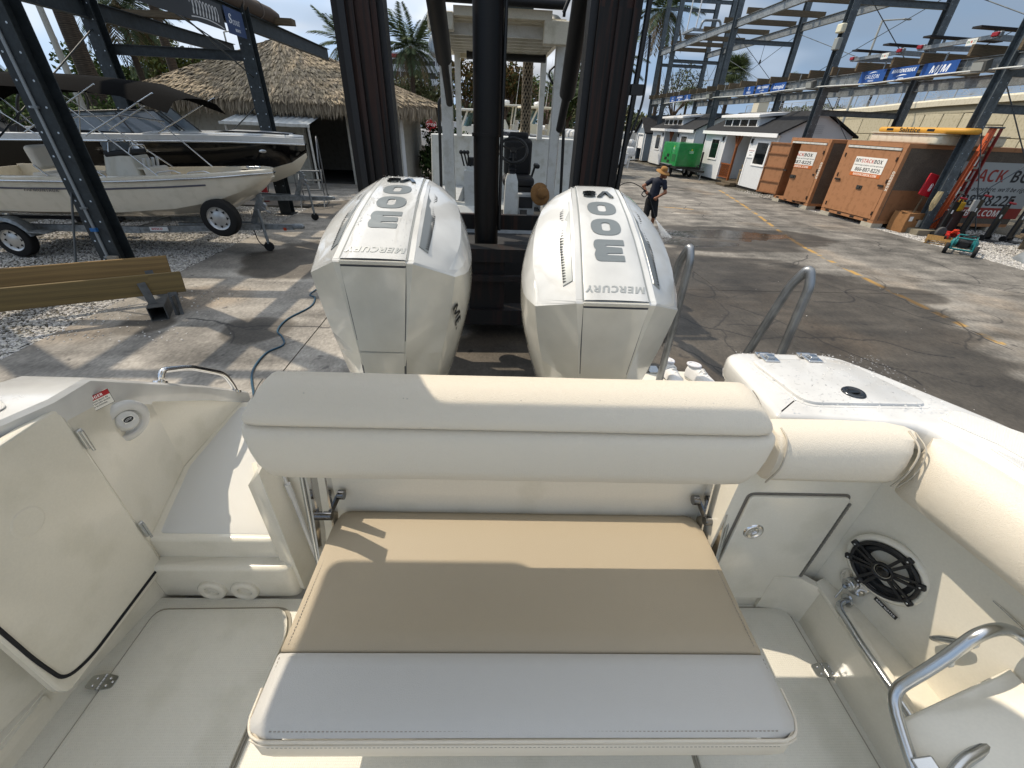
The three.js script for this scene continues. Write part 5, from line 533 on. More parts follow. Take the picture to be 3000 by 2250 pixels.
{ // timber bunk on steel brackets
  const b = thing('timber_bunk', 'pair of pressure treated planks on a steel tube stand', 'bunk', [-4.95, 0, -6.2]); const dir = V(.90, 0, -.43), nor = V(-.43, 0, -.90);
  const pt = std(0x8a734a, .85, 0, { map: rep(tWood, .22, .9) }), pt2 = std(0x74653f, .85, 0, { map: rep(tWood, .2, .8) }); const plank = (y0, y1, end, back, m, lean) => { const a = end.clone().addScaledVector(nor, back), s = a.clone().addScaledVector(dir, -3.6); const up = V(nor.x * lean, y1 - y0, nor.z * lean), g = []; const q = (p, h, t) => p.clone().setY(y0).addScaledVector(up, h).addScaledVector(nor, t).sub(b.position); const rows = [s, a].map(p => [[0, .004], [.02, 0], [.98, 0], [1, .004], [1, .040], [.98, .045], [.02, .045], [0, .040]].map(([h, t]) => q(p, h, t))); const mesh = part(b, 'plank', loft(rows, true, true, .5), m); const uv = mesh.geometry.attributes.uv, ps = mesh.geometry.attributes.position; for (let i = 0; i < uv.count; i++) uv.setXY(i, ps.getX(i) * .9, (ps.getY(i)) * 1.1); };
  plank(.31, .585, V(-4.56, 0, -6.30), 0, pt2, .10); plank(.38, .66, V(-4.86, 0, -6.40), .50, pt, .10);
  const sM = std(0x6a6c6c, .55, .5, { map: tGalv }); const w = (u, n, y) => V(-4.75, y, -6.08).addScaledVector(dir, u).addScaledVector(nor, n).sub(b.position); const bm = (a, c, ww, h) => beam(a, c, ww, h);
  const tubeAt = n0 => { const a = w(-.12, n0, .105), c = w(-.12, n0 + 1.15, .105), d = V().subVectors(c, a).normalize(), s = V().crossVectors(d, V(0, 1, 0)); const g = []; for (const [o, h, ww, hh] of [[-.10, 0, .012, .21], [.10, 0, .012, .21], [0, .099, .19, .012], [0, -.099, .19, .012]]) g.push(beam(a.clone().addScaledVector(s, o).add(V(0, h, 0)), c.clone().addScaledVector(s, o).add(V(0, h, 0)), ww, hh)); return g; };
  part(b, 'stand_tube', tubeAt(-.12), sM); part(b, 'plank_strap', [beam(w(-.16, .03, .21), w(-.22, .14, .50), .10, .014)], sM); part(b, 'stand_leg', [beam(w(.10, .02, 0), w(.10, .10, .33), .11, .02), beam(w(.10, .02, 0.005), w(.10, .02, .30), .02, .06)], sM); part(b, 'plank_strap', [beam(w(-.18, .60, .21), w(-.20, .70, .52), .10, .014)], sM);
  part(b, 'stand_leg', [beam(w(-2.9, .1, 0), w(-2.9, .1, .36), .11, .03)], sM); 
  single('work_cap', 'tan work cap lying behind the steel bunk stand', 'cap', [lathe([[.09, 0], [.088, .05], [.06, .085], [0, .095]], 0, 0, 0, 18), at(new THREE.CylinderGeometry(.1, .1, .008, 18, 1, false, 0, 3.14), 0, .006, .06)], std(0xa9813f, .9), undefined, [-5.22, .0, -6.55]);
}
single('water_hose', 'blue and teal water hose snaking on the concrete left of the engine', 'hose', tube([[-2.55, .014, -3.9], [-2.81, .014, -4.43], [-2.86, .014, -4.9], [-2.74, .014, -5.15], [-2.86, .014, -5.4], [-3.0, .014, -5.6], [-3.02, .014, -6.0], [-2.86, .014, -6.5], [-2.92, .014, -6.9], [-3.06, .014, -7.15], [-2.8, .014, -8.2], [-2.4, .014, -9.4]], .013, 140, 8), phy(0x12445a, .35, { clearcoat: .3 }));
{ // portable steps, cone, extinguishers
  const s = thing('boarding_steps', 'grey aluminium boarding steps with looped handrails by the hut', 'steps', [-6.0, 0, -15.9], .25); const am = std(0x8e9294, .5, .5, { map: tGalv }); for (const k of [-.36, .36]) part(s, 'stringer', [sideX([[-.55, 1.02], [-.35, 1.02], [.72, 0], [.52, 0]].map(([z, y]) => [z, y]), .03, k)], am); for (let i = 0; i < 4; i++) part(s, 'tread', [box(.70, .03, .26, 0, .98 - i * .26, -.42 + i * .27)], am); for (const k of [-.40, .40]) part(s, 'handrail', bent([[k, .06, -.75], [k, 1.2, -.62], [k, 2.0, -.56], [k, 2.02, -.36], [k, 1.32, .42], [k, .42, .52], [k, .36, .4]], .02, .14), am); part(s, 'base_frame', bent([[-.42, .05, -.8], [-.42, .05, .5], [.42, .05, .5], [.42, .05, -.8]], .018, .1), am); for (const k of [-.42, .42]) part(s, 'caster', at(new THREE.CylinderGeometry(.09, .09, .04, 18), k, .09, -.85, 0, 0, 1.57), rubber);
  const c = thing('traffic_cone', 'orange and white traffic cone beside the boarding steps', 'cone', [-7.25, 0, -16.6]); part(c, 'cone', lathe([[.16, .03], [.035, .9], [.03, .92], [0, .92]], 0, 0, 0, 24), std(0xd8321a, .6)); for (const [y0, y1] of [[.42, .55], [.62, .74]]) part(c, 'white_band', lathe([[.163 - .1437 * y0, y0], [.163 - .1437 * y1, y1]].map(([r, y]) => [r + .004, y]), 0, 0, 0, 24), std(0xdfe2e2, .5)); part(c, 'cone_base', flat(round(rect(-.19, .19, -.19, .19), .04), .03, 0), std(0x1a1a1a, .8));
  for (const [x, z, l] of [[-6.95, -15.6, 'red fire extinguisher in front of the traffic cone'], [-7.7, -16.1, 'red fire extinguisher behind the bowrider trailer jack']]) { const e = thing('fire_extinguisher', l, 'fire extinguisher', [x, 0, z]); part(e, 'bottle', lathe([[0, 0], [.1, 0], [.105, .03], [.105, .5], [.06, .6], [.03, .64], [0, .64]], 0, 0, 0, 20), phy(0xa01722, .3, { clearcoat: .5 })); part(e, 'valve', [box(.05, .08, .05, 0, .68, 0), beam([0, .7, 0], [.16, .76, 0], .02, .015)], blackPl); part(e, 'discharge_hose', tube([[.03, .68, 0], [.16, .6, 0], [.14, .3, .02]], .012, 14, 6), blackSoft); }
}
function thatchMat() { const t = dtex(128, 128, (i, j) => { const v = 190 + 60 * (vn(i / 2.5, j / 40, 51) - .5); return [v, v * .95, v * .87]; }); return new THREE.MeshStandardMaterial({ map: t, vertexColors: true, roughness: .95, side: THREE.DoubleSide }); }
{ // thatched hut
  const h = thing('thatched_hut', 'white hut with shaggy palm thatch roof and open doorway', 'hut', [-7.5, 0, -23.5]); const O = g => (Array.isArray(g) ? g.flat(9) : [g]).map(q => q.translate(7.5, 0, 23.5)); const wm = std(0xb7b6b0, .8, 0, { map: tDirty });
  part(h, 'front_wall', O([ext(-12.6, -7.75, 0, 2.9, -21, -21.2), ext(-5.95, -3.6, 0, 2.9, -21, -21.2), ext(-7.75, -5.95, 2.62, 2.9, -21, -21.2)]), wm); part(h, 'side_wall', O([ext(-3.8, -3.6, 0, 2.9, -21.2, -26.5)]), wm); part(h, 'side_wall', O([ext(-12.6, -12.4, 0, 2.9, -21.2, -26.5)]), wm); part(h, 'back_wall', O([ext(-12.4, -3.8, 0, 2.9, -26.3, -26.5)]), wm); part(h, 'floor', O([ext(-12.4, -3.8, 0, .05, -21.2, -26.3)]), std(0x3a3834, .9)); part(h, 'ceiling', O([ext(-12.4, -3.8, 2.9, 2.95, -21.2, -26.3)]), std(0x2b2723, .9));
  part(h, 'corner_board', O([ext(-3.72, -3.58, 0, 2.75, -20.97, -21.0)]), std(0xd0d1cf, .7)); part(h, 'door_trim', O([ext(-5.95, -5.85, 0, 2.62, -20.96, -21.0)]), wm); part(h, 'door_trim', O([ext(-7.85, -7.75, 0, 2.62, -20.96, -21.0)]), wm); for (const y of [.5, 1.1, 1.7, 2.3]) part(h, 'siding_line', O([ext(-5.84, -3.73, y, y + .012, -20.985, -21.0)]), std(0x98988f, .8));
  part(h, 'meter_box', O([rbox(.28, .42, .14, .02, -4.45, 1.35, -20.92), bar([-4.42, 1.14, -20.92], [-4.42, .5, -20.94], .03), rbox(.4, .3, .12, .02, -4.75, .45, -20.93)]), std(0x7c8081, .6)); part(h, 'wall_lamp', O([box(.3, .05, .16, -5.2, 2.48, -20.9), box(.1, .1, .08, -5.05, 2.42, -20.92)]), std(0xcfd2d2, .5)); part(h, 'wall_fixture', O([box(.5, .05, .04, -8.4, 1.9, -20.97)]), blackPl); part(h, 'wall_fixture', O([box(.34, .26, .2, -9.6, 2.62, -20.88), box(.4, .1, .25, -9.1, 2.5, -20.9, .4)]), std(0x2c2d26, .8));
  const mr = part(h, 'metal_awning', O([loft([[-18.9, 2.26], [-20.9, 2.62]].map(([z, y]) => Array.from({ length: 49 }, (_, i) => V(-10.0 + i * .067, y + (i % 4 < 2 ? .03 : 0), z))), false, false, .3)]), std(0xcdd4d8, .35, .4)); part(mr, 'awning_post', O([bar([-6.85, 0, -19], [-6.85, 2.26, -19], .04), bar([-9.9, 0, -19], [-9.9, 2.26, -19], .04)]), whitePaint); part(mr, 'awning_edge', O([ext(-10.05, -6.75, 2.20, 2.30, -18.86, -18.9)]), whitePaint);
  // roof structure and thatch
  const ap = V(-8.95, 5.28, -23.5), C = [V(-14.2, 3.05, -20.2), V(-2.1, 3.05, -20.2), V(-2.1, 3.05, -27.2), V(-14.2, 3.05, -27.2)]; const roof = part(h, 'roof', O([loft([C.map(p => p.clone()), Array(4).fill(0).map(() => ap.clone())], true, true, false)]), std(0x3d352a, .95));
  const pos = [], col = []; const blade = (p, dn, sd, L, w, sag, tone) => { const a = p.clone().addScaledVector(sd, w), b = p.clone().addScaledVector(sd, -w), m = p.clone().addScaledVector(dn, L * .55), e = p.clone().addScaledVector(dn, L); e.y -= sag; const m1 = m.clone().addScaledVector(sd, w * .8), m2 = m.clone().addScaledVector(sd, -w * .8); for (const q of [a, m1, b, b, m1, m2, m1, e, m2]) { pos.push(q.x + 7.5, q.y, q.z + 23.5); col.push(tone[0], tone[1], tone[2]); } };
  for (const [i, j, dens] of [[0, 1, 9500], [1, 2, 3000], [3, 0, 1500], [2, 3, 500]]) { const A = C[i], B = C[j], e = V().subVectors(B, A), n = V().crossVectors(e, V().subVectors(ap, A)).normalize(); if (n.y < 0) n.negate(); const rowsN = 15; for (let k = 0; k < dens; k++) { const rowk = Math.floor(rnd() * rowsN), t = (rowk + rr(-.15, .15)) / rowsN, u = rnd(); const tt = 1 - Math.sqrt(rnd()); const hgt = Math.max(0, Math.min(.985, Math.round(tt * rowsN) / rowsN + rr(-.02, .02))); const p = A.clone().lerp(B, u).lerp(ap, hgt); p.addScaledVector(n, .03 + rr(0, .10)); const dn = V().subVectors(A.clone().lerp(B, u), ap).normalize().add(V(rr(-.25, .25), rr(-.1, .04), rr(-.25, .25))).normalize(); const v = rr(.42, 1.15), w = rr(-.03, .06); blade(p, dn, e.clone().normalize(), rr(.20, .38), rr(.022, .05), rr(-.04, .05), [.80 * v + w, .73 * v + w * .8, .62 * v]); }
    const nf = Math.round(e.length() * (i === 2 ? 40 : 210)); for (let k = 0; k < nf; k++) { const u = rnd(), lay = rnd(), p = A.clone().lerp(B, u); p.y += rr(-.02, .22) - lay * .12; p.addScaledVector(V(n.x, 0, n.z).normalize(), rr(-.12, .10)); const dn = V(n.x * rr(.1, .5) + rr(-.22, .22), -1, n.z * rr(.1, .5) + rr(-.22, .22)).normalize(); const v = rr(.5, 1.0); blade(p, dn, e.clone().normalize(), rr(.35, .62), rr(.014, .03), 0, [.68 * v, .62 * v, .53 * v]); } }
  for (const c of C.slice(0, 2)) for (let k = 0; k < 500; k++) { const t = rnd(), p = c.clone().lerp(ap, t); p.y += .1; const dn = V().subVectors(c, ap).normalize().add(V(rr(-.6, .6), rr(-.2, .1), rr(-.6, .6))).normalize(); const v = rr(.5, .95); blade(p, dn, V(rr(-1, 1), 0, rr(-1, 1)).normalize(), rr(.25, .45), .03, .05, [.66 * v, .60 * v, .51 * v]); }
  const g = new THREE.BufferGeometry(); g.setAttribute('position', new THREE.Float32BufferAttribute(pos, 3)); g.setAttribute('color', new THREE.Float32BufferAttribute(col, 3)); g.computeVertexNormals(); const th = part(h, 'thatch', fin(g), thatchMat()); th.userData.kind = 'stuff';
}
// ------------------------------------------------------------ right side: rack, banners, trailers stored on it
{
  const r = thing('boat_rack', 'long galvanised two level boat rack above the sheds at right', 'rack', [16.5, 0, -28]); const O = g => (Array.isArray(g) ? g.flat(9) : [g]).map(q => q.translate(-16.5, 0, 28)); const pm = std(0x6b757b, .5, .35, { map: tGalv });
  const zs = [-13.8, -21.2, -31.1, -40.7, -43.6]; const post = (x, z, far) => { const p = part(r, 'post', O([ext(x - .15, x + .15, 0, 12, z - .14, z - .125), ext(x - .15, x + .15, 0, 12, z + .125, z + .14), ext(x - .01, x + .01, 0, 12, z - .125, z + .125)]), pm); if (!far) { const hs = []; for (let y = .6; y < 8; y += .35) for (const s of [-1, 1]) hs.push(at(new THREE.CircleGeometry(.014, 8), x + s * .1, y, z + .1412)); part(p, 'bolt_holes', O(hs), std(0x9fb0bb, .8)).userData.kind = 'stuff'; } };
  zs.forEach((z, i) => { post(14.5, z, i > 1); post(18.5, z, i > 1); }); post(14.5, -6.4); post(18.5, -6.4); part(r, 'post_footing', O([ext(14.05, 14.95, -.02, .16, -14.25, -13.4)]), std(0x8b8474, .9, 0, { map: tDirty }));
  const Z = [-6.4, ...zs]; for (let i = 0; i < Z.length - 1; i++) for (const x of [14.5, 18.5]) for (const y of [4.58, 7.98]) part(r, 'long_beam', O(ibeam([x, y, Z[i] - .15], [x, y, Z[i + 1] + .15], .16, .38)), galvBeam);
  for (let i = 0; i < Z.length - 1; i++) for (const y of [4.58, 7.98]) { const n = Math.round((Z[i] - Z[i + 1]) / 1.25); for (let k = 1; k < n; k++) { const z = mix(Z[i], Z[i + 1], k / n); part(r, 'beam_stiffener', O([ext(14.415, 14.43, y - .175, y + .175, z - .008, z + .008)]), galvBeam); } }
  for (const z of zs) { for (const y of [3.5, 7.2, 10.8]) part(r, 'cross_beam', O(ibeam([14.66, y, z], [18.34, y, z], .12, .22)), pm); part(r, 'cross_beam', O([box(.5, .2, .1, 14.9, 4.35, z)]), pm); } const rod = (a, b) => part(r, 'brace_rod', O(bar(a, b, .016)), pm);
  rod([14.5, 3.4, -13.8], [16.4, .1, -13.7]); rod([18.4, 3.4, -13.8], [14.7, .3, -13.75]); for (let i = 0; i < 4; i++) { rod([14.5, 7.7, zs[i]], [18.5, 4.8, zs[i]]); rod([18.5, 7.7, zs[i]], [18.5, 4.8, zs[i + 1]]); rod([18.5, 7.7, zs[i + 1]], [18.5, 4.8, zs[i]]); rod([14.5, 4.3, zs[i]], [18.5, .6, zs[i]]); }
  // timbers laid across both levels, front to rear
  let n = 0; for (let z = -9; z > -44; z -= 1.18 + (n % 3) * .25) { n++; part(r, 'deck_timber', O([box(4.6 + (n % 3) * .15, .27, .085, 16.45, 4.91, z, (n % 2 - .5) * .05)]), woodOld); if (n % 2) part(r, 'deck_timber', O([box(4.5, .27, .085, 16.5, 8.31, z - .3)]), woodOld); }
  for (let z = -8.6; z > -43; z -= 2.4) part(r, 'timber_clip', O([ext(14.40, 14.42, 4.7, 5.0, z - .03, z + .03)]), galv);
  part(r, 'supply_cable', O(tube([-6, -9, -13.7, -16, -18.5, -21.1, -24, -27, -31, -35, -40].map((z, i) => V(14.34, 4.43 - (i % 3 === 1 ? .06 : 0), z)), .022, 90, 6)), std(0xc9ccc8, .6)); for (const z of [-14.05, -21.5, -31.4]) { const l = part(r, 'floodlight', O([box(.22, .26, .34, 14.22, 4.53, z - .25, .2, 0, .3)]), std(0x6d6e6b, .5, .4)); part(l, 'lens', O([box(.012, .2, .28, 14.105, 4.50, z - .27, .2, 0, .3)]), std(0xb8bbb4, .3)); } part(r, 'junction_box', O([rbox(.22, .30, .34, .05, 14.3, 6.35, -21.2)]), std(0xd6d2b8, .5)); part(r, 'junction_box', O([rbox(.2, .4, .26, .03, 14.32, 5.85, -21.15)]), std(0x8f938f, .5));
  part(r, 'hanging_lamp', O([bar([16.6, 7.1, -31.1], [16.6, 6.4, -31.1], .012), lathe([[0, 0], [.06, .02], [.04, .2], [0, .22]], 16.6, 6.2, -31.1, 12)]), blackPl);
  const ban = (z0, z1, label, fn, y = 4.59, hgt = .36) => { const b = thing('banner', label, 'banner', [14.36, y - hgt / 2, (z0 + z1) / 2], 0, 'blue banners on the right rack beam'); b.rotation.y = -Math.PI / 2; const w = Math.abs(z1 - z0); printed(b, 'sheet', w, hgt, .006, canvas(384, 128, (c, W, H) => { c.fillStyle = '#134a92'; c.fillRect(0, 0, W, H); c.fillStyle = '#f2f5f8'; c.strokeStyle = '#f2f5f8'; c.textAlign = 'center'; fn(c, W, H); })).position.y = hgt / 2; };
  const swoosh = (c, x, y, k = 1) => { c.beginPath(); c.moveTo(x - 70 * k, y + 16 * k); c.quadraticCurveTo(x - 10 * k, y - 22 * k, x + 70 * k, y + 4 * k); c.quadraticCurveTo(x, y - 2 * k, x - 70 * k, y + 16 * k); c.fill(); };
  const mm = (c, W, H) => { c.font = 'italic bold 52px sans-serif'; c.fillText('MARINEMAX', W / 2, 58); swoosh(c, W / 2, 84, 1.1); c.font = 'bold 20px sans-serif'; c.fillText('MARINE', W / 2, 122); };
  ban(-19.15, -17.95, 'blue GALEON YACHTS banner left of the nearest rack bay', (c, W) => { swoosh(c, W / 2, 20, .9); c.font = '58px sans-serif'; c.fillText('GALEON', W / 2, 88); c.font = 'bold 24px sans-serif'; c.fillText('YACHTS', W / 2, 120); }); ban(-17.78, -16.62, 'blue MARINEMAX banner between GALEON and MJM', mm); ban(-16.45, -15.2, 'blue MJM banner nearest the camera on the rack beam', (c, W) => { c.font = 'italic bold 96px sans-serif'; c.fillText('MJM', W / 2, 98); });
  ban(-27.75, -26.7, 'blue AQUILA banner left of three in the middle bay', (c, W) => { c.beginPath(); c.arc(W / 2, 34, 22, 0, 7); c.lineWidth = 8; c.stroke(); c.font = 'bold 46px sans-serif'; c.fillText('AQUILA', W / 2, 112); }); ban(-26.5, -25.3, 'blue MARINEMAX banner in the middle of the second bay', mm); ban(-25.1, -23.9, 'blue INTREPID banner right of three in the middle bay', (c, W) => { c.font = 'italic bold 74px sans-serif'; c.fillText('intrepid', W / 2, 86); });
  ban(-38.9, -37.8, 'blue banner with peaked emblem, farthest on the rack beam', (c, W) => { c.lineWidth = 10; c.beginPath(); c.moveTo(W / 2 - 40, 60); c.lineTo(W / 2, 24); c.lineTo(W / 2 + 40, 60); c.stroke(); c.font = 'bold 44px sans-serif'; c.fillText('AVIARA', W / 2, 112); }); ban(-37.6, -36.4, 'blue MARINEMAX banner in the farthest group of three', mm); ban(-36.2, -35.0, 'blue round emblem banner in the farthest group of three', (c, W) => { c.beginPath(); c.arc(W / 2, 46, 26, 0, 7); c.lineWidth = 8; c.stroke(); c.font = 'bold 40px sans-serif'; c.fillText('CRUISERS', W / 2, 114); });
  const stored = (label, z0, z1, y, tilt = 0) => { const t = thing('stored_trailer', label, 'trailer', [16, y, (z0 + z1) / 2], 0, 'empty trailers parked on the right rack'); const w = Math.abs(z1 - z0) / 2; part(t, 'rear_bar', [beam([-1.8, .13, -w], [-1.8, .13, w], .10, .10)], galv); for (const s of [-1, 1]) { part(t, 'frame_rail', [beam([-1.8, .13, s * w * .82], [1.8, .16, s * w * .5], .08, .13)], galv); part(t, 'bunk', [box(2.6, .05, .26, -.9, .36, s * w * .62, .05)], blackSoft); part(t, 'bunk_post', [beam([-1.5, .13, s * w * .62], [-1.5, .34, s * w * .62], .06, .05)], galv); const l = part(t, 'tail_lamp', [rbox(.07, .10, .19, .02, -1.87, .17, s * (w - .08))], std(0x8f1420, .3)); part(t, 'lamp_housing', [rbox(.12, .13, .24, .03, -1.79, .17, s * (w - .08))], galv); part(t, 'wheel', [at(new THREE.CylinderGeometry(.13, .13, .14, 18), 1.0, .13, s * w * .8, 0, 1.57)], rubber); } part(t, 'cross_bar', [beam([.5, .12, -w * .7], [.5, .12, w * .7], .06, .08)], galv); const pl = printed(t, 'number_plate', .31, .16, .004, canvas(128, 64, (c, W, H) => { c.fillStyle = '#dfe0da'; c.fillRect(0, 0, W, H); c.fillStyle = '#b5482e'; c.fillRect(54, 20, 20, 22); c.fillStyle = '#3d6b45'; c.font = 'bold 30px sans-serif'; c.fillText('BX', 8, 42); c.fillText('27', 84, 42); })); pl.position.set(-1.865, -.02 + .10, w * .45); pl.rotation.y = -Math.PI / 2; };
  stored('empty boat trailer with red lamps, left of two on the rack', -19.75, -17.4, 5.05); stored('empty boat trailer with red lamps nearest the camera on the rack', -16.75, -14.2, 5.05);
  const far = thing('stored_trailer', 'small trailer with upright white guide poles on the upper rack', 'trailer', [15.6, 8.45, -37.6], 0, 'empty trailers parked on the right rack'); part(far, 'frame', [ext(-1.4, 1.2, .0, .14, -.9, -.75), ext(-1.4, 1.2, 0, .14, .75, .9), ext(-1.45, -1.3, .02, .16, -1.0, 1.0)], galv); part(far, 'fender', [bent([[-1.0, .1, 1.05], [-.9, .55, 1.05], [.3, .6, 1.05], [.5, .1, 1.05]], .07, .2)], galv); for (const z of [-.8, .8]) part(far, 'guide_pole', bar([-1.2, .1, z], [-1.15, 2.4, z], .045), gelWhite);
}
// ------------------------------------------------------------ brown storage boxes
const brown = std(0xb27f59, .6, .1, { map: tDirty }), brownDark = std(0x976a48, .6, .1, { map: tDirty });
function signTex(part2) { return canvas(768, 384, (c, W, H) => { c.fillStyle = '#e9e7df'; c.fillRect(0, 0, W, H); c.fillStyle = '#c4682c'; c.fillRect(0, 306, W, 78); c.font = 'bold 104px sans-serif'; const y = 112; c.fillStyle = '#26282b'; c.fillText('MY', 16, y); const a = 16 + c.measureText('MY').width; c.fillStyle = '#b8452f'; c.fillText('STACK', a, y); const b = a + c.measureText('STACK').width; c.fillStyle = '#26282b'; c.fillText('BOX', b, y); c.font = 'italic bold 34px sans-serif'; c.textAlign = 'center'; c.fillText("Need storage anywhere, we'll be right there!", W / 2, 172); c.font = 'bold 104px sans-serif'; c.fillText('866-887-8225', W / 2 + 18, 284); c.fillStyle = '#efe9dd'; c.font = 'bold 66px sans-serif'; c.fillText('MYSTACKBOX.COM', W / 2, 370); }); }
function makeBox(label, z0, z1, open) {
  const x0 = 13.35, L = 5.0, y0 = .14, y1 = 2.54, zc = (z0 + z1) / 2, b = thing('storage_box', label, 'storage box', [x0 + L / 2, 0, zc], 0, 'brown storage boxes'); const O = g => (Array.isArray(g) ? g.flat(9) : [g]).map(q => q.translate(-x0 - L / 2, 0, -zc)); const w = z1 - z0;
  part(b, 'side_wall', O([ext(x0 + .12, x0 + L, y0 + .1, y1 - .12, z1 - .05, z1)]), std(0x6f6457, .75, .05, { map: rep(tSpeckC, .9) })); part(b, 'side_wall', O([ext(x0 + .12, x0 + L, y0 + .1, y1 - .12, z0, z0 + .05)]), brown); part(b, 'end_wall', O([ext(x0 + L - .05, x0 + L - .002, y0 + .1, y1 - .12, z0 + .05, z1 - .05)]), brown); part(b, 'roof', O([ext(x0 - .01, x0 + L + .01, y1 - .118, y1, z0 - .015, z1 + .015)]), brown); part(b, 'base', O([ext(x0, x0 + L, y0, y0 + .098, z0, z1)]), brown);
  for (const [a, c] of [[z0, z0 + .15], [z1 - .15, z1]]) part(b, 'corner_post', O([ext(x0 - .012, x0 + .118, y0 + .1, y1 - .12, a - .004, c + .004)]), brown);
  for (let i = 0; i < 4; i++) { const z = z0 + .35 + i * (w - .7) / 3; part(b, 'fork_pocket', O([ext(x0 - .006, x0 + .01, y0 + .02, y0 + .08, z - .1, z + .1)]), std(0x1c120b, .9)); } for (const z of [z0 + .25, z1 - .25]) for (const x of [x0 + .3, x0 + L - .4]) part(b, 'block', O([rbox(.4, .16, .5, .015, x - .1, .065, z)]), std(0xb9b4a8, .9, 0, { map: tDirty })); part(b, 'door_rail', O([ext(x0 - .05, x0 - .014, y1 - .20, y1 - .135, z0 + .16, z1 - .16)]), whitePaint); 
  const leaf = (name, w2, hinge, ang, ribs) => { const g = new THREE.Group(); g.name = name; b.add(g); g.position.set(hinge[0] - x0 - L / 2, 0, hinge[1] - zc); g.rotation.y = ang; return g; };
  const lw = (w - .3) / 2 - .006, top = y1 - .215;
  const mk = (g, s, ribs) => { part(g, 'door_skin', [ext(-.035, 0, y0 + .12, top, 0, s * lw)], brown); if (ribs) { for (const y of [y0 + .16, y0 + .62, y0 + 1.2, y0 + 1.75, top - .04]) part(g, 'door_rib', [ext(0, .04, y - .025, y + .025, 0, s * lw)], brownDark); for (const z of [.02, lw - .02]) part(g, 'door_rib', [ext(.001, .038, y0 + .12, top, s * (z - .02), s * (z + .02))], brownDark); } for (const y of [y0 + .3, y0 + 1.3, y0 + 1.95]) part(g, 'door_hinge', [ext(-.055, -.03, y - .06, y + .06, s * .0, s * .05)], std(0x3b2c22, .6, .4)); };
  const lh = [x0 + .01, z0 + .153], rh = [x0 + .01, z1 - .153]; const gl = leaf('door', lw, lh, open ? open[0] : 0), gr = leaf('door', lw, rh, open ? open[1] : 0); mk(gl, 1, !!open); mk(gr, -1, false);
  const hasp = (g, z, y) => part(g, 'lock', [ext(-.06, -.036, y - .06, y + .06, z - .12, z + .12), ext(-.085, -.06, y - .035, y + .04, z - .07, z + .05)], std(0x55534f, .4, .7));
  hasp(gr, -lw + .12, y0 + 1.0);
  const tex = signTex(); const sgn = (g, u0, u1, s) => { const W = 1.36 * (u1 - u0), m = new THREE.Mesh(new THREE.BoxGeometry(W, .60, .008), new THREE.MeshStandardMaterial({ map: (() => { const t = tex.clone(); t.repeat.set(u1 - u0, 1); t.offset.set(u0, 0); t.needsUpdate = true; return t; })(), roughness: .5 })); m.name = 'sign_panel'; m.castShadow = m.receiveShadow = true; m.rotation.y = -Math.PI / 2; g.add(m); return [m, W]; };
  const yS = 1.775; { const [m, W] = sgn(gl, 0, .42, 1); m.position.set(-.040, yS, lw - W / 2); const [m2, W2] = sgn(gr, .42, 1, -1); m2.position.set(-.040, yS, -lw + W2 / 2); }
  const num = text('X988859', .11, .004, 1); num.rotateZ(Math.PI / 2).rotateY(-Math.PI / 2); part(b, 'box_number', O([num.translate(x0 - .014, 1.45, z1 - .075)]), std(0xd9d0c2, .6)); for (const [z, y] of [[z0 + .18, y0 + 1.15], [z1 - .18, y0 + 1.15]]) part(b, 'latch_bar', O([ext(x0 - .075, x0 - .045, y - .03, y + .03, z - .02, z + .24 * (z < zc ? 1 : -1))]), std(0x3a3430, .5, .5));
  return { b, O };
}
const tSpeckC = dtex(256, 256, (i, j) => { const v = 205 + 70 * (vn(i / 2, j / 2, 128) - .5) + 40 * (fbm(i / 40, j / 40, 3, 6) - .5); return [cl255(v), cl255(v), cl255(v)]; });
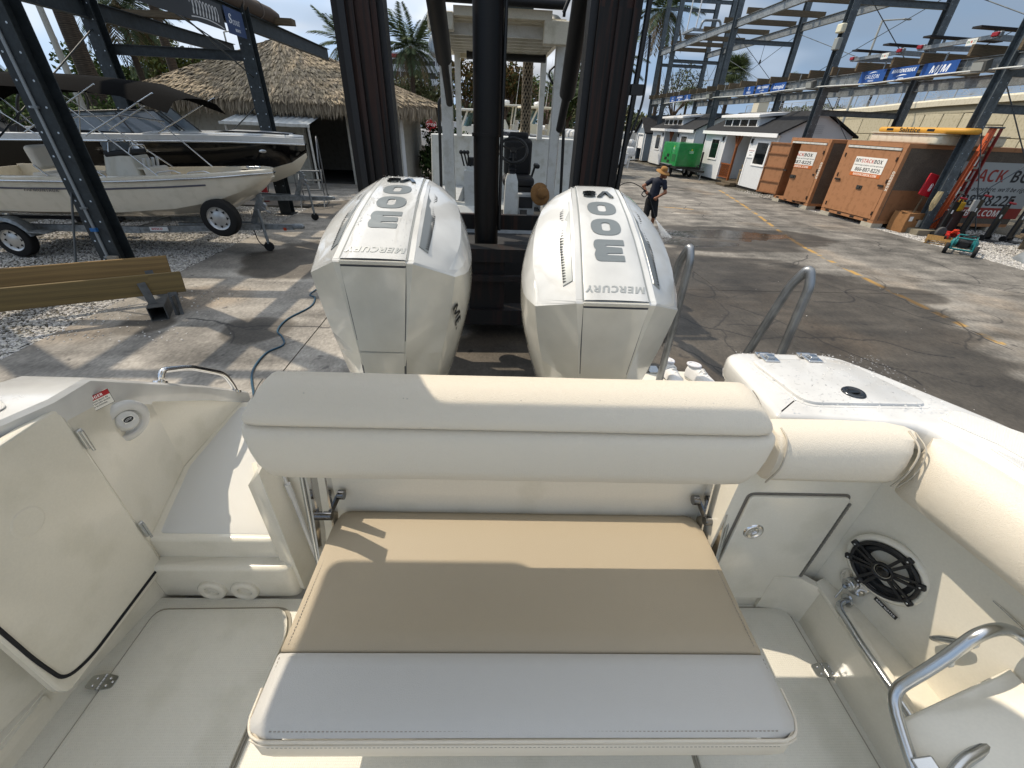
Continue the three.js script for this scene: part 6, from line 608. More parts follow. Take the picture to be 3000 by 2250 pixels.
{
  const A = makeBox('brown storage box with its double doors standing open', -20.43, -17.97, [-2.80, .35]);
  const B = makeBox('brown storage box with closed doors under the yellow paddle board', -17.12, -14.48, null);
  const s = printed(B.b, 'side_banner', 3.5, 1.70, .008, canvas(1024, 512, (c, W, H) => { c.fillStyle = '#9ea2a1'; c.fillRect(0, 0, W, H); c.fillStyle = '#1e1f22'; c.font = 'bold 150px sans-serif'; c.fillText('BOX', 700, 170); c.fillStyle = '#8b2a22'; c.fillText('STACK', 190, 170); c.fillStyle = '#1e1f22'; c.fillText('MY', -20, 170); c.font = 'italic bold 52px sans-serif'; c.fillText("Need storage anywhere, we'll be right there!", 14, 256); c.font = 'bold 138px sans-serif'; c.fillText('866-887-8225', 40, 392); c.fillStyle = '#8d2a24'; c.fillRect(0, 410, W, 102); c.fillStyle = '#ddd9d0'; c.font = 'bold 82px sans-serif'; c.fillText('MYSTACKBOX.COM', 60, 492); })); s.position.set(.92, 1.27, 1.326);  // light grey banner, its ground darkened so the colour carries shade
  part(B.b, 'lower_band', B.O([ext(13.5, 15.0, .24, 1.2, -14.479, -14.474)]), brownDark);
  const tp = thing('hardtop_panel', 'white hardtop panel lying on the closed storage box', 'panel', [14.9, 2.54, -15.5]); part(tp, 'panel', [flat(round(rect(-1.0, 1.3, -1.4, 1.35), .15), .27, 0, .05, 3)], stainWhite); part(tp, 'lip', [flat(round(rect(-1.05, 1.35, -1.45, 1.40), .18), .03, .268, .01)], stainWhite);
  const bd = thing('paddle_board', 'yellow inflatable paddle board lettered Solstice on the white panel', 'paddle board', [14.35, 2.84, -15.25]); part(bd, 'board', [flat(round([[-.38, -1.6], [.38, -1.6], [.40, 1.3], [.2, 1.75], [-.2, 1.75], [-.40, 1.3]], .3), .16, 0, .075, 4)], std(0xc9932f, .55)); const nm = text('Solstice', .13, .004, 1.2); nm.rotateY(-Math.PI / 2).translate(-.392, .08, -.15); part(bd, 'board_name', [nm], std(0x2a2620, .6)); for (const z of [-.95, .62]) part(bd, 'grip', [rbox(.012, .07, .26, .005, -.394, .085, z)], blackPl);
}
// ------------------------------------------------------------ sheds
const siding = std(0xe4e7e8, .62, 0, { map: dtex(256, 256, (i, j) => { const v = 240 - (i % 32 < 2 ? 46 : 0) + 10 * (vn(i / 3, j / 40, 85) - .5); return [v, v, v]; }) }), sidingGrey = std(0xd7dcdf, .65), trim = std(0xeeeeec, .5), shingle = std(0x2c2f34, .9, 0, { map: dtex(256, 256, (i, j) => { const row = Math.floor(j / 16), v = 170 + 70 * (PERM[(row * 41 + Math.floor((i + (row % 2) * 16) / 32)) & 65535] - .5) - (j % 16 < 2 ? 60 : 0); return [v, v, v]; }) }), stain = std(0x9a5a2c, .65, 0, { map: tWood });
function makeShed(label, z0, z1, sign) {
  const x0 = 14.1, x1 = 17.75, yE = 2.68, yR = 3.62, xr = (x0 + x1) / 2, zc = (z0 + z1) / 2, s = thing('garden_shed', label, 'shed', [xr, 0, zc], 0, 'white gabled sheds below the rack'); const O = g => (Array.isArray(g) ? g.flat(9) : [g]).map(q => q.translate(-xr, 0, -zc)); const pa = z0 + 2.7, pb = z0 + 5.35, xb = x0 + 1.4;
  part(s, 'skid_base', O([ext(x0 + .05, x1, 0, .12, z0 + .05, z1 - .05)]), std(0x2a2824, .9)); part(s, 'front_wall', O([ext(x0, x0 + .08, .12, yE, z0, pa)]), siding); part(s, 'front_wall', O([ext(x0, x0 + .08, .12, yE, pb, z1)]), siding); part(s, 'porch_wall', O([ext(xb, xb + .06, .12, yE, pa, pb)]), std(0xb9bbb8, .7)); part(s, 'porch_side', O([ext(x0 + .08, xb, .12, yE, pa - .08, pa)]), sidingGrey); part(s, 'porch_side', O([ext(x0 + .08, xb, .12, yE, pb, pb + .08)]), sidingGrey); part(s, 'porch_floor', O([ext(x0 + .02, xb, .12, .2, pa, pb)]), woodOld); part(s, 'back_wall', O([ext(x1 - .08, x1, .12, yE, z0, z1)]), siding);
  for (const z of [z0, z1 - .08]) part(s, 'gable_wall', O([faceZ([[x0 + .08, .12], [x1 - .08, .12], [x1 - .08, yE], [xr, yR - .06], [x0 + .08, yE]], .08, z + .04)]), sidingGrey);
  for (const k of [-1, 1]) part(s, 'roof_slope', O([faceZ([[xr, yR + .05], [xr, yR - .03], [xr + k * ((x1 - x0) / 2 + .2), yE - .10], [xr + k * ((x1 - x0) / 2 + .2), yE - .02]].map(p => p), z1 - z0 + .3, zc)]), shingle); part(s, 'fascia', O([ext(x0 - .24, x0 - .205, yE - .20, yE - .03, z0 - .15, z1 + .15)]), trim); for (const z of [z0 + .02, pa - .06, pb + .06, z1 - .02]) part(s, 'corner_trim', O([ext(x0 - .02, x0 - .002, .14, yE - .1, z - .05, z + .05)]), trim); part(s, 'soffit', O([ext(x0 - .2, x0 + .1, yE - .115, yE - .10, z0 - .1, z1 + .1)]), trim);
  // shed dormer with a strip of panes
  const da = z0 + 1.3, db = z0 + 5.05; const dm = part(s, 'dormer', O([ext(x0 + .35, x0 + 1.75, yE + .1, yE + .68, da, db)]), sidingGrey); part(dm, 'dormer_face', O([ext(x0 + .31, x0 + .349, yE + .12, yE + .25, da - .02, db + .02), ext(x0 + .31, x0 + .349, yE + .56, yE + .70, da - .02, db + .02)]), trim); part(dm, 'dormer_roof', O([faceZ([[x0 + .12, yE + .66], [x0 + .12, yE + .78], [x0 + 1.95, yE + .98], [x0 + 1.95, yE + .86]], db - da + .4, (da + db) / 2)]), trim); for (let i = 0; i < 4; i++) { const a = da + .1 + i * (db - da - .2) / 4, b = a + (db - da - .2) / 4 - .09; part(dm, 'pane', O([ext(x0 + .33, x0 + .345, yE + .25, yE + .56, a, b)]), std(i > 1 ? 0x3a332c : 0x1d2226, .1)); part(dm, 'mullion', O([ext(x0 + .305, x0 + .349, yE + .25, yE + .56, b + .002, b + .088)]), trim); for (let k = 1; k < 6; k++) { const z = mix(a, b, k / 6); part(dm, 'pane_bar', O([ext(x0 + .322, x0 + .329, yE + .25, yE + .56, z - .007, z + .007)]), std(0x55595c, .6)); } }
  const win = (a, b, y0, y1) => { const w = part(s, 'window', O([ext(x0 - .04, x0 - .001, y0 - .09, y0 - .002, a - .1, b + .1), ext(x0 - .03, x0 - .001, y1 + .002, y1 + .09, a - .09, b + .09), ext(x0 - .03, x0 - .001, y0, y1, a - .09, a - .002), ext(x0 - .03, x0 - .001, y0, y1, b + .002, b + .09)]), trim); part(w, 'pane', O([ext(x0 - .012, x0 - .002, y0, (y0 + y1) / 2 - .015, a, b)]), glassDark); part(w, 'pane', O([ext(x0 - .018, x0 - .004, (y0 + y1) / 2 + .015, y1, a, b)]), glassDark); part(w, 'sash', O([ext(x0 - .022, x0 - .003, (y0 + y1) / 2 - .014, (y0 + y1) / 2 + .014, a, b)]), blackPl); };
  win(z0 + 1.0, z0 + 1.95, 1.22, 2.2); win(z0 + 6.15, z0 + 7.15, 1.26, 2.22); for (const z of [pa - .3, pb + .22]) part(s, 'porch_lamp', O([rbox(.08, .18, .1, .02, x0 - .045, 2.25, z), box(.14, .03, .16, x0 - .06, 2.36, z)]), blackPl);
  const pz = (pa + pb) / 2 - .1; const pp = part(s, 'porch_post', O([ext(x0 + .02, x0 + .13, .2, yE - .12, pz - .055, pz + .055)]), stain); for (const k of [-1, 1]) part(pp, 'knee_brace', O([beam([x0 + .07, 1.95, pz + k * .05], [x0 + .07, 2.5, pz + k * .36], .08, .07)]), stain); part(s, 'porch_rail', O([ext(x0 + .03, x0 + .11, .98, 1.05, pa, pz - .06)]), stain); part(s, 'porch_rail', O([ext(x0 + .04, x0 + .1, .30, .35, pa, pz - .06)]), stain); for (let z = pa + .08; z < pz - .1; z += .12) part(s, 'baluster', O([ext(x0 + .05, x0 + .09, .35, .98, z, z + .04)]), stain);
  for (let i = 0; i < 2; i++) part(s, 'porch_step', O([ext(x0 - .62 + i * .3, x0 - .28 + i * .3, .0 + i * .001, .10 + i * .09, pz + .1, pz + 1.15)]), woodOld);
  for (let i = 0; i < 5; i++) part(s, 'gable_vent_slat', O([ext(xr - .2, xr + .2, 2.72 + i * .075, 2.76 + i * .075, z1 + .002, z1 + .02)]), std(0xc9ced2, .6)); if (sign) { const m = printed(s, 'notice', .62, .44, .01, canvas(256, 180, (c, w, h) => { c.fillStyle = '#eef0f0'; c.fillRect(0, 0, w, h); c.fillStyle = '#8c3b36'; c.font = 'italic bold 34px sans-serif'; c.textAlign = 'center'; c.fillText('MARINEMAX', w / 2, 56); c.fillStyle = '#32506e'; c.beginPath(); c.moveTo(50, 92); c.quadraticCurveTo(120, 58, 214, 84); c.quadraticCurveTo(120, 76, 50, 92); c.fill(); c.fillStyle = '#333'; c.font = 'bold 36px sans-serif'; c.fillText('PARTS', w / 2, 146); })); m.position.set(x0 - .03 - xr, 1.72, pb + .42 - zc); m.rotation.y = -Math.PI / 2; }
  return { s, pa, pb, pz, x0 };
}
const shedB = makeShed('white gabled shed with porch beside the open storage box', -30.4, -22.6, true); makeShed('white gabled shed with porch behind the green generator', -40.5, -32.2, false);
{ const c = thing('porch_chair', 'beige slatted porch chair inside the shed doorway', 'chair', [14.75, .2, -25.85], -.6); const cm = std(0xbfa67c, .7); for (let i = -3; i <= 3; i++) part(c, 'back_slat', [beam([i * .05, .38, -.18], [i * .085, 1.0 - Math.abs(i) * .045, -.34], .062, .02)], cm); for (let i = 0; i < 5; i++) part(c, 'seat_slat', [box(.5, .02, .085, 0, .36 + i * .014, -.14 + i * .1)], cm); for (const k of [-.26, .26]) { part(c, 'arm', [box(.1, .025, .6, k, .60, .0)], cm); part(c, 'leg', [box(.05, .6, .06, k, .30, .26)], cm); part(c, 'leg', [beam([k, .36, -.1], [k, 0, -.42], .05, .06)], cm); } }
{ // small grey shed with roller door, facing the yard
  const s = thing('roller_shed', 'small grey shed with half open white roller door and ramp', 'shed', [15.2, 0, -43.4]); const g = std(0x7f8b95, .7), w = 1.35; part(s, 'front_wall', [ext(-1.2, -1.1, .1, 2.35, -w, -.75), ext(-1.2, -1.1, .1, 2.35, .75, w), ext(-1.2, -1.1, 2.05, 2.35, -.75, .75)], g); part(s, 'front_gable', [sideX([[-w, 2.35], [w, 2.35], [0, 3.35]], .1, -1.15)], g); part(s, 'side_wall', [ext(-1.1, 2, .1, 2.35, w - .08, w)], g); part(s, 'side_wall', [ext(-1.1, 2, .1, 2.35, -w, -w + .08)], g); part(s, 'back_wall', [ext(1.92, 2, .1, 2.35, -w + .08, w - .08)], g); part(s, 'floor', [ext(-1.1, 1.92, .02, .12, -w + .08, w - .08)], woodOld); for (const k of [-1, 1]) part(s, 'roof_slope', [sideX([[0, 3.45], [0, 3.36], [k * 1.55, 2.2], [k * 1.55, 2.3]], 3.5, .35)], shingle); for (let i = 0; i < 11; i++) part(s, 'door_slat', [rbox(.04, .088, 1.5, .015, -1.13, 2.0 - i * .092, 0)], trim); for (const k of [-.8, .8]) part(s, 'door_trim', [ext(-1.23, -1.202, .1, 2.12, k - .06, k + .06)], trim); part(s, 'door_trim', [ext(-1.23, -1.202, 2.122, 2.22, -.86, .86)], trim); part(s, 'gable_window', [ext(-1.22, -1.202, 2.62, 2.95, -.12, .12)], trim); for (const k of [-1.3, 1.3]) part(s, 'corner_trim', [ext(-1.22, -1.202, .1, 2.3, k - .05, k + .05)], trim); part(s, 'ramp', [beam([-1.2, .12, 0], [-3.0, .02, 0], 1.3, .04)], alu); }
{ // green generator on a trailer
  const g = thing('generator', 'bright green generator box on a small black trailer', 'generator', [12.65, 0, -30.3]); const gm = phy(0x0f8a3e, .35, { clearcoat: .4, map: tMott }); part(g, 'cabinet', [loft([[.66, .0], [1.86, 0], [1.94, .03]].map(([y, k]) => round(rect(-.78 + k, .80 - k, -1.3 + k, 1.3 - k), .06, 3).map(([x, z]) => V(x, y, z))), true, true, .5)], gm); part(g, 'cabinet_seam', [ext(-.787, -.781, .68, 1.84, .28, .295)], std(0x0a4a23, .6)); for (const [z, y] of [[-.55, 1.0], [-.2, 1.2], [-.05, .86]]) part(g, 'control_window', [ext(-.80, -.779, y - .08, y + .08, z - .17, z + .17)], std(0x101214, .3)); part(g, 'vent_grille', [ext(-.79, -.779, .9, 1.3, .5, 1.1)], std(0x0c5a2a, .7)); const lb = t => canvas(128, 128, (c, w, h) => { c.fillStyle = '#0f8a3e'; c.fillRect(0, 0, w, h); c.fillStyle = '#e3c52c'; c.beginPath(); c.arc(64, 34, 16, 0, 7); c.fill(); c.fillStyle = '#e9eee9'; c.font = 'bold 24px sans-serif'; c.textAlign = 'center'; c.fillText('SUNBELT', 64, 78); c.fillText('RENTALS', 64, 104); }); const l1 = printed(g, 'maker_label', .34, .34, .006, lb()); l1.position.set(.1, 1.5, 1.304); const l2 = printed(g, 'maker_label', .3, .3, .006, lb()); l2.position.set(-.783, 1.66, .62); l2.rotation.y = -Math.PI / 2; part(g, 'lift_eye', [at(new THREE.TorusGeometry(.06, .015, 6, 14), 0, 1.97, 0)], blackPl);
  part(g, 'trailer_frame', [ext(-.8, .82, .52, .655, -1.4, 1.5), beam([0, .52, 1.5], [.5, .5, 2.7], .12, .12)], blackPl); for (const k of [-1, 1]) for (const z of [-.45, .35]) { const w = addWheel(g, 'wheel', k * .72, .33, z, 1, k < 0 ? -Math.PI / 2 : Math.PI / 2); } part(g, 'fender', [ext(-.98, -.72, .68, .72, -.9, .8)], galv); part(g, 'jack_stand', [bar([.5, 0, 2.4], [.5, .8, 2.4], .035)], galv); part(g, 'cable_coil', [at(new THREE.TorusGeometry(.16, .03, 8, 20), .55, .62, 1.7, .4)], blackSoft); part(g, 'light_stand', [bar([.9, .5, 1.2], [.9, 1.5, 1.2], .06)], blackPl); }
// ------------------------------------------------------------ clutter by the nearest right post
{
  const cb = thing('cardboard_box', 'taped cardboard carton on the gravel against the closed box', 'carton', [14.25, -.02, -14.15], .12); const cm = std(0x9c7148, .9, 0, { map: tDirty }); part(cb, 'carton', [loft([[0, .0], [.35, .02], [.62, -.01]].map(([y, k]) => [V(-.42 - k, y, .30), V(.42 + k, y, .30), V(.42 + k, y, -.24), V(-.42 - k, y, -.24)]), true, true, .4)], cm); part(cb, 'flap', [box(.5, .012, .2, -.2, .64, .05, .2, .15)], cm); part(cb, 'tape', [ext(-.43, -.415, .25, .33, -.2, .28), ext(.05, .2, .2, .42, .301, .306)], std(0xc9c5ba, .5)); part(cb, 'shipping_label', [ext(-.34, -.2, .38, .52, .301, .306)], std(0xe3e3df, .6)); part(cb, 'hand_hole', [ext(-.06, .06, .4, .44, .3, .304)], std(0x2b1d12, .9));
  const rs = thing('red_board', 'red board with linked ring emblem leaning on the rack post', 'board', [14.08, .35, -13.95]); rs.rotation.set(-.1, 0, -.22); part(rs, 'board', [faceZ(round(rect(-.24, .20, .78, 1.42), .04), .05, 0, .01)], phy(0xb01524, .4, { clearcoat: .3 })); part(rs, 'prop_leg', [ext(-.02, .02, -.34, .8, -.02, .02)], woodOld); for (let i = 0; i < 4; i++) part(rs, 'emblem_ring', [at(new THREE.TorusGeometry(.035, .008, 6, 16), .02, .97 + i * .05, .028)], trim);
  const rp = thing('rope_hank', 'cream rope hank hung on the nearest right rack post', 'rope', [14.30, 1.30, -13.62]); for (let i = 0; i < 7; i++) part(rp, 'rope_loop', [tube([[-.05 + i * .014, .0, i * .008], [-.12 + i * .01, -.3, .02 + i * .006], [-.08 + i * .02, -.5 - (i % 3) * .04, .02], [.0 + i * .014, -.32, .03], [.02 + i * .008, 0, .01 + i * .008]], .010, 20, 5)], std(0xbfae84, .9));
  const ld = thing('fibreglass_ladder', 'tall orange fibreglass step ladder behind the nearest rack post', 'ladder', [15.1, -.02, -13.9]); const om = std(0xd66a42, .5), rm = std(0x7d2420, .5); for (const [x0, m] of [[0, om], [.12, om]]) part(ld, 'front_rail', [beam([x0 - .30, 0, .12], [x0 + .05, 3.05, .0], .04, .09)], m); for (const x0 of [.42, .62]) part(ld, 'rear_rail', [beam([x0 + .05, 0, -.22], [x0 - .18, 3.05, -.06], .04, .08)], rm); for (let i = 0; i < 8; i++) { const t = (i + .6) / 8.6, y = 3.05 * t; part(ld, 'rung', [beam([mix(-.16, .14, t), y, mix(.06, -.01, t)], [mix(.50, .30, t), y, mix(-.16, -.04, t)], .03, .06)], alu); } part(ld, 'top_cap', [rbox(.46, .05, .22, .02, .16, 3.07, -.02)], std(0x5d6164, .6)); for (const y of [1.2, 1.65, 2.05]) part(ld, 'rail_label', [beam([-.30 + .35 * y / 3.05 + .12, y, .172 - .12 * y / 3.05], [-.30 + .35 * (y + .26) / 3.05 + .12, y + .26, .172 - .12 * (y + .26) / 3.05], .042, .012)], std(0xd9d4ca, .6));
  const truck = (x, z, lab, hgt, red) => { const t = thing('lift_truck', lab, 'hand truck', [x, -.02, z], .35, 'black hand lifts leaning by the ladder'); part(t, 'mast_panel', [box(.34, hgt, .05, .02, hgt / 2 + .12, 0, 0, 0, -.10)], blackPl); part(t, 'steel_strip', [box(.06, hgt * .45, .02, .15, hgt * .42, .04, 0, 0, -.10)], std(0x6d6f70, .4, .6)); part(t, 'number_label', [box(.09, .11, .006, .0, hgt * .82, .03, 0, 0, -.10)], std(0xd6dadb, .5)); part(t, 'handle', [bent([[-.12, hgt + .1, 0], [-.02, hgt + .34, .02], [.2, hgt + .32, .02], [.22, hgt + .08, 0]], .02, .06)], blackPl); if (red) part(t, 'red_grip', [rbox(.42, .06, .07, .03, .18, hgt + .22, .05, 0, 0, -.12)], std(0xa5202c, .5)); for (const k of [-.2, .22]) part(t, 'wheel', [at(new THREE.CylinderGeometry(.09, .09, .06, 18), k, .09, -.05, 0, 0, 1.57)], rubber); part(t, 'toe_plate', [box(.4, .02, .3, 0, .03, .16)], std(0x3a3b3c, .5, .6)); return t; };
  truck(14.75, -13.35, 'black hand lift next to the rack post, first of four', .95, true); truck(15.45, -13.3, 'black hand lift with grey pouch, second of four', 1.05, true); truck(16.05, -13.0, 'black hand lift, third of four beside the ladder', .9, true); truck(16.7, -12.9, 'black hand lift beside the plank stack, last of four', .9, false);
  single('grey_pouch', 'grey fabric pouch hanging on the second hand lift', 'pouch', [rbox(.26, .34, .06, .02, 0, 0, 0, .3)], std(0x9a9c99, .8), undefined, [15.2, .98, -13.18]); single('caster_wheel', 'large grey caster wheel at the foot of the rack post', 'wheel', [at(lathe([[.05, -.05], [.15, -.05], [.17, -.03], [.17, .03], [.15, .05], [.05, .05]], 0, 0, 0, 24).rotateX(1.57), 0, .17, 0), at(new THREE.CylinderGeometry(.06, .06, .11, 14), 0, .17, 0, 0, 1.57)], std(0x4b4c4c, .8), undefined, [14.62, -.02, -13.2]); 
  const yj = thing('jerry_can', 'yellow fuel can standing among the hand lifts', 'fuel can', [15.1, .75, -13.55], .3); part(yj, 'can', [rbox(.42, .28, .18, .05, 0, .14, 0)], std(0xd2a51f, .5)); part(yj, 'handle', [bent([[-.12, .26, 0], [-.1, .34, 0], [.1, .34, 0], [.12, .26, 0]], .018, .04)], std(0xd2a51f, .5)); part(yj, 'spout', [bar([-.16, .24, 0], [-.28, .36, 0], .03, .02)], std(0xc2381f, .5)); part(yj, 'shelf', [ext(-.3, .3, -.77, 0, -.12, .12)], std(0x3a2320, .8));
  const pl = thing('pallet', 'wooden pallet on the gravel in front of the hand lifts', 'pallet', [14.05, -.02, -12.35], .75); for (let i = 0; i < 6; i++) part(pl, 'deck_board', [box(.09, .02, 1.0, -.45 + i * .18, .13, 0)], woodNew); for (let i = 0; i < 3; i++) part(pl, 'stringer', [box(1.05, .09, .04, 0, .075, -.46 + i * .46)], woodNew); for (let i = 0; i < 3; i++) part(pl, 'bottom_board', [box(.09, .018, 1.0, -.45 + i * .45, .02, 0)], woodNew);
  const jk = thing('trolley_jack', 'orange and red trolley jack lying on the pallet', 'jack', [14.35, .122, -12.55], .8); part(jk, 'frame', [box(.7, .1, .06, 0, .07, .12), box(.7, .1, .06, 0, .07, -.12), box(.2, .12, .3, .28, .08, 0)], std(0xb3241c, .45)); part(jk, 'lift_arm', [beam([.25, .1, 0], [-.28, .24, 0], .12, .06), at(new THREE.CylinderGeometry(.07, .07, .03, 16), -.3, .27, 0)], std(0xd6401f, .45)); for (const [x, z] of [[-.32, .16], [-.32, -.16], [.34, .16], [.34, -.16]]) part(jk, 'wheel', [at(new THREE.CylinderGeometry(.05, .05, .04, 14), x, .05, z, 0, 1.57)], rubber); part(jk, 'jack_handle', [bar([.34, .16, 0], [1.15, .12, .1], .018)], std(0xb3241c, .45));
  const cp = thing('air_compressor', 'teal wheeled air compressor with round tank on the gravel', 'compressor', [13.35, -.02, -11.25], .7); const te = phy(0x0f6f70, .4, { clearcoat: .3 }); part(cp, 'frame_tube', [bent([[-.42, .16, .24], [-.36, .44, .2], [.32, .44, .2], [.36, .18, .24]], .022, .06), bent([[-.42, .16, -.24], [-.36, .44, -.2], [.32, .44, -.2], [.36, .18, -.24]], .022, .06), bar([-.36, .44, -.2], [-.36, .44, .2], .02), bar([.32, .44, -.2], [.32, .44, .2], .02), bar([-.42, .16, -.24], [-.42, .16, .24], .022), bar([-.42, .16, .24], [.36, .18, .24], .02), bar([-.42, .16, -.24], [.36, .18, -.24], .02)], te); part(cp, 'tank', [lathe([[0, -.30], [.08, -.28], [.13, -.22], [.13, .22], [.08, .28], [0, .30]], 0, 0, 0, 22).rotateX(Math.PI / 2).translate(.38, .22, 0)], te); part(cp, 'motor', [at(new THREE.CylinderGeometry(.12, .12, .3, 18), .02, .28, 0, 0, 1.57), box(.2, .16, .2, -.2, .26, 0)], blackPl); for (const z of [-.3, .3]) { const w = part(cp, 'wheel', [lathe([[.06, -.045], [.13, -.045], [.15, -.025], [.15, .025], [.13, .045], [.06, .045]], 0, 0, 0, 22).rotateX(Math.PI / 2).translate(-.42, .15, z)], rubber); part(w, 'rim', [at(new THREE.CylinderGeometry(.065, .065, .07, 14), -.42, .15, z, 0, 1.57)], std(0x8d8f8f, .4, .6)); } part(cp, 'foot', [bar([.36, .0, .2], [.36, .18, .22], .02), bar([.36, 0, -.2], [.36, .18, -.22], .02)], te); part(cp, 'air_hose', [at(new THREE.TorusGeometry(.14, .018, 8, 22), .05, .46, .05, .3, 1.3)], blackSoft);
  const ps = thing('plank_stack', 'weathered planks on blocks at the right edge over a grey hood', 'planks', [15.1, -.02, -10.9], -.45); for (const [y, k] of [[.52, 0], [.575, .05]]) part(ps, 'plank', [box(2.6, .05, .3, .8 + k, y, k)], woodOld); part(ps, 'plank', [box(2.4, .28, .05, .8, .36, .1)], woodOld); part(ps, 'block', [rbox(.3, .5, .3, .02, .6, .25, -.05)], std(0x8d887d, .9)); 
  const hd = thing('engine_hood', 'grey moulded engine hood with scripted name under the planks', 'hood', [14.35, -.02, -10.45], -.45); part(hd, 'shell', [loft([[-.5, .16, .3], [-.35, .3, .42], [0, .36, .48], [.5, .36, .48], [1.0, .32, .44]].map(([x, h, w]) => [-1, -.9, -.5, 0, .5, .9, 1].map(k => V(x + .4, h * (1 - Math.pow(Math.abs(k), 4)), k * w))), false, true, true)], std(0x7e8488, .5)); part(hd, 'script', [at(text('Yamaha', .11, .004, 1.1, .25), .35, .12, .478, 0, -.25)], std(0x2f3235, .5)); 
  const gb = thing('grey_bin', 'white and grey plastic bin with round badge on the planks', 'bin', [15.5, .58, -11.2], -.45); part(gb, 'tub', [loft([[0, .3, .22], [.3, .36, .27], [.34, .38, .29]].map(([y, a, c]) => round(rect(-a, a, -c, c), .08, 3).map(([x, z]) => V(x, y, z))), true, true, .7)], std(0xaeb4b8, .5)); part(gb, 'badge', [at(new THREE.TorusGeometry(.05, .012, 6, 18), -.15, .2, .262)], blackPl);
  const ch = thing('folding_chair', 'grey folding chair leaning above the plank stack', 'chair', [15.75, .6, -11.5], -.5); part(ch, 'back_panel', [rbox(.5, .42, .03, .04, 0, .62, 0, 0, -.3)], std(0x6d675c, .8)); part(ch, 'chair_frame', [bent([[-.27, 0, .1], [-.27, .86, -.1], [.27, .86, -.1], [.27, 0, .1]], .014, .07), bar([-.27, .3, .05], [.27, .3, .05], .012)], alu); part(ch, 'seat_panel', [rbox(.46, .03, .4, .02, 0, .32, .2)], std(0x6d675c, .8));
}
{ // bridge approach wall with panels, coping and fan railing
  const w = thing('bridge_wall', 'cream panelled bridge approach wall behind the right rack', 'wall', [34, 0, -40]); const cm = std(0xcdc5ad, .8, 0, { map: tDirty }), cm2 = std(0xc6bea6, .8, 0, { map: tDirty }); const top = z => 4.62 + .95 * sm(-56, -24, z) + Math.max(0, z + 24) * .04; part(w, 'wall_core', [loft([-110, -70, -56, -46, -36, -26, -10, 2].map(z => [V(.10, -.1, z + 40), V(.10, top(z) - .05, z + 40), V(.6, top(z) - .05, z + 40), V(.6, -.1, z + 40)]), true, true, .4)], std(0x8d8775, .9));
  const g = share(rbox(.12, 1.42, 3.02, .03, .03, 0, 0)), g2 = share(rbox(.13, 1.42, 1.48, .05, .03, 0, 0)), g3 = share(rbox(.11, .68, 1.5, .04, .03, 0, 0)); for (let r = 0; r < 4; r++) for (let i = 0; i < 18; i++) { const z = -66 + i * 3.08 + (r % 2) * 1.54, y = .72 + r * 1.46; if (y + .75 > top(z)) continue; const k = (i * 7 + r * 5) % 5; if (k === 0) { for (const s of [-.77, .77]) { const m = part(w, 'panel', g2, s < 0 ? cm : cm2); m.position.set(0, y, z + s + 40); } } else if (k === 2) { const m = part(w, 'panel', g2, cm); m.position.set(0, y, z - .77 + 40); for (const s of [-.365, .365]) { const q = part(w, 'panel', g3, cm2); q.position.set(0, y + s, z + .77 + 40); } } else { const m = part(w, 'panel', g, (i + r) % 2 ? cm : cm2); m.position.set(0, y, z + 40); } }
  part(w, 'coping', [loft([-110, -70, -56, -46, -36, -26, -10, 2].map(z => { const t = top(z); return [V(-.16, t - .45, z + 40), V(-.16, t - .12, z + 40), V(-.05, t, z + 40), V(.7, t, z + 40), V(.7, t - .45, z + 40)]; }), true, true, .4)], std(0xdad4c2, .75, 0, { map: tDirty })); part(w, 'shadow_groove', [loft([-110, -70, -56, -46, -36, -26, -10, 2].map(z => { const t = top(z); return [V(-.03, t - .95, z + 40), V(-.06, t - .80, z + 40), V(.1, t - .80, z + 40)]; }), false, false, .4)], cm);
  const rl = thing('fan_railing', 'grey metal railing with fan pattern on top of the bridge wall', 'railing', [34.1, 0, -40]); const rm = std(0xa7adb2, .5, .3); for (let z = -64; z < -12; z += 2.4) { const a = top(z), b = top(z + 2.4); part(rl, 'post', [beam([0, a - .02, z + 40], [0, a + .98, z + 40], .07, .07)], rm); part(rl, 'top_rail', [beam([0, a + .95, z + 40], [0, b + .95, z + 42.4], .06, .05)], rm); part(rl, 'mid_rail', [beam([0, a + .80, z + 40], [0, b + .80, z + 42.4], .03, .03)], rm); part(rl, 'low_rail', [beam([0, a + .08, z + 40], [0, b + .08, z + 42.4], .03, .03)], rm); const f = []; for (let i = 0; i <= 10; i++) { const an = Math.PI * i / 10; f.push(beam([0, mix(a, b, .5) + .09, z + 41.2], [0, mix(a, b, .5) + .10 + Math.sin(an) * .68, z + 41.2 + Math.cos(an) * 1.1], .022, .022)); } for (let i = 0; i < 10; i++) { const p = k => V(0, mix(a, b, .5) + .10 + Math.sin(Math.PI * k / 10) * .45, z + 41.2 + Math.cos(Math.PI * k / 10) * .75); f.push(beam(p(i), p(i + 1), .022, .022)); } part(rl, 'fan', f, rm); }
  single('wall_pillar', 'cream pillar with white cap at the low end of the bridge wall', 'pillar', [ext(-.6, .6, 0, 5.7, -.6, .6), ext(-.7, .7, 5.7, 5.95, -.7, .7), bar([0, 5.95, 0], [0, 6.9, 0], .35, .1, 12)], std(0xd3ccb8, .8), undefined, [32, 0, -57]);
}
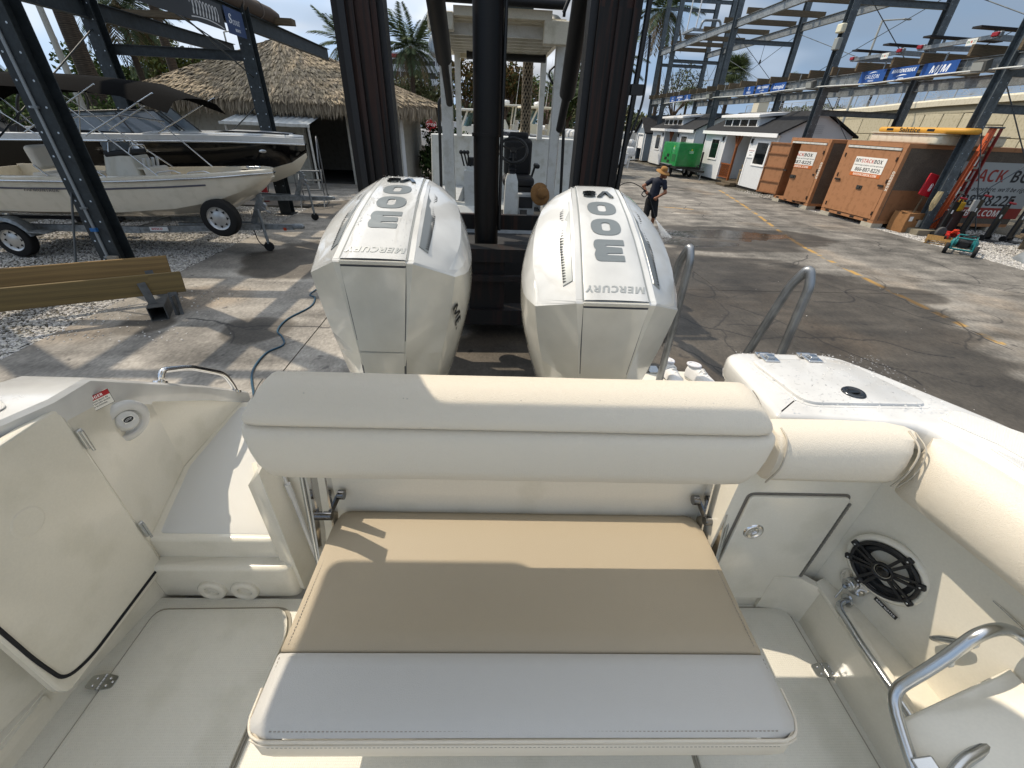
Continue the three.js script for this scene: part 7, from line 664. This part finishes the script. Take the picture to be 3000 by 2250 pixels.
{ // the person washing down the yard
  const pr = thing('person', 'person in navy shirt, dark shorts and straw hat hosing the concrete', 'person', [4.88, 0, -13.05]);
  function skin(caps, ctr, half, N, k = .03) { const mc = new MarchingCubes(N, new THREE.MeshBasicMaterial(), false, false, 60000); mc.isolation = 0; const q = V(), h = N / 2; for (let z = 0; z < N; z++) for (let y = 0; y < N; y++) for (let x = 0; x < N; x++) { q.set((x - h) / h * half + ctr.x, (y - h) / h * half + ctr.y, (z - h) / h * half + ctr.z); let d = 9; for (const [a, b, r0, r1, sx] of caps) { const bax = b.x - a.x, bay = b.y - a.y, baz = b.z - a.z, l = bax * bax + bay * bay + baz * baz + 1e-9; let t = ((q.x - a.x) * bax + (q.y - a.y) * bay + (q.z - a.z) * baz) / l; t = t < 0 ? 0 : t > 1 ? 1 : t; const e = Math.hypot(q.x - a.x - bax * t, q.y - a.y - bay * t, q.z - a.z - baz * t) - (r0 + (r1 - r0) * t); const hh = Math.max(k - Math.abs(d - e), 0) / k; d = Math.min(d, e) - hh * hh * k * .25; } mc.field[x + y * N + z * N * N] = -d; } mc.update(); const n = mc.count, g = new THREE.BufferGeometry(); g.setAttribute('position', new THREE.BufferAttribute(mc.positionArray.slice(0, n * 3), 3)); g.setAttribute('normal', new THREE.BufferAttribute(mc.normalArray.slice(0, n * 3), 3)); g.scale(half, half, half).translate(ctr.x, ctr.y, ctr.z); g.computeVertexNormals(); return toCreasedNormals(g, 3.1); }
  const c = (a, b, r0, r1) => [V(...a), V(...b), r0, r1]; const hd = [.17, 1.56, .05], nk = [.10, 1.40, .0], hip = [0, .90, 0];
  const rs = [-.06, 1.37, -.14], re = [-.30, 1.22, -.10], rh = [-.22, 1.05, .04], ls = [.19, 1.36, .16], le = [.26, 1.10, .22], lh = [.0, .93, .20], rk = [-.10, .48, .02], ra = [-.14, .07, -.04], lk = [.12, .48, .08], la = [.13, .07, .02];
  const torso = [c([0, .93, 0], [.03, 1.12, 0], .145, .135), c([.03, 1.12, 0], [.07, 1.33, 0], .135, .15), c(rs, ls, .07, .07)], armsU = [c(rs, re, .058, .046), c(ls, le, .058, .046)], armsL = [c(re, rh, .043, .030), c(le, lh, .043, .030)], legs = [c([-.07, .90, -.06], rk, .095, .065), c([.07, .90, .06], lk, .095, .065)], shin = [c(rk, ra, .060, .038), c(lk, la, .060, .038)];
  const fing = h => [0, 1, 2, 3].map(i => c([h[0] + .02, h[1] - .01 + i * .018 - .02, h[2] + .03], [h[0] + .045, h[1] - .02 + i * .018 - .02, h[2] - .005], .012, .010)).concat([c([h[0] - .01, h[1] + .02, h[2] + .02], [h[0] + .03, h[1] + .045, h[2] + .02], .012, .010), c(h, [h[0] + .02, h[1] - .02, h[2] + .01], .036, .032)]);
  const head = [c([.17, 1.60, .05], [.18, 1.54, .065], .095, .08), c([.20, 1.50, .085], [.215, 1.485, .10], .055, .045), c([.255, 1.555, .125], [.27, 1.535, .14], .016, .02), c(nk, hd, .055, .055)];
  part(pr, 'body', skin([...torso.map(t => [t[0], t[1], t[2] - .012, t[3] - .012]), ...armsU.map(t => [t[0], t[1], t[2] - .01, t[3] - .004]), ...armsL, ...legs.map(t => [t[0], t[1], t[2] - .014, t[3] - .008]), ...shin, ...head, ...fing(rh), ...fing(lh), c([.13, .06, .02], [.2, .03, .10], .035, .03), c([-.14, .06, -.04], [-.06, .03, .04], .035, .03)], V(0, .86, .02), .9, 110), std(0x8a5a40, .6));
  const shirt = part(pr, 'shirt', skin([...torso, c(rs, [-.2, 1.285, -.12], .07, .068), c(ls, [.23, 1.22, .195], .07, .066), c([0, .88, 0], [.02, 1.0, 0], .15, .145)], V(0, 1.12, 0), .5, 64), std(0x131a2b, .85)); part(shirt, 'chest_mark', [box(.06, .015, .003, .13, 1.26, .155, .5)], std(0xc9cdd4, .7));
  part(pr, 'shorts', skin([c([0, .90, 0], [0, .84, 0], .155, .15), c([-.07, .85, -.05], [-.105, .46, .02], .105, .092), c([.07, .85, .05], [.125, .46, .08], .105, .092)], V(0, .66, 0), .42, 64), std(0x121316, .85));
  for (const [a, q] of [[[.16, .0, .06], .9], [[-.11, .0, .0], .9]]) { const s = part(pr, 'shoe', [loft([[-.10, .035, .07], [-.03, .04, .085], [.06, .042, .06], [.13, .035, .045], [.16, .012, .03]].map(([z, w, h]) => [-1, -.8, 0, .8, 1].map(k => V(k * w, Math.abs(k) === 1 ? .004 : h, z))), false, false, true), flat(round(rect(-.042, .042, -.11, .165), .035), .02, 0)], blackSoft); s.position.set(...a); s.rotation.y = q; }
  const hat = part(pr, 'hat', [lathe([[.095, .0], [.13, -.008], [.19, -.03], [.205, -.045], [.19, -.04], [.12, -.014]], 0, 0, 0, 28), lathe([[.098, -.01], [.1, .05], [.085, .095], [.04, .115], [0, .11]], 0, 0, 0, 24)], std(0xb58a4f, .85, 0, { map: rep(tWood, 5, 5) })); hat.position.set(.15, 1.645, .04); hat.rotation.set(.28, 0, -.20); part(pr, 'hair', [at(new THREE.SphereGeometry(.10, 16, 10, 0, 6.3, 0, 1.7), .15, 1.585, .03)], std(0x1a1512, .9));
  const ln = thing('pressure_washer_lance', 'black pressure washer lance held over the wet concrete', 'washer lance', [4.88, 0, -13.05]); part(ln, 'gun', [beam([-.30, 1.12, .0], [-.12, 1.0, .10], .05, .06), bent([[-.30, 1.10, 0], [-.36, 1.0, .02], [-.28, .94, .06], [-.18, 1.02, .08]], .014, .03)], blackPl); part(ln, 'tube', [bar([-.16, 1.02, .08], [.08, .42, .34], .012)], std(0x2c2e30, .4, .5)); part(ln, 'nozzle', [bar([.08, .42, .34], [.095, .385, .355], .02, .014)], steel); part(ln, 'supply_hose', [tube([[-.30, 1.12, 0], [-.45, 1.22, -.06], [-.75, 1.30, -.1], [-1.05, 1.16, -.1], [-1.25, .7, -.05], [-1.5, .2, .1], [-1.9, .02, .5], [-2.8, .02, 1.2]], .013, 60, 6)], blackSoft);
  const sp = []; for (let i = 0; i < 2600; i++) { const t = Math.pow(rnd(), .8), w = t * .16, a = rr(0, 6.28), q = Math.sqrt(rnd()) * w; sp.push(mx(4.88 + .095 + .22 * t + Math.cos(a) * q, Math.max(.01, .385 - .38 * t), -13.05 + .355 + .55 * t + Math.sin(a) * q, rr(0, 6), rr(0, 6), 0, rr(.0025, .006), rr(.004, .011))); } for (let i = 0; i < 1500; i++) { const a = rr(0, 6.28), q = Math.pow(rnd(), .6) * .9; sp.push(mx(5.2 + Math.cos(a) * q, rr(.01, .25) * (1 - q * .8), -12.15 + Math.sin(a) * q * .8, 0, 0, 0, rr(.002, .005))); } stuff('water_spray', 'white fan of water spray hitting the concrete under the lance', 'water', new THREE.IcosahedronGeometry(1, 0), phy(0xf2f4f5, .25, { transmission: .35, thickness: 0 }), sp);
}
// ------------------------------------------------------------ palms, trees, hedge, fence, far buildings and boats
const leafM = new THREE.MeshPhysicalMaterial({ vertexColors: true, roughness: .8, specularIntensity: .35, side: THREE.DoubleSide });
function tris(pos, col) { const g = new THREE.BufferGeometry(); g.setAttribute('position', new THREE.Float32BufferAttribute(pos, 3)); g.setAttribute('color', new THREE.Float32BufferAttribute(col, 3)); g.computeVertexNormals(); const f = fin(g); f.userData.done = true; return f; }
function frondGeo(L, droop, tone, n = 36) { // rachis along +x, arching, leaflets both sides
  const pos = [], col = []; const C = t => V(L * t * (1 - .12 * droop * t), L * (.18 * t - droop * .55 * t * t), 0); const tri = (a, b, c, v) => { for (const q of [a, b, c]) { pos.push(q.x, q.y, q.z); col.push(tone[0] * v, tone[1] * v, tone[2] * v); } };
  for (let i = 0; i < 8; i++) { const a = C(i / 8), b = C((i + 1) / 8), w = .025 * (1 - i / 9); tri(a.clone().add(V(0, 0, w)), b, a.clone().add(V(0, 0, -w)), 1.2); tri(a.clone().add(V(0, 0, -w)), b, b.clone().add(V(0, .01, w * .7)), 1.2); }
  for (let i = 0; i < n; i++) for (const s of [-1, 1]) { const t = .10 + .88 * (i + rr(-.3, .3)) / n, p = C(t), q = C(t + .02).sub(p).normalize(), len = L * .26 * Math.sin(.35 + t * 2.5) + .06, d = q.clone().multiplyScalar(.62).add(V(0, -.22 - .2 * rnd(), s * .8)).normalize(), e = p.clone().addScaledVector(d, len), m = p.clone().addScaledVector(d, len * .5), w = .030 * L / 2.6 + .008; m.y += .02; const v = rr(.75, 1.25); tri(p, m.clone().addScaledVector(q, w), m.clone().addScaledVector(q, -w), v); tri(m.clone().addScaledVector(q, w), e, m.clone().addScaledVector(q, -w), v); }
  return tris(pos, col);
}
const FR = [[.30, [.085, .115, .055]], [.75, [.075, .105, .05]], [1.25, [.07, .095, .048]]].map(([d, t]) => [frondGeo(2.6, d, t), frondGeo(2.6, d * 1.15, t.map(v => v * .85))]).flat(), FRD = frondGeo(2.4, 1.5, [.16, .12, .07]);
const barkM = std(0x6f6152, .95, 0, { map: dtex(64, 256, (i, j) => { const v = 190 + 60 * (vn(i / 6, j / 5, 10) - .5) - (j % 14 < 3 ? 50 : 0); return [v, v, v]; }), bumpMap: gtex(64, 256, (i, j) => j % 14 < 3 ? .2 : .7 + .3 * vn(i / 6, j / 5, 10)), bumpScale: .03 }), bootM = std(0x6a4a36, .95, 0, { bumpMap: rep(tSpeck, 6), bumpScale: .05, map: tMott });
function palm(label, [x, z], h, r, { lean = [0, 0], scale = 1, n = 30, dead = 4, base = 0, boots = true } = {}) {
  const p = thing('palm_tree', label, 'palm tree', [x, base, z], 0, 'palm trees round the yard'); const C = t => V(lean[0] * t * t, h * t, lean[1] * t * t);
  part(p, 'trunk', [loft(Array.from({ length: 15 }, (_, i) => { const t = i / 14, c = C(t), q = r * (1.15 - .3 * t + (i % 2) * .03); return Array.from({ length: 12 }, (_, k) => V(c.x + Math.cos(k * .5236) * q, c.y, c.z + Math.sin(k * .5236) * q)); }), true, true)], barkM);
  if (boots) part(p, 'crownshaft', [loft([[.90, .95], [.93, 1.35], [.97, 1.55], [1.0, 1.2], [1.02, .5]].map(([t, k], i) => { const c = C(Math.min(1, t)); return Array.from({ length: 12 }, (_, j) => V(c.x + Math.cos(j * .5236) * r * k * (j % 2 ? 1.08 : .92), h * t, c.z + Math.sin(j * .5236) * r * k * (j % 2 ? 1.08 : .92))); }), true, true)], bootM);
  const top = C(1); for (let i = 0; i < n; i++) { const el = 1.25 - 1.9 * Math.pow(i / n, .9), ya = i * 2.399 + rr(-.2, .2); const m = part(p, 'frond', i >= n - dead ? FRD : FR[Math.min(5, Math.floor(i / n * 3) * 2 + (i % 2))], leafM); m.position.copy(top).add(V(0, .05, 0)); m.rotation.set(0, ya, el * .75, 'YXZ'); m.scale.setScalar(scale * rr(.85, 1.12)); }
  return p;
}
palm('palm with full green crown rising over the thatch, left of forklift', [-5.85, -40], 7.0, .19, { scale: 1.12, n: 42, lean: [.1, 0] }); palm('palm half hidden behind the left forklift mast', [-10.3, -40], 7.0, .19, { scale: 1.05, n: 36 }); palm('thick rough palm trunk beside the nearest left rack post', [-14.87, -20], 9.4, .27, { scale: 1.1, n: 30 }); palm('slender bare palm trunk left of the thatched hut', [-14.07, -24], 12, .17, { scale: 1.1, n: 26 }); palm('feathery palm behind the tall left rack post', [-19.8, -30.5], 7.2, .16, { scale: 1.15, n: 40 }); palm('short palm crown over the hedge left of the hut', [-24.5, -39.5], 6.1, .18, { scale: 1.0, n: 34 }); palm('dark palm at the far left edge of the yard', [-17.6, -14.5], 4.6, .2, { scale: 1.15, n: 34 }); palm('palm far left behind the black bimini', [-21.5, -21], 5.2, .2, { scale: 1.1, n: 34 });
palm('palm between the right mast and the far sheds', [8.6, -38], 6.6, .17, { scale: 1.2, n: 34 }); palm('tall coconut palm rising through the far end of the right rack', [17.9, -52], 12.2, .19, { scale: 1.55, n: 30, dead: 6, lean: [-.9, 0], boots: false }); palm('palm over the fence right of the forklift mast', [12.6, -58], 5.6, .2, { scale: 1.3, n: 32 }); palm('palm left of the far roller shed', [9.8, -66], 6.0, .2, { scale: 1.35, n: 32 });
{ // fan palms
  const fan = (tone) => { const pos = [], col = []; for (let i = 0; i < 22; i++) { const a = -1.9 + 3.8 * i / 21, len = .95 * (1 - .12 * Math.abs(a)), v = rr(.8, 1.25), q = [V(.5, 0, 0), V(.5 + Math.cos(a - .05) * len * .6, .06, Math.sin(a - .05) * len * .6), V(.5 + Math.cos(a + .05) * len * .6, .06, Math.sin(a + .05) * len * .6), V(.5 + Math.cos(a) * len, -.16, Math.sin(a) * len)]; for (const k of [0, 1, 2, 1, 3, 2]) { pos.push(q[k].x, q[k].y, q[k].z); col.push(tone[0] * v, tone[1] * v, tone[2] * v); } } for (const k of [V(0, 0, .012), V(.52, .01, 0), V(0, 0, -.012)]) { pos.push(k.x, k.y, k.z); col.push(.14, .16, .07); } return tris(pos, col); };
  const G = [fan([.09, .125, .045]), fan([.075, .10, .04]), fan([.12, .14, .055])]; const sabal = (label, x, z, h, s, n = 46) => { const p = thing('fan_palm', label, 'palm tree', [x, 0, z], 0, 'fan palms along the bridge'); part(p, 'trunk', bar([0, 0, 0], [0, h, 0], .2, .17, 12), barkM); for (let i = 0; i < n; i++) { const m = part(p, 'fan_leaf', G[i % 3], leafM); m.position.set(0, h, 0); m.rotation.set(0, i * 2.399, 1.35 - 2.0 * i / n, 'YXZ'); m.scale.setScalar(s * rr(.85, 1.1)); } };
  sabal('round headed fan palm behind the middle of the right rack', 21.9, -45, 7.0, 1.25, 64); sabal('fan palm above the bridge railing, nearest the pillar', 40, -66, 8.0, 1.3, 34); sabal('fan palm above the bridge railing behind the second bay', 52, -72, 9.0, 1.6, 34); sabal('fan palm above the bridge railing near the third bay', 60, -76, 9.6, 1.6, 34); sabal('low fan palm far behind the middle shed', 30, -74, 6.4, 1.5, 34);
}
function crown(blobs, n, size, tones) { const pos = [], col = []; for (let i = 0; i < n; i++) { const b = blobs[Math.floor(rnd() * blobs.length)], u = rr(-1, 1), a = rr(0, 6.283), q = Math.sqrt(1 - u * u), R = Math.pow(rnd(), .38), cl = .75 + .5 * vn(Math.cos(a) * q * 3 + b[0], u * 3 + b[2]); const c = V(b[0] + Math.cos(a) * q * R * b[3] * cl, b[1] + u * R * b[4] * cl, b[2] + Math.sin(a) * q * R * b[5 in b ? 5 : 3] * cl); const d = V(rr(-1, 1), rr(-.7, .9), rr(-1, 1)).normalize(), e = V(rr(-1, 1), rr(-1, 1), rr(-1, 1)).cross(d).normalize(), s = size * rr(.6, 1.3), t = tones[Math.floor(rnd() * tones.length)], v = rr(.75, 1.25); const P4 = [c.clone().addScaledVector(d, s), c.clone().addScaledVector(e, s * .5), c.clone().addScaledVector(d, -s), c.clone().addScaledVector(e, -s * .5)]; for (const k of [0, 1, 2, 0, 2, 3]) { pos.push(P4[k].x, P4[k].y, P4[k].z); col.push(t[0] * v, t[1] * v, t[2] * v); } } return tris(pos, col); }
function limbs(h, n, sp, r) { const g = [bar([0, 0, 0], [0, h * .5, 0], r, r * .75, 8)]; for (let i = 0; i < n; i++) { const a = i * 2.4 + rr(-.3, .3), y0 = h * rr(.3, .5), m = V(Math.cos(a) * sp * .5, h * rr(.6, .75), Math.sin(a) * sp * .5), e = V(Math.cos(a) * sp * rr(.7, 1), h * rr(.82, 1.02), Math.sin(a) * sp * rr(.7, 1)); g.push(bar([0, y0, 0], m, r * .5, r * .3, 6), bar(m, e, r * .3, r * .08, 5)); for (let k = 0; k < 3; k++) g.push(bar(m.clone().lerp(e, rr(0, .7)), e.clone().add(V(rr(-.8, .8), rr(-.2, .9), rr(-.8, .8))), r * .14, r * .04, 4)); } return g; }
const green = [[.05, .085, .025], [.075, .11, .035], [.10, .13, .04]], autumn = [[.13, .085, .03], [.17, .10, .035], [.085, .09, .03], [.06, .075, .025]], olive = [[.08, .09, .04], [.10, .105, .05], [.065, .075, .03]];
function tree(label, x, z, h, w, tones, n = 5200, sz = .16, sparse = false) { const t = thing('broadleaf_tree', label, 'tree', [x, 0, z], 0, 'trees beyond the yard'); part(t, 'trunk', limbs(h, sparse ? 9 : 6, w * .8, .2), std(0x5a4a3c, .95)); const B = []; for (let i = 0; i < 9; i++) { const a = i * 2.4, q = w * rr(.25, .75); B.push([Math.cos(a) * q, h * rr(.55, .95), Math.sin(a) * q, w * rr(.3, .5), h * rr(.12, .2)]); } const c = part(t, 'crown', crown(B, n, sz, tones), leafM); c.userData.kind = 'stuff'; }
tree('russet leaved tree seen through the forklift cab', 2.2, -60, 9.2, 4.2, autumn, 5200, .2, true); tree('russet tree left of the forklift cylinder', -2.6, -62, 8.8, 3.6, autumn, 2600, .2, true); tree('green tree right of the forklift cab', 10.2, -62, 8.0, 3.2, green, 5200, .2); tree('green bushy tree behind the hut and forklift post', -8.4, -58, 6.6, 4.0, olive, 5200, .18); tree('yellow green tree behind the thatched roof', -21.5, -38, 6.2, 3.4, [[.10, .12, .03], [.13, .14, .04], [.07, .09, .03]], 5600, .15); tree('green tree left of the thatched roof', -28, -41, 5.8, 3.6, green, 4600, .16); tree('bare twiggy tree behind the far end of the rack', 23, -60, 8.6, 3.4, olive, 1500, .13, true); tree('bare twiggy tree by the light pole', 6.0, -50, 5.6, 2.0, [[.12, .08, .06]], 400, .1, true); tree('dark tree over the roller shed', 15, -72, 7.4, 3.6, olive, 4200, .2); tree('dense green trees left of the rack end', 7.0, -78, 8.4, 5, green, 4200, .25); tree('green tree at the far left over the trailers', -30, -27, 6.5, 4, green, 4200, .2); tree('leafy tree under the far left palms', -22, -15, 5.4, 3.0, green, 4200, .16);
{ // hedge, dense growth and the far belt that reads as one mass
  const H1 = thing('hedge', 'glossy green hedge behind the black chain fence at left', 'hedge', [-19, 0, -18.6]); const B = []; for (let x = -14; x < 6.2; x += .55) for (const y of [.7, 1.6, 2.35]) B.push([x, y, rr(-.2, .2), .6, .62]); const c = part(H1, 'foliage', crown(B, 15000, .085, [[.045, .085, .02], [.06, .11, .025], [.10, .14, .04]]), leafM); c.userData.kind = 'stuff'; const st = []; for (let x = -14; x < 6; x += .8) st.push(bar([x, 0, 0], [x + rr(-.2, .2), 1.8, rr(-.2, .2)], .03, .015, 5)); part(H1, 'stems', st, std(0x4b3c2d, .95)).userData.kind = 'stuff';
  const H2 = thing('hedge', 'dark green hedge beside the white hut corner', 'hedge', [-1.9, 0, -24.6]); const c2 = part(H2, 'foliage', crown(Array.from({ length: 40 }, () => [rr(-1.4, 1.2), rr(.4, 2.0), rr(-1.5, 1.5), .5, .5]), 6500, .09, [[.03, .055, .018], [.045, .075, .022]]), leafM); c2.userData.kind = 'stuff'; part(H2, 'stems', Array.from({ length: 8 }, (_, i) => bar([-1.2 + i * .3, 0, 0], [-1.1 + i * .3, 1.6, 0], .03, .01, 5)), std(0x4b3c2d, .95)).userData.kind = 'stuff';
  const M = [], C = []; const lg = new THREE.PlaneGeometry(1, .55); for (let i = 0; i < 30000; i++) { const x = rr(-120, 130), n = fbm(x * .05 + 40, 3, 4), h = 3.4 + 4.5 * n, z = -96 + rr(-9, 9) + Math.abs(x) * .1; M.push(mx(x, Math.pow(rnd(), .6) * h, z, rr(0, 6), rr(0, 6), rr(0, 6), rr(.5, 1.1))); const v = rr(.6, 1.3), t = rnd() < .8 ? [.06, .08, .03] : [.11, .10, .04]; C.push(new THREE.Color(t[0] * v, t[1] * v, t[2] * v)); } for (let i = 0; i < 16000; i++) { const sd = rnd() < .5 ? -1 : 1, z = rr(-95, 40), h = 3.2 + 4.5 * fbm(z * .06 + 10 * sd, 8, 4); M.push(mx(sd < 0 ? -62 + rr(-6, 6) : 96 + rr(-6, 6), Math.pow(rnd(), .6) * h, z, rr(0, 6), rr(0, 6), rr(0, 6), rr(.5, 1.1))); const v = rr(.6, 1.3); C.push(new THREE.Color(.06 * v, .08 * v, .03 * v)); }
  stuff('far_tree_belt', 'far off belt of trees behind the yard', 'trees', lg, std(0xffffff, .85, 0, { side: THREE.DoubleSide }), M, C); M.length = 0;
  const F = thing('chain_fence', 'black chain link fence along the back of the trailers', 'fence', [-19, 0, -17.6]); for (let x = -14; x <= 8; x += 3) part(F, 'post', bar([x, 0, 0], [x, 3.1, 0], .05, .05, 8), blackPl); part(F, 'top_rail', bar([-14, 3.05, 0], [8, 3.05, 0], .035, .035, 8), blackPl); part(F, 'bottom_rail', bar([-14, .15, 0], [8, .15, 0], .03, .03, 8), blackPl); const ms = []; for (let x = -14; x < 8; x += .16) for (const k of [1, -1]) ms.push(bar([x, .15, k * .004], [x + k * 1.45, 3.03, k * .004], .004, .004, 3)); part(F, 'mesh', ms, blackPl).userData.kind = 'stuff';
}
{ // office block far behind
  const b = thing('office_building', 'white office block with dark window bands far behind the palm', 'building', [-27, 0, -165]); const wm = std(0xc8ccd0, .8), gm = std(0x3a3436, .3); const W = 13.5; part(b, 'core', [ext(-W, W - 1.2, 0, 17.2, -12, -1.0)], wm); for (let i = 0; i < 5; i++) { const y = 1.4 + i * 3.35; part(b, 'floor_band', [ext(-W - .3, W, y, y + 1.75, -11, 0)], wm); part(b, 'window_band', [ext(-W, W - .6, y + 1.76, y + 3.34, -11.5, -.45)], gm); for (let k = 0; k < 9; k++) part(b, 'mullion', [ext(-W + 1 + k * 2.95, -W + 1.25 + k * 2.95, y + 1.76, y + 3.34, -.44, -.2)], wm); } part(b, 'parapet', [ext(-W - .3, W, 17.8, 19.6, -11, 0)], wm); part(b, 'stair_tower', [ext(W, W + 1.9, 0, 18.2, -9, -.3)], wm); for (const x of [7.0, 10.6]) part(b, 'column', [ext(x, x + .3, 0, 17.8, .01, .3)], wm); part(b, 'roof_sign', [ext(-3.4, 3.4, 18.2, 19.2, .01, .15)], std(0x8d3a37, .6));
}
{ // poles, stop sign
  const lp = (label, x, z, h, arm, r = .09) => { const p = thing('light_pole', label, 'light pole', [x, 0, z], 0, 'light poles'); part(p, 'pole', bar([0, 0, 0], [0, h, 0], r, r * .6, 10), std(0xa7a79f, .6)); part(p, 'lamp_arm', bar([0, h, 0], [arm, h + .15, 0], r * .45, r * .35, 8), std(0xa7a79f, .6)); part(p, 'lamp_head', [rbox(.6, .10, .25, .04, arm + Math.sign(arm) * .3, h + .16, 0)], std(0x8c8d88, .5)); };
  lp('grey light pole left of the thatched roof peak', -19.1, -40, 7.4, 1.2); lp('grey pole right of the forklift grab bar', 7.75, -40, 6.4, -1.3, .11); lp('pale street light behind the second rack bay', 30, -40, 10.2, 1.6, .12); lp('pale street light behind the far rack bay', 26.5, -62, 7.8, 1.4, .1); lp('cream leaning post left of the big palm trunk', -12.15, -15.6, 8.5, -1.2, .10);
  const s = thing('stop_sign', 'red stop sign beside the hut eave', 'sign', [-3.35, 0, -29.5]); part(s, 'post', bar([0, 0, 0], [0, 2.6, 0], .03), galv); const sg = new THREE.Mesh(new THREE.CylinderGeometry(.36, .36, .02, 8).rotateY(Math.PI / 8).rotateX(Math.PI / 2), std(0xb3202a, .5)); sg.name = 'plate'; sg.position.set(0, 2.32, .04); sg.castShadow = sg.receiveShadow = true; s.add(sg); part(s, 'border', [new THREE.RingGeometry(.315, .34, 8, 1, Math.PI / 8).translate(0, 2.32, .0525)], trim); part(s, 'word', [at(text('STOP', .17, .004, .9), 0, 2.32, .051)], trim);
}
{ // boats parked behind the forklift
  function farBoat(label, x, z, turn, hullC, s, opts = {}) { const b = thing('parked_boat', label, 'boat', [x, 0, z], turn, 'boats parked beyond the forklift'); b.scale.setScalar(s); const S = [[-3.2, 1.2, 1.75, .95, .62], [-1, 1.28, 1.82, .95, .58], [1, 1.25, 1.95, 1.0, .6], [2.6, 1.0, 2.1, 1.15, .7], [3.7, .6, 2.22, 1.4, .95], [4.4, .22, 2.3, 1.7, 1.35], [4.7, .02, 2.32, 2.0, 1.8]], hm = phy(hullC, .25, { clearcoat: .5 }); part(b, 'hull', hullGeo(S), hm); part(b, 'transom', [sideX([[-1.2, 1.75], [1.2, 1.75], [1, .95], [0, .62], [-1, .95]], .06, -3.2)], hm); part(b, 'gunwale', capGeo(S, .22, .03), gelWhite); part(b, 'deck', deckGeo(S.slice(0, 4), 1.35, .2), gelSmoothDeck); part(b, 'bottom', hullGeo(S.map(([a, q, g, c, k]) => [a, q * .86, c + .03, c - .015, k - .02, .96])), std(0x3b3f45, .5));
    const cr = phy(opts.cabin ?? 0xe3dcc8, .35, { clearcoat: .3 }); part(b, 'console', [loft([[1.35, .75, .55], [2.1, .7, .52], [2.55, .45, .48]].map(([y, l, w]) => round(rect(.2 - l, .2 + l * .9, -w, w), .1, 3).map(([a, c]) => V(a, y, c))), true, true, .7)], cr); part(b, 'windscreen', [loft([[V(.1, 2.55, -.5), V(.75, 2.4, -.42), V(.75, 2.4, .42), V(.1, 2.55, .5)], [V(-.15, 3.3, -.5), V(.15, 3.3, -.45), V(.15, 3.3, .45), V(-.15, 3.3, .5)]])], phy(0x3b5f5e, .05, { clearcoat: 1 })); for (const k of [-1, 1]) { part(b, 'hardtop_leg', [beam([-.75, 1.4, k * .6], [-1.0, 3.4, k * .75], .09, .14)], cr); part(b, 'hardtop_leg', [beam([.75, 2.0, k * .58], [.1, 3.4, k * .75], .07, .1)], cr); } part(b, 'hardtop', [flat(round(rect(-1.7, .9, -1.0, 1.0), .3), .12, 3.4, .04)], cr); if (opts.radar) part(b, 'radar_dome', [lathe([[.3, 0], [.32, .1], [.28, .22], [0, .26]], -.3, 3.56, 0, 20)], gelWhite); part(b, 'antenna', bar([-1.2, 3.5, .7], [-1.5, 6.2, .7], .015, .006, 5), gelWhite); part(b, 'seat', [rbox(.5, .9, 1.0, .1, -1.0, 1.8, 0), rbox(.16, .5, 1.0, .06, -1.2, 2.3, 0)], vinyl);
    for (const k of [-.4, .4]) { const e = part(b, 'outboard', [loft([[0, .2, .3], [.35, .27, .42], [.62, .22, .36], [.72, .1, .2]].map(([y, w, l]) => round(rect(-l, l, -w, w), .12, 3).map(([a, c]) => V(-3.75 + a + y * .25, 1.55 + y, k + c))), true, true, .6), bar([-3.6, .6, k], [-3.65, 1.6, k], .09, .12, 8)], gelWhite); part(e, 'cowl_stripe', [box(.05, .5, .42, -3.95, 1.9, k, 0, 0, -.3)], std(0x5a707f, .5)); } for (const xx of [-1.5, 1.2]) part(b, 'cradle', [ext(xx - .15, xx + .15, 0, .62, -.7, .7)], galv); return b; }
  farBoat('white hulled boat with its bow towards the hut', -1.0, -30.5, Math.PI - .15, 0xd5d8da, .92, { cabin: 0xe7e3d6 }); farBoat('cream console boat with radar dome behind the forklift seat', 3.2, -34, Math.PI + .35, 0x1d2636, 1.02, { radar: true, cabin: 0xe4dabd }); farBoat('white boat behind the forklift body with stern to the right', 6.2, -29, Math.PI + .1, 0xdfe2e4, .72); farBoat('white console boat beside the far roller shed', 11.6, -49, .3, 0xdadddf, 1.0); farBoat('white boat stern by the roller shed ramp', 10.6, -41.5, 1.9, 0xd5d8da, .8); farBoat('white boat half hidden beyond the cream console boat', 1.2, -42, Math.PI + .1, 0xe0e2e2, 1.1, { radar: true });
  const cv = single('sand_patch', 'bare sandy patch by the hut corner', 'sand', [flat(round([[-3.4, -22], [-1.5, -22], [-1.2, -26], [-3.4, -26]], .4), .01, .004)], std(0x8a6a44, .95, 0, { map: tDirty })); cv.userData = { kind: 'structure' }; cv.name = 'sand_patch';
}
renderer.render(scene, camera);
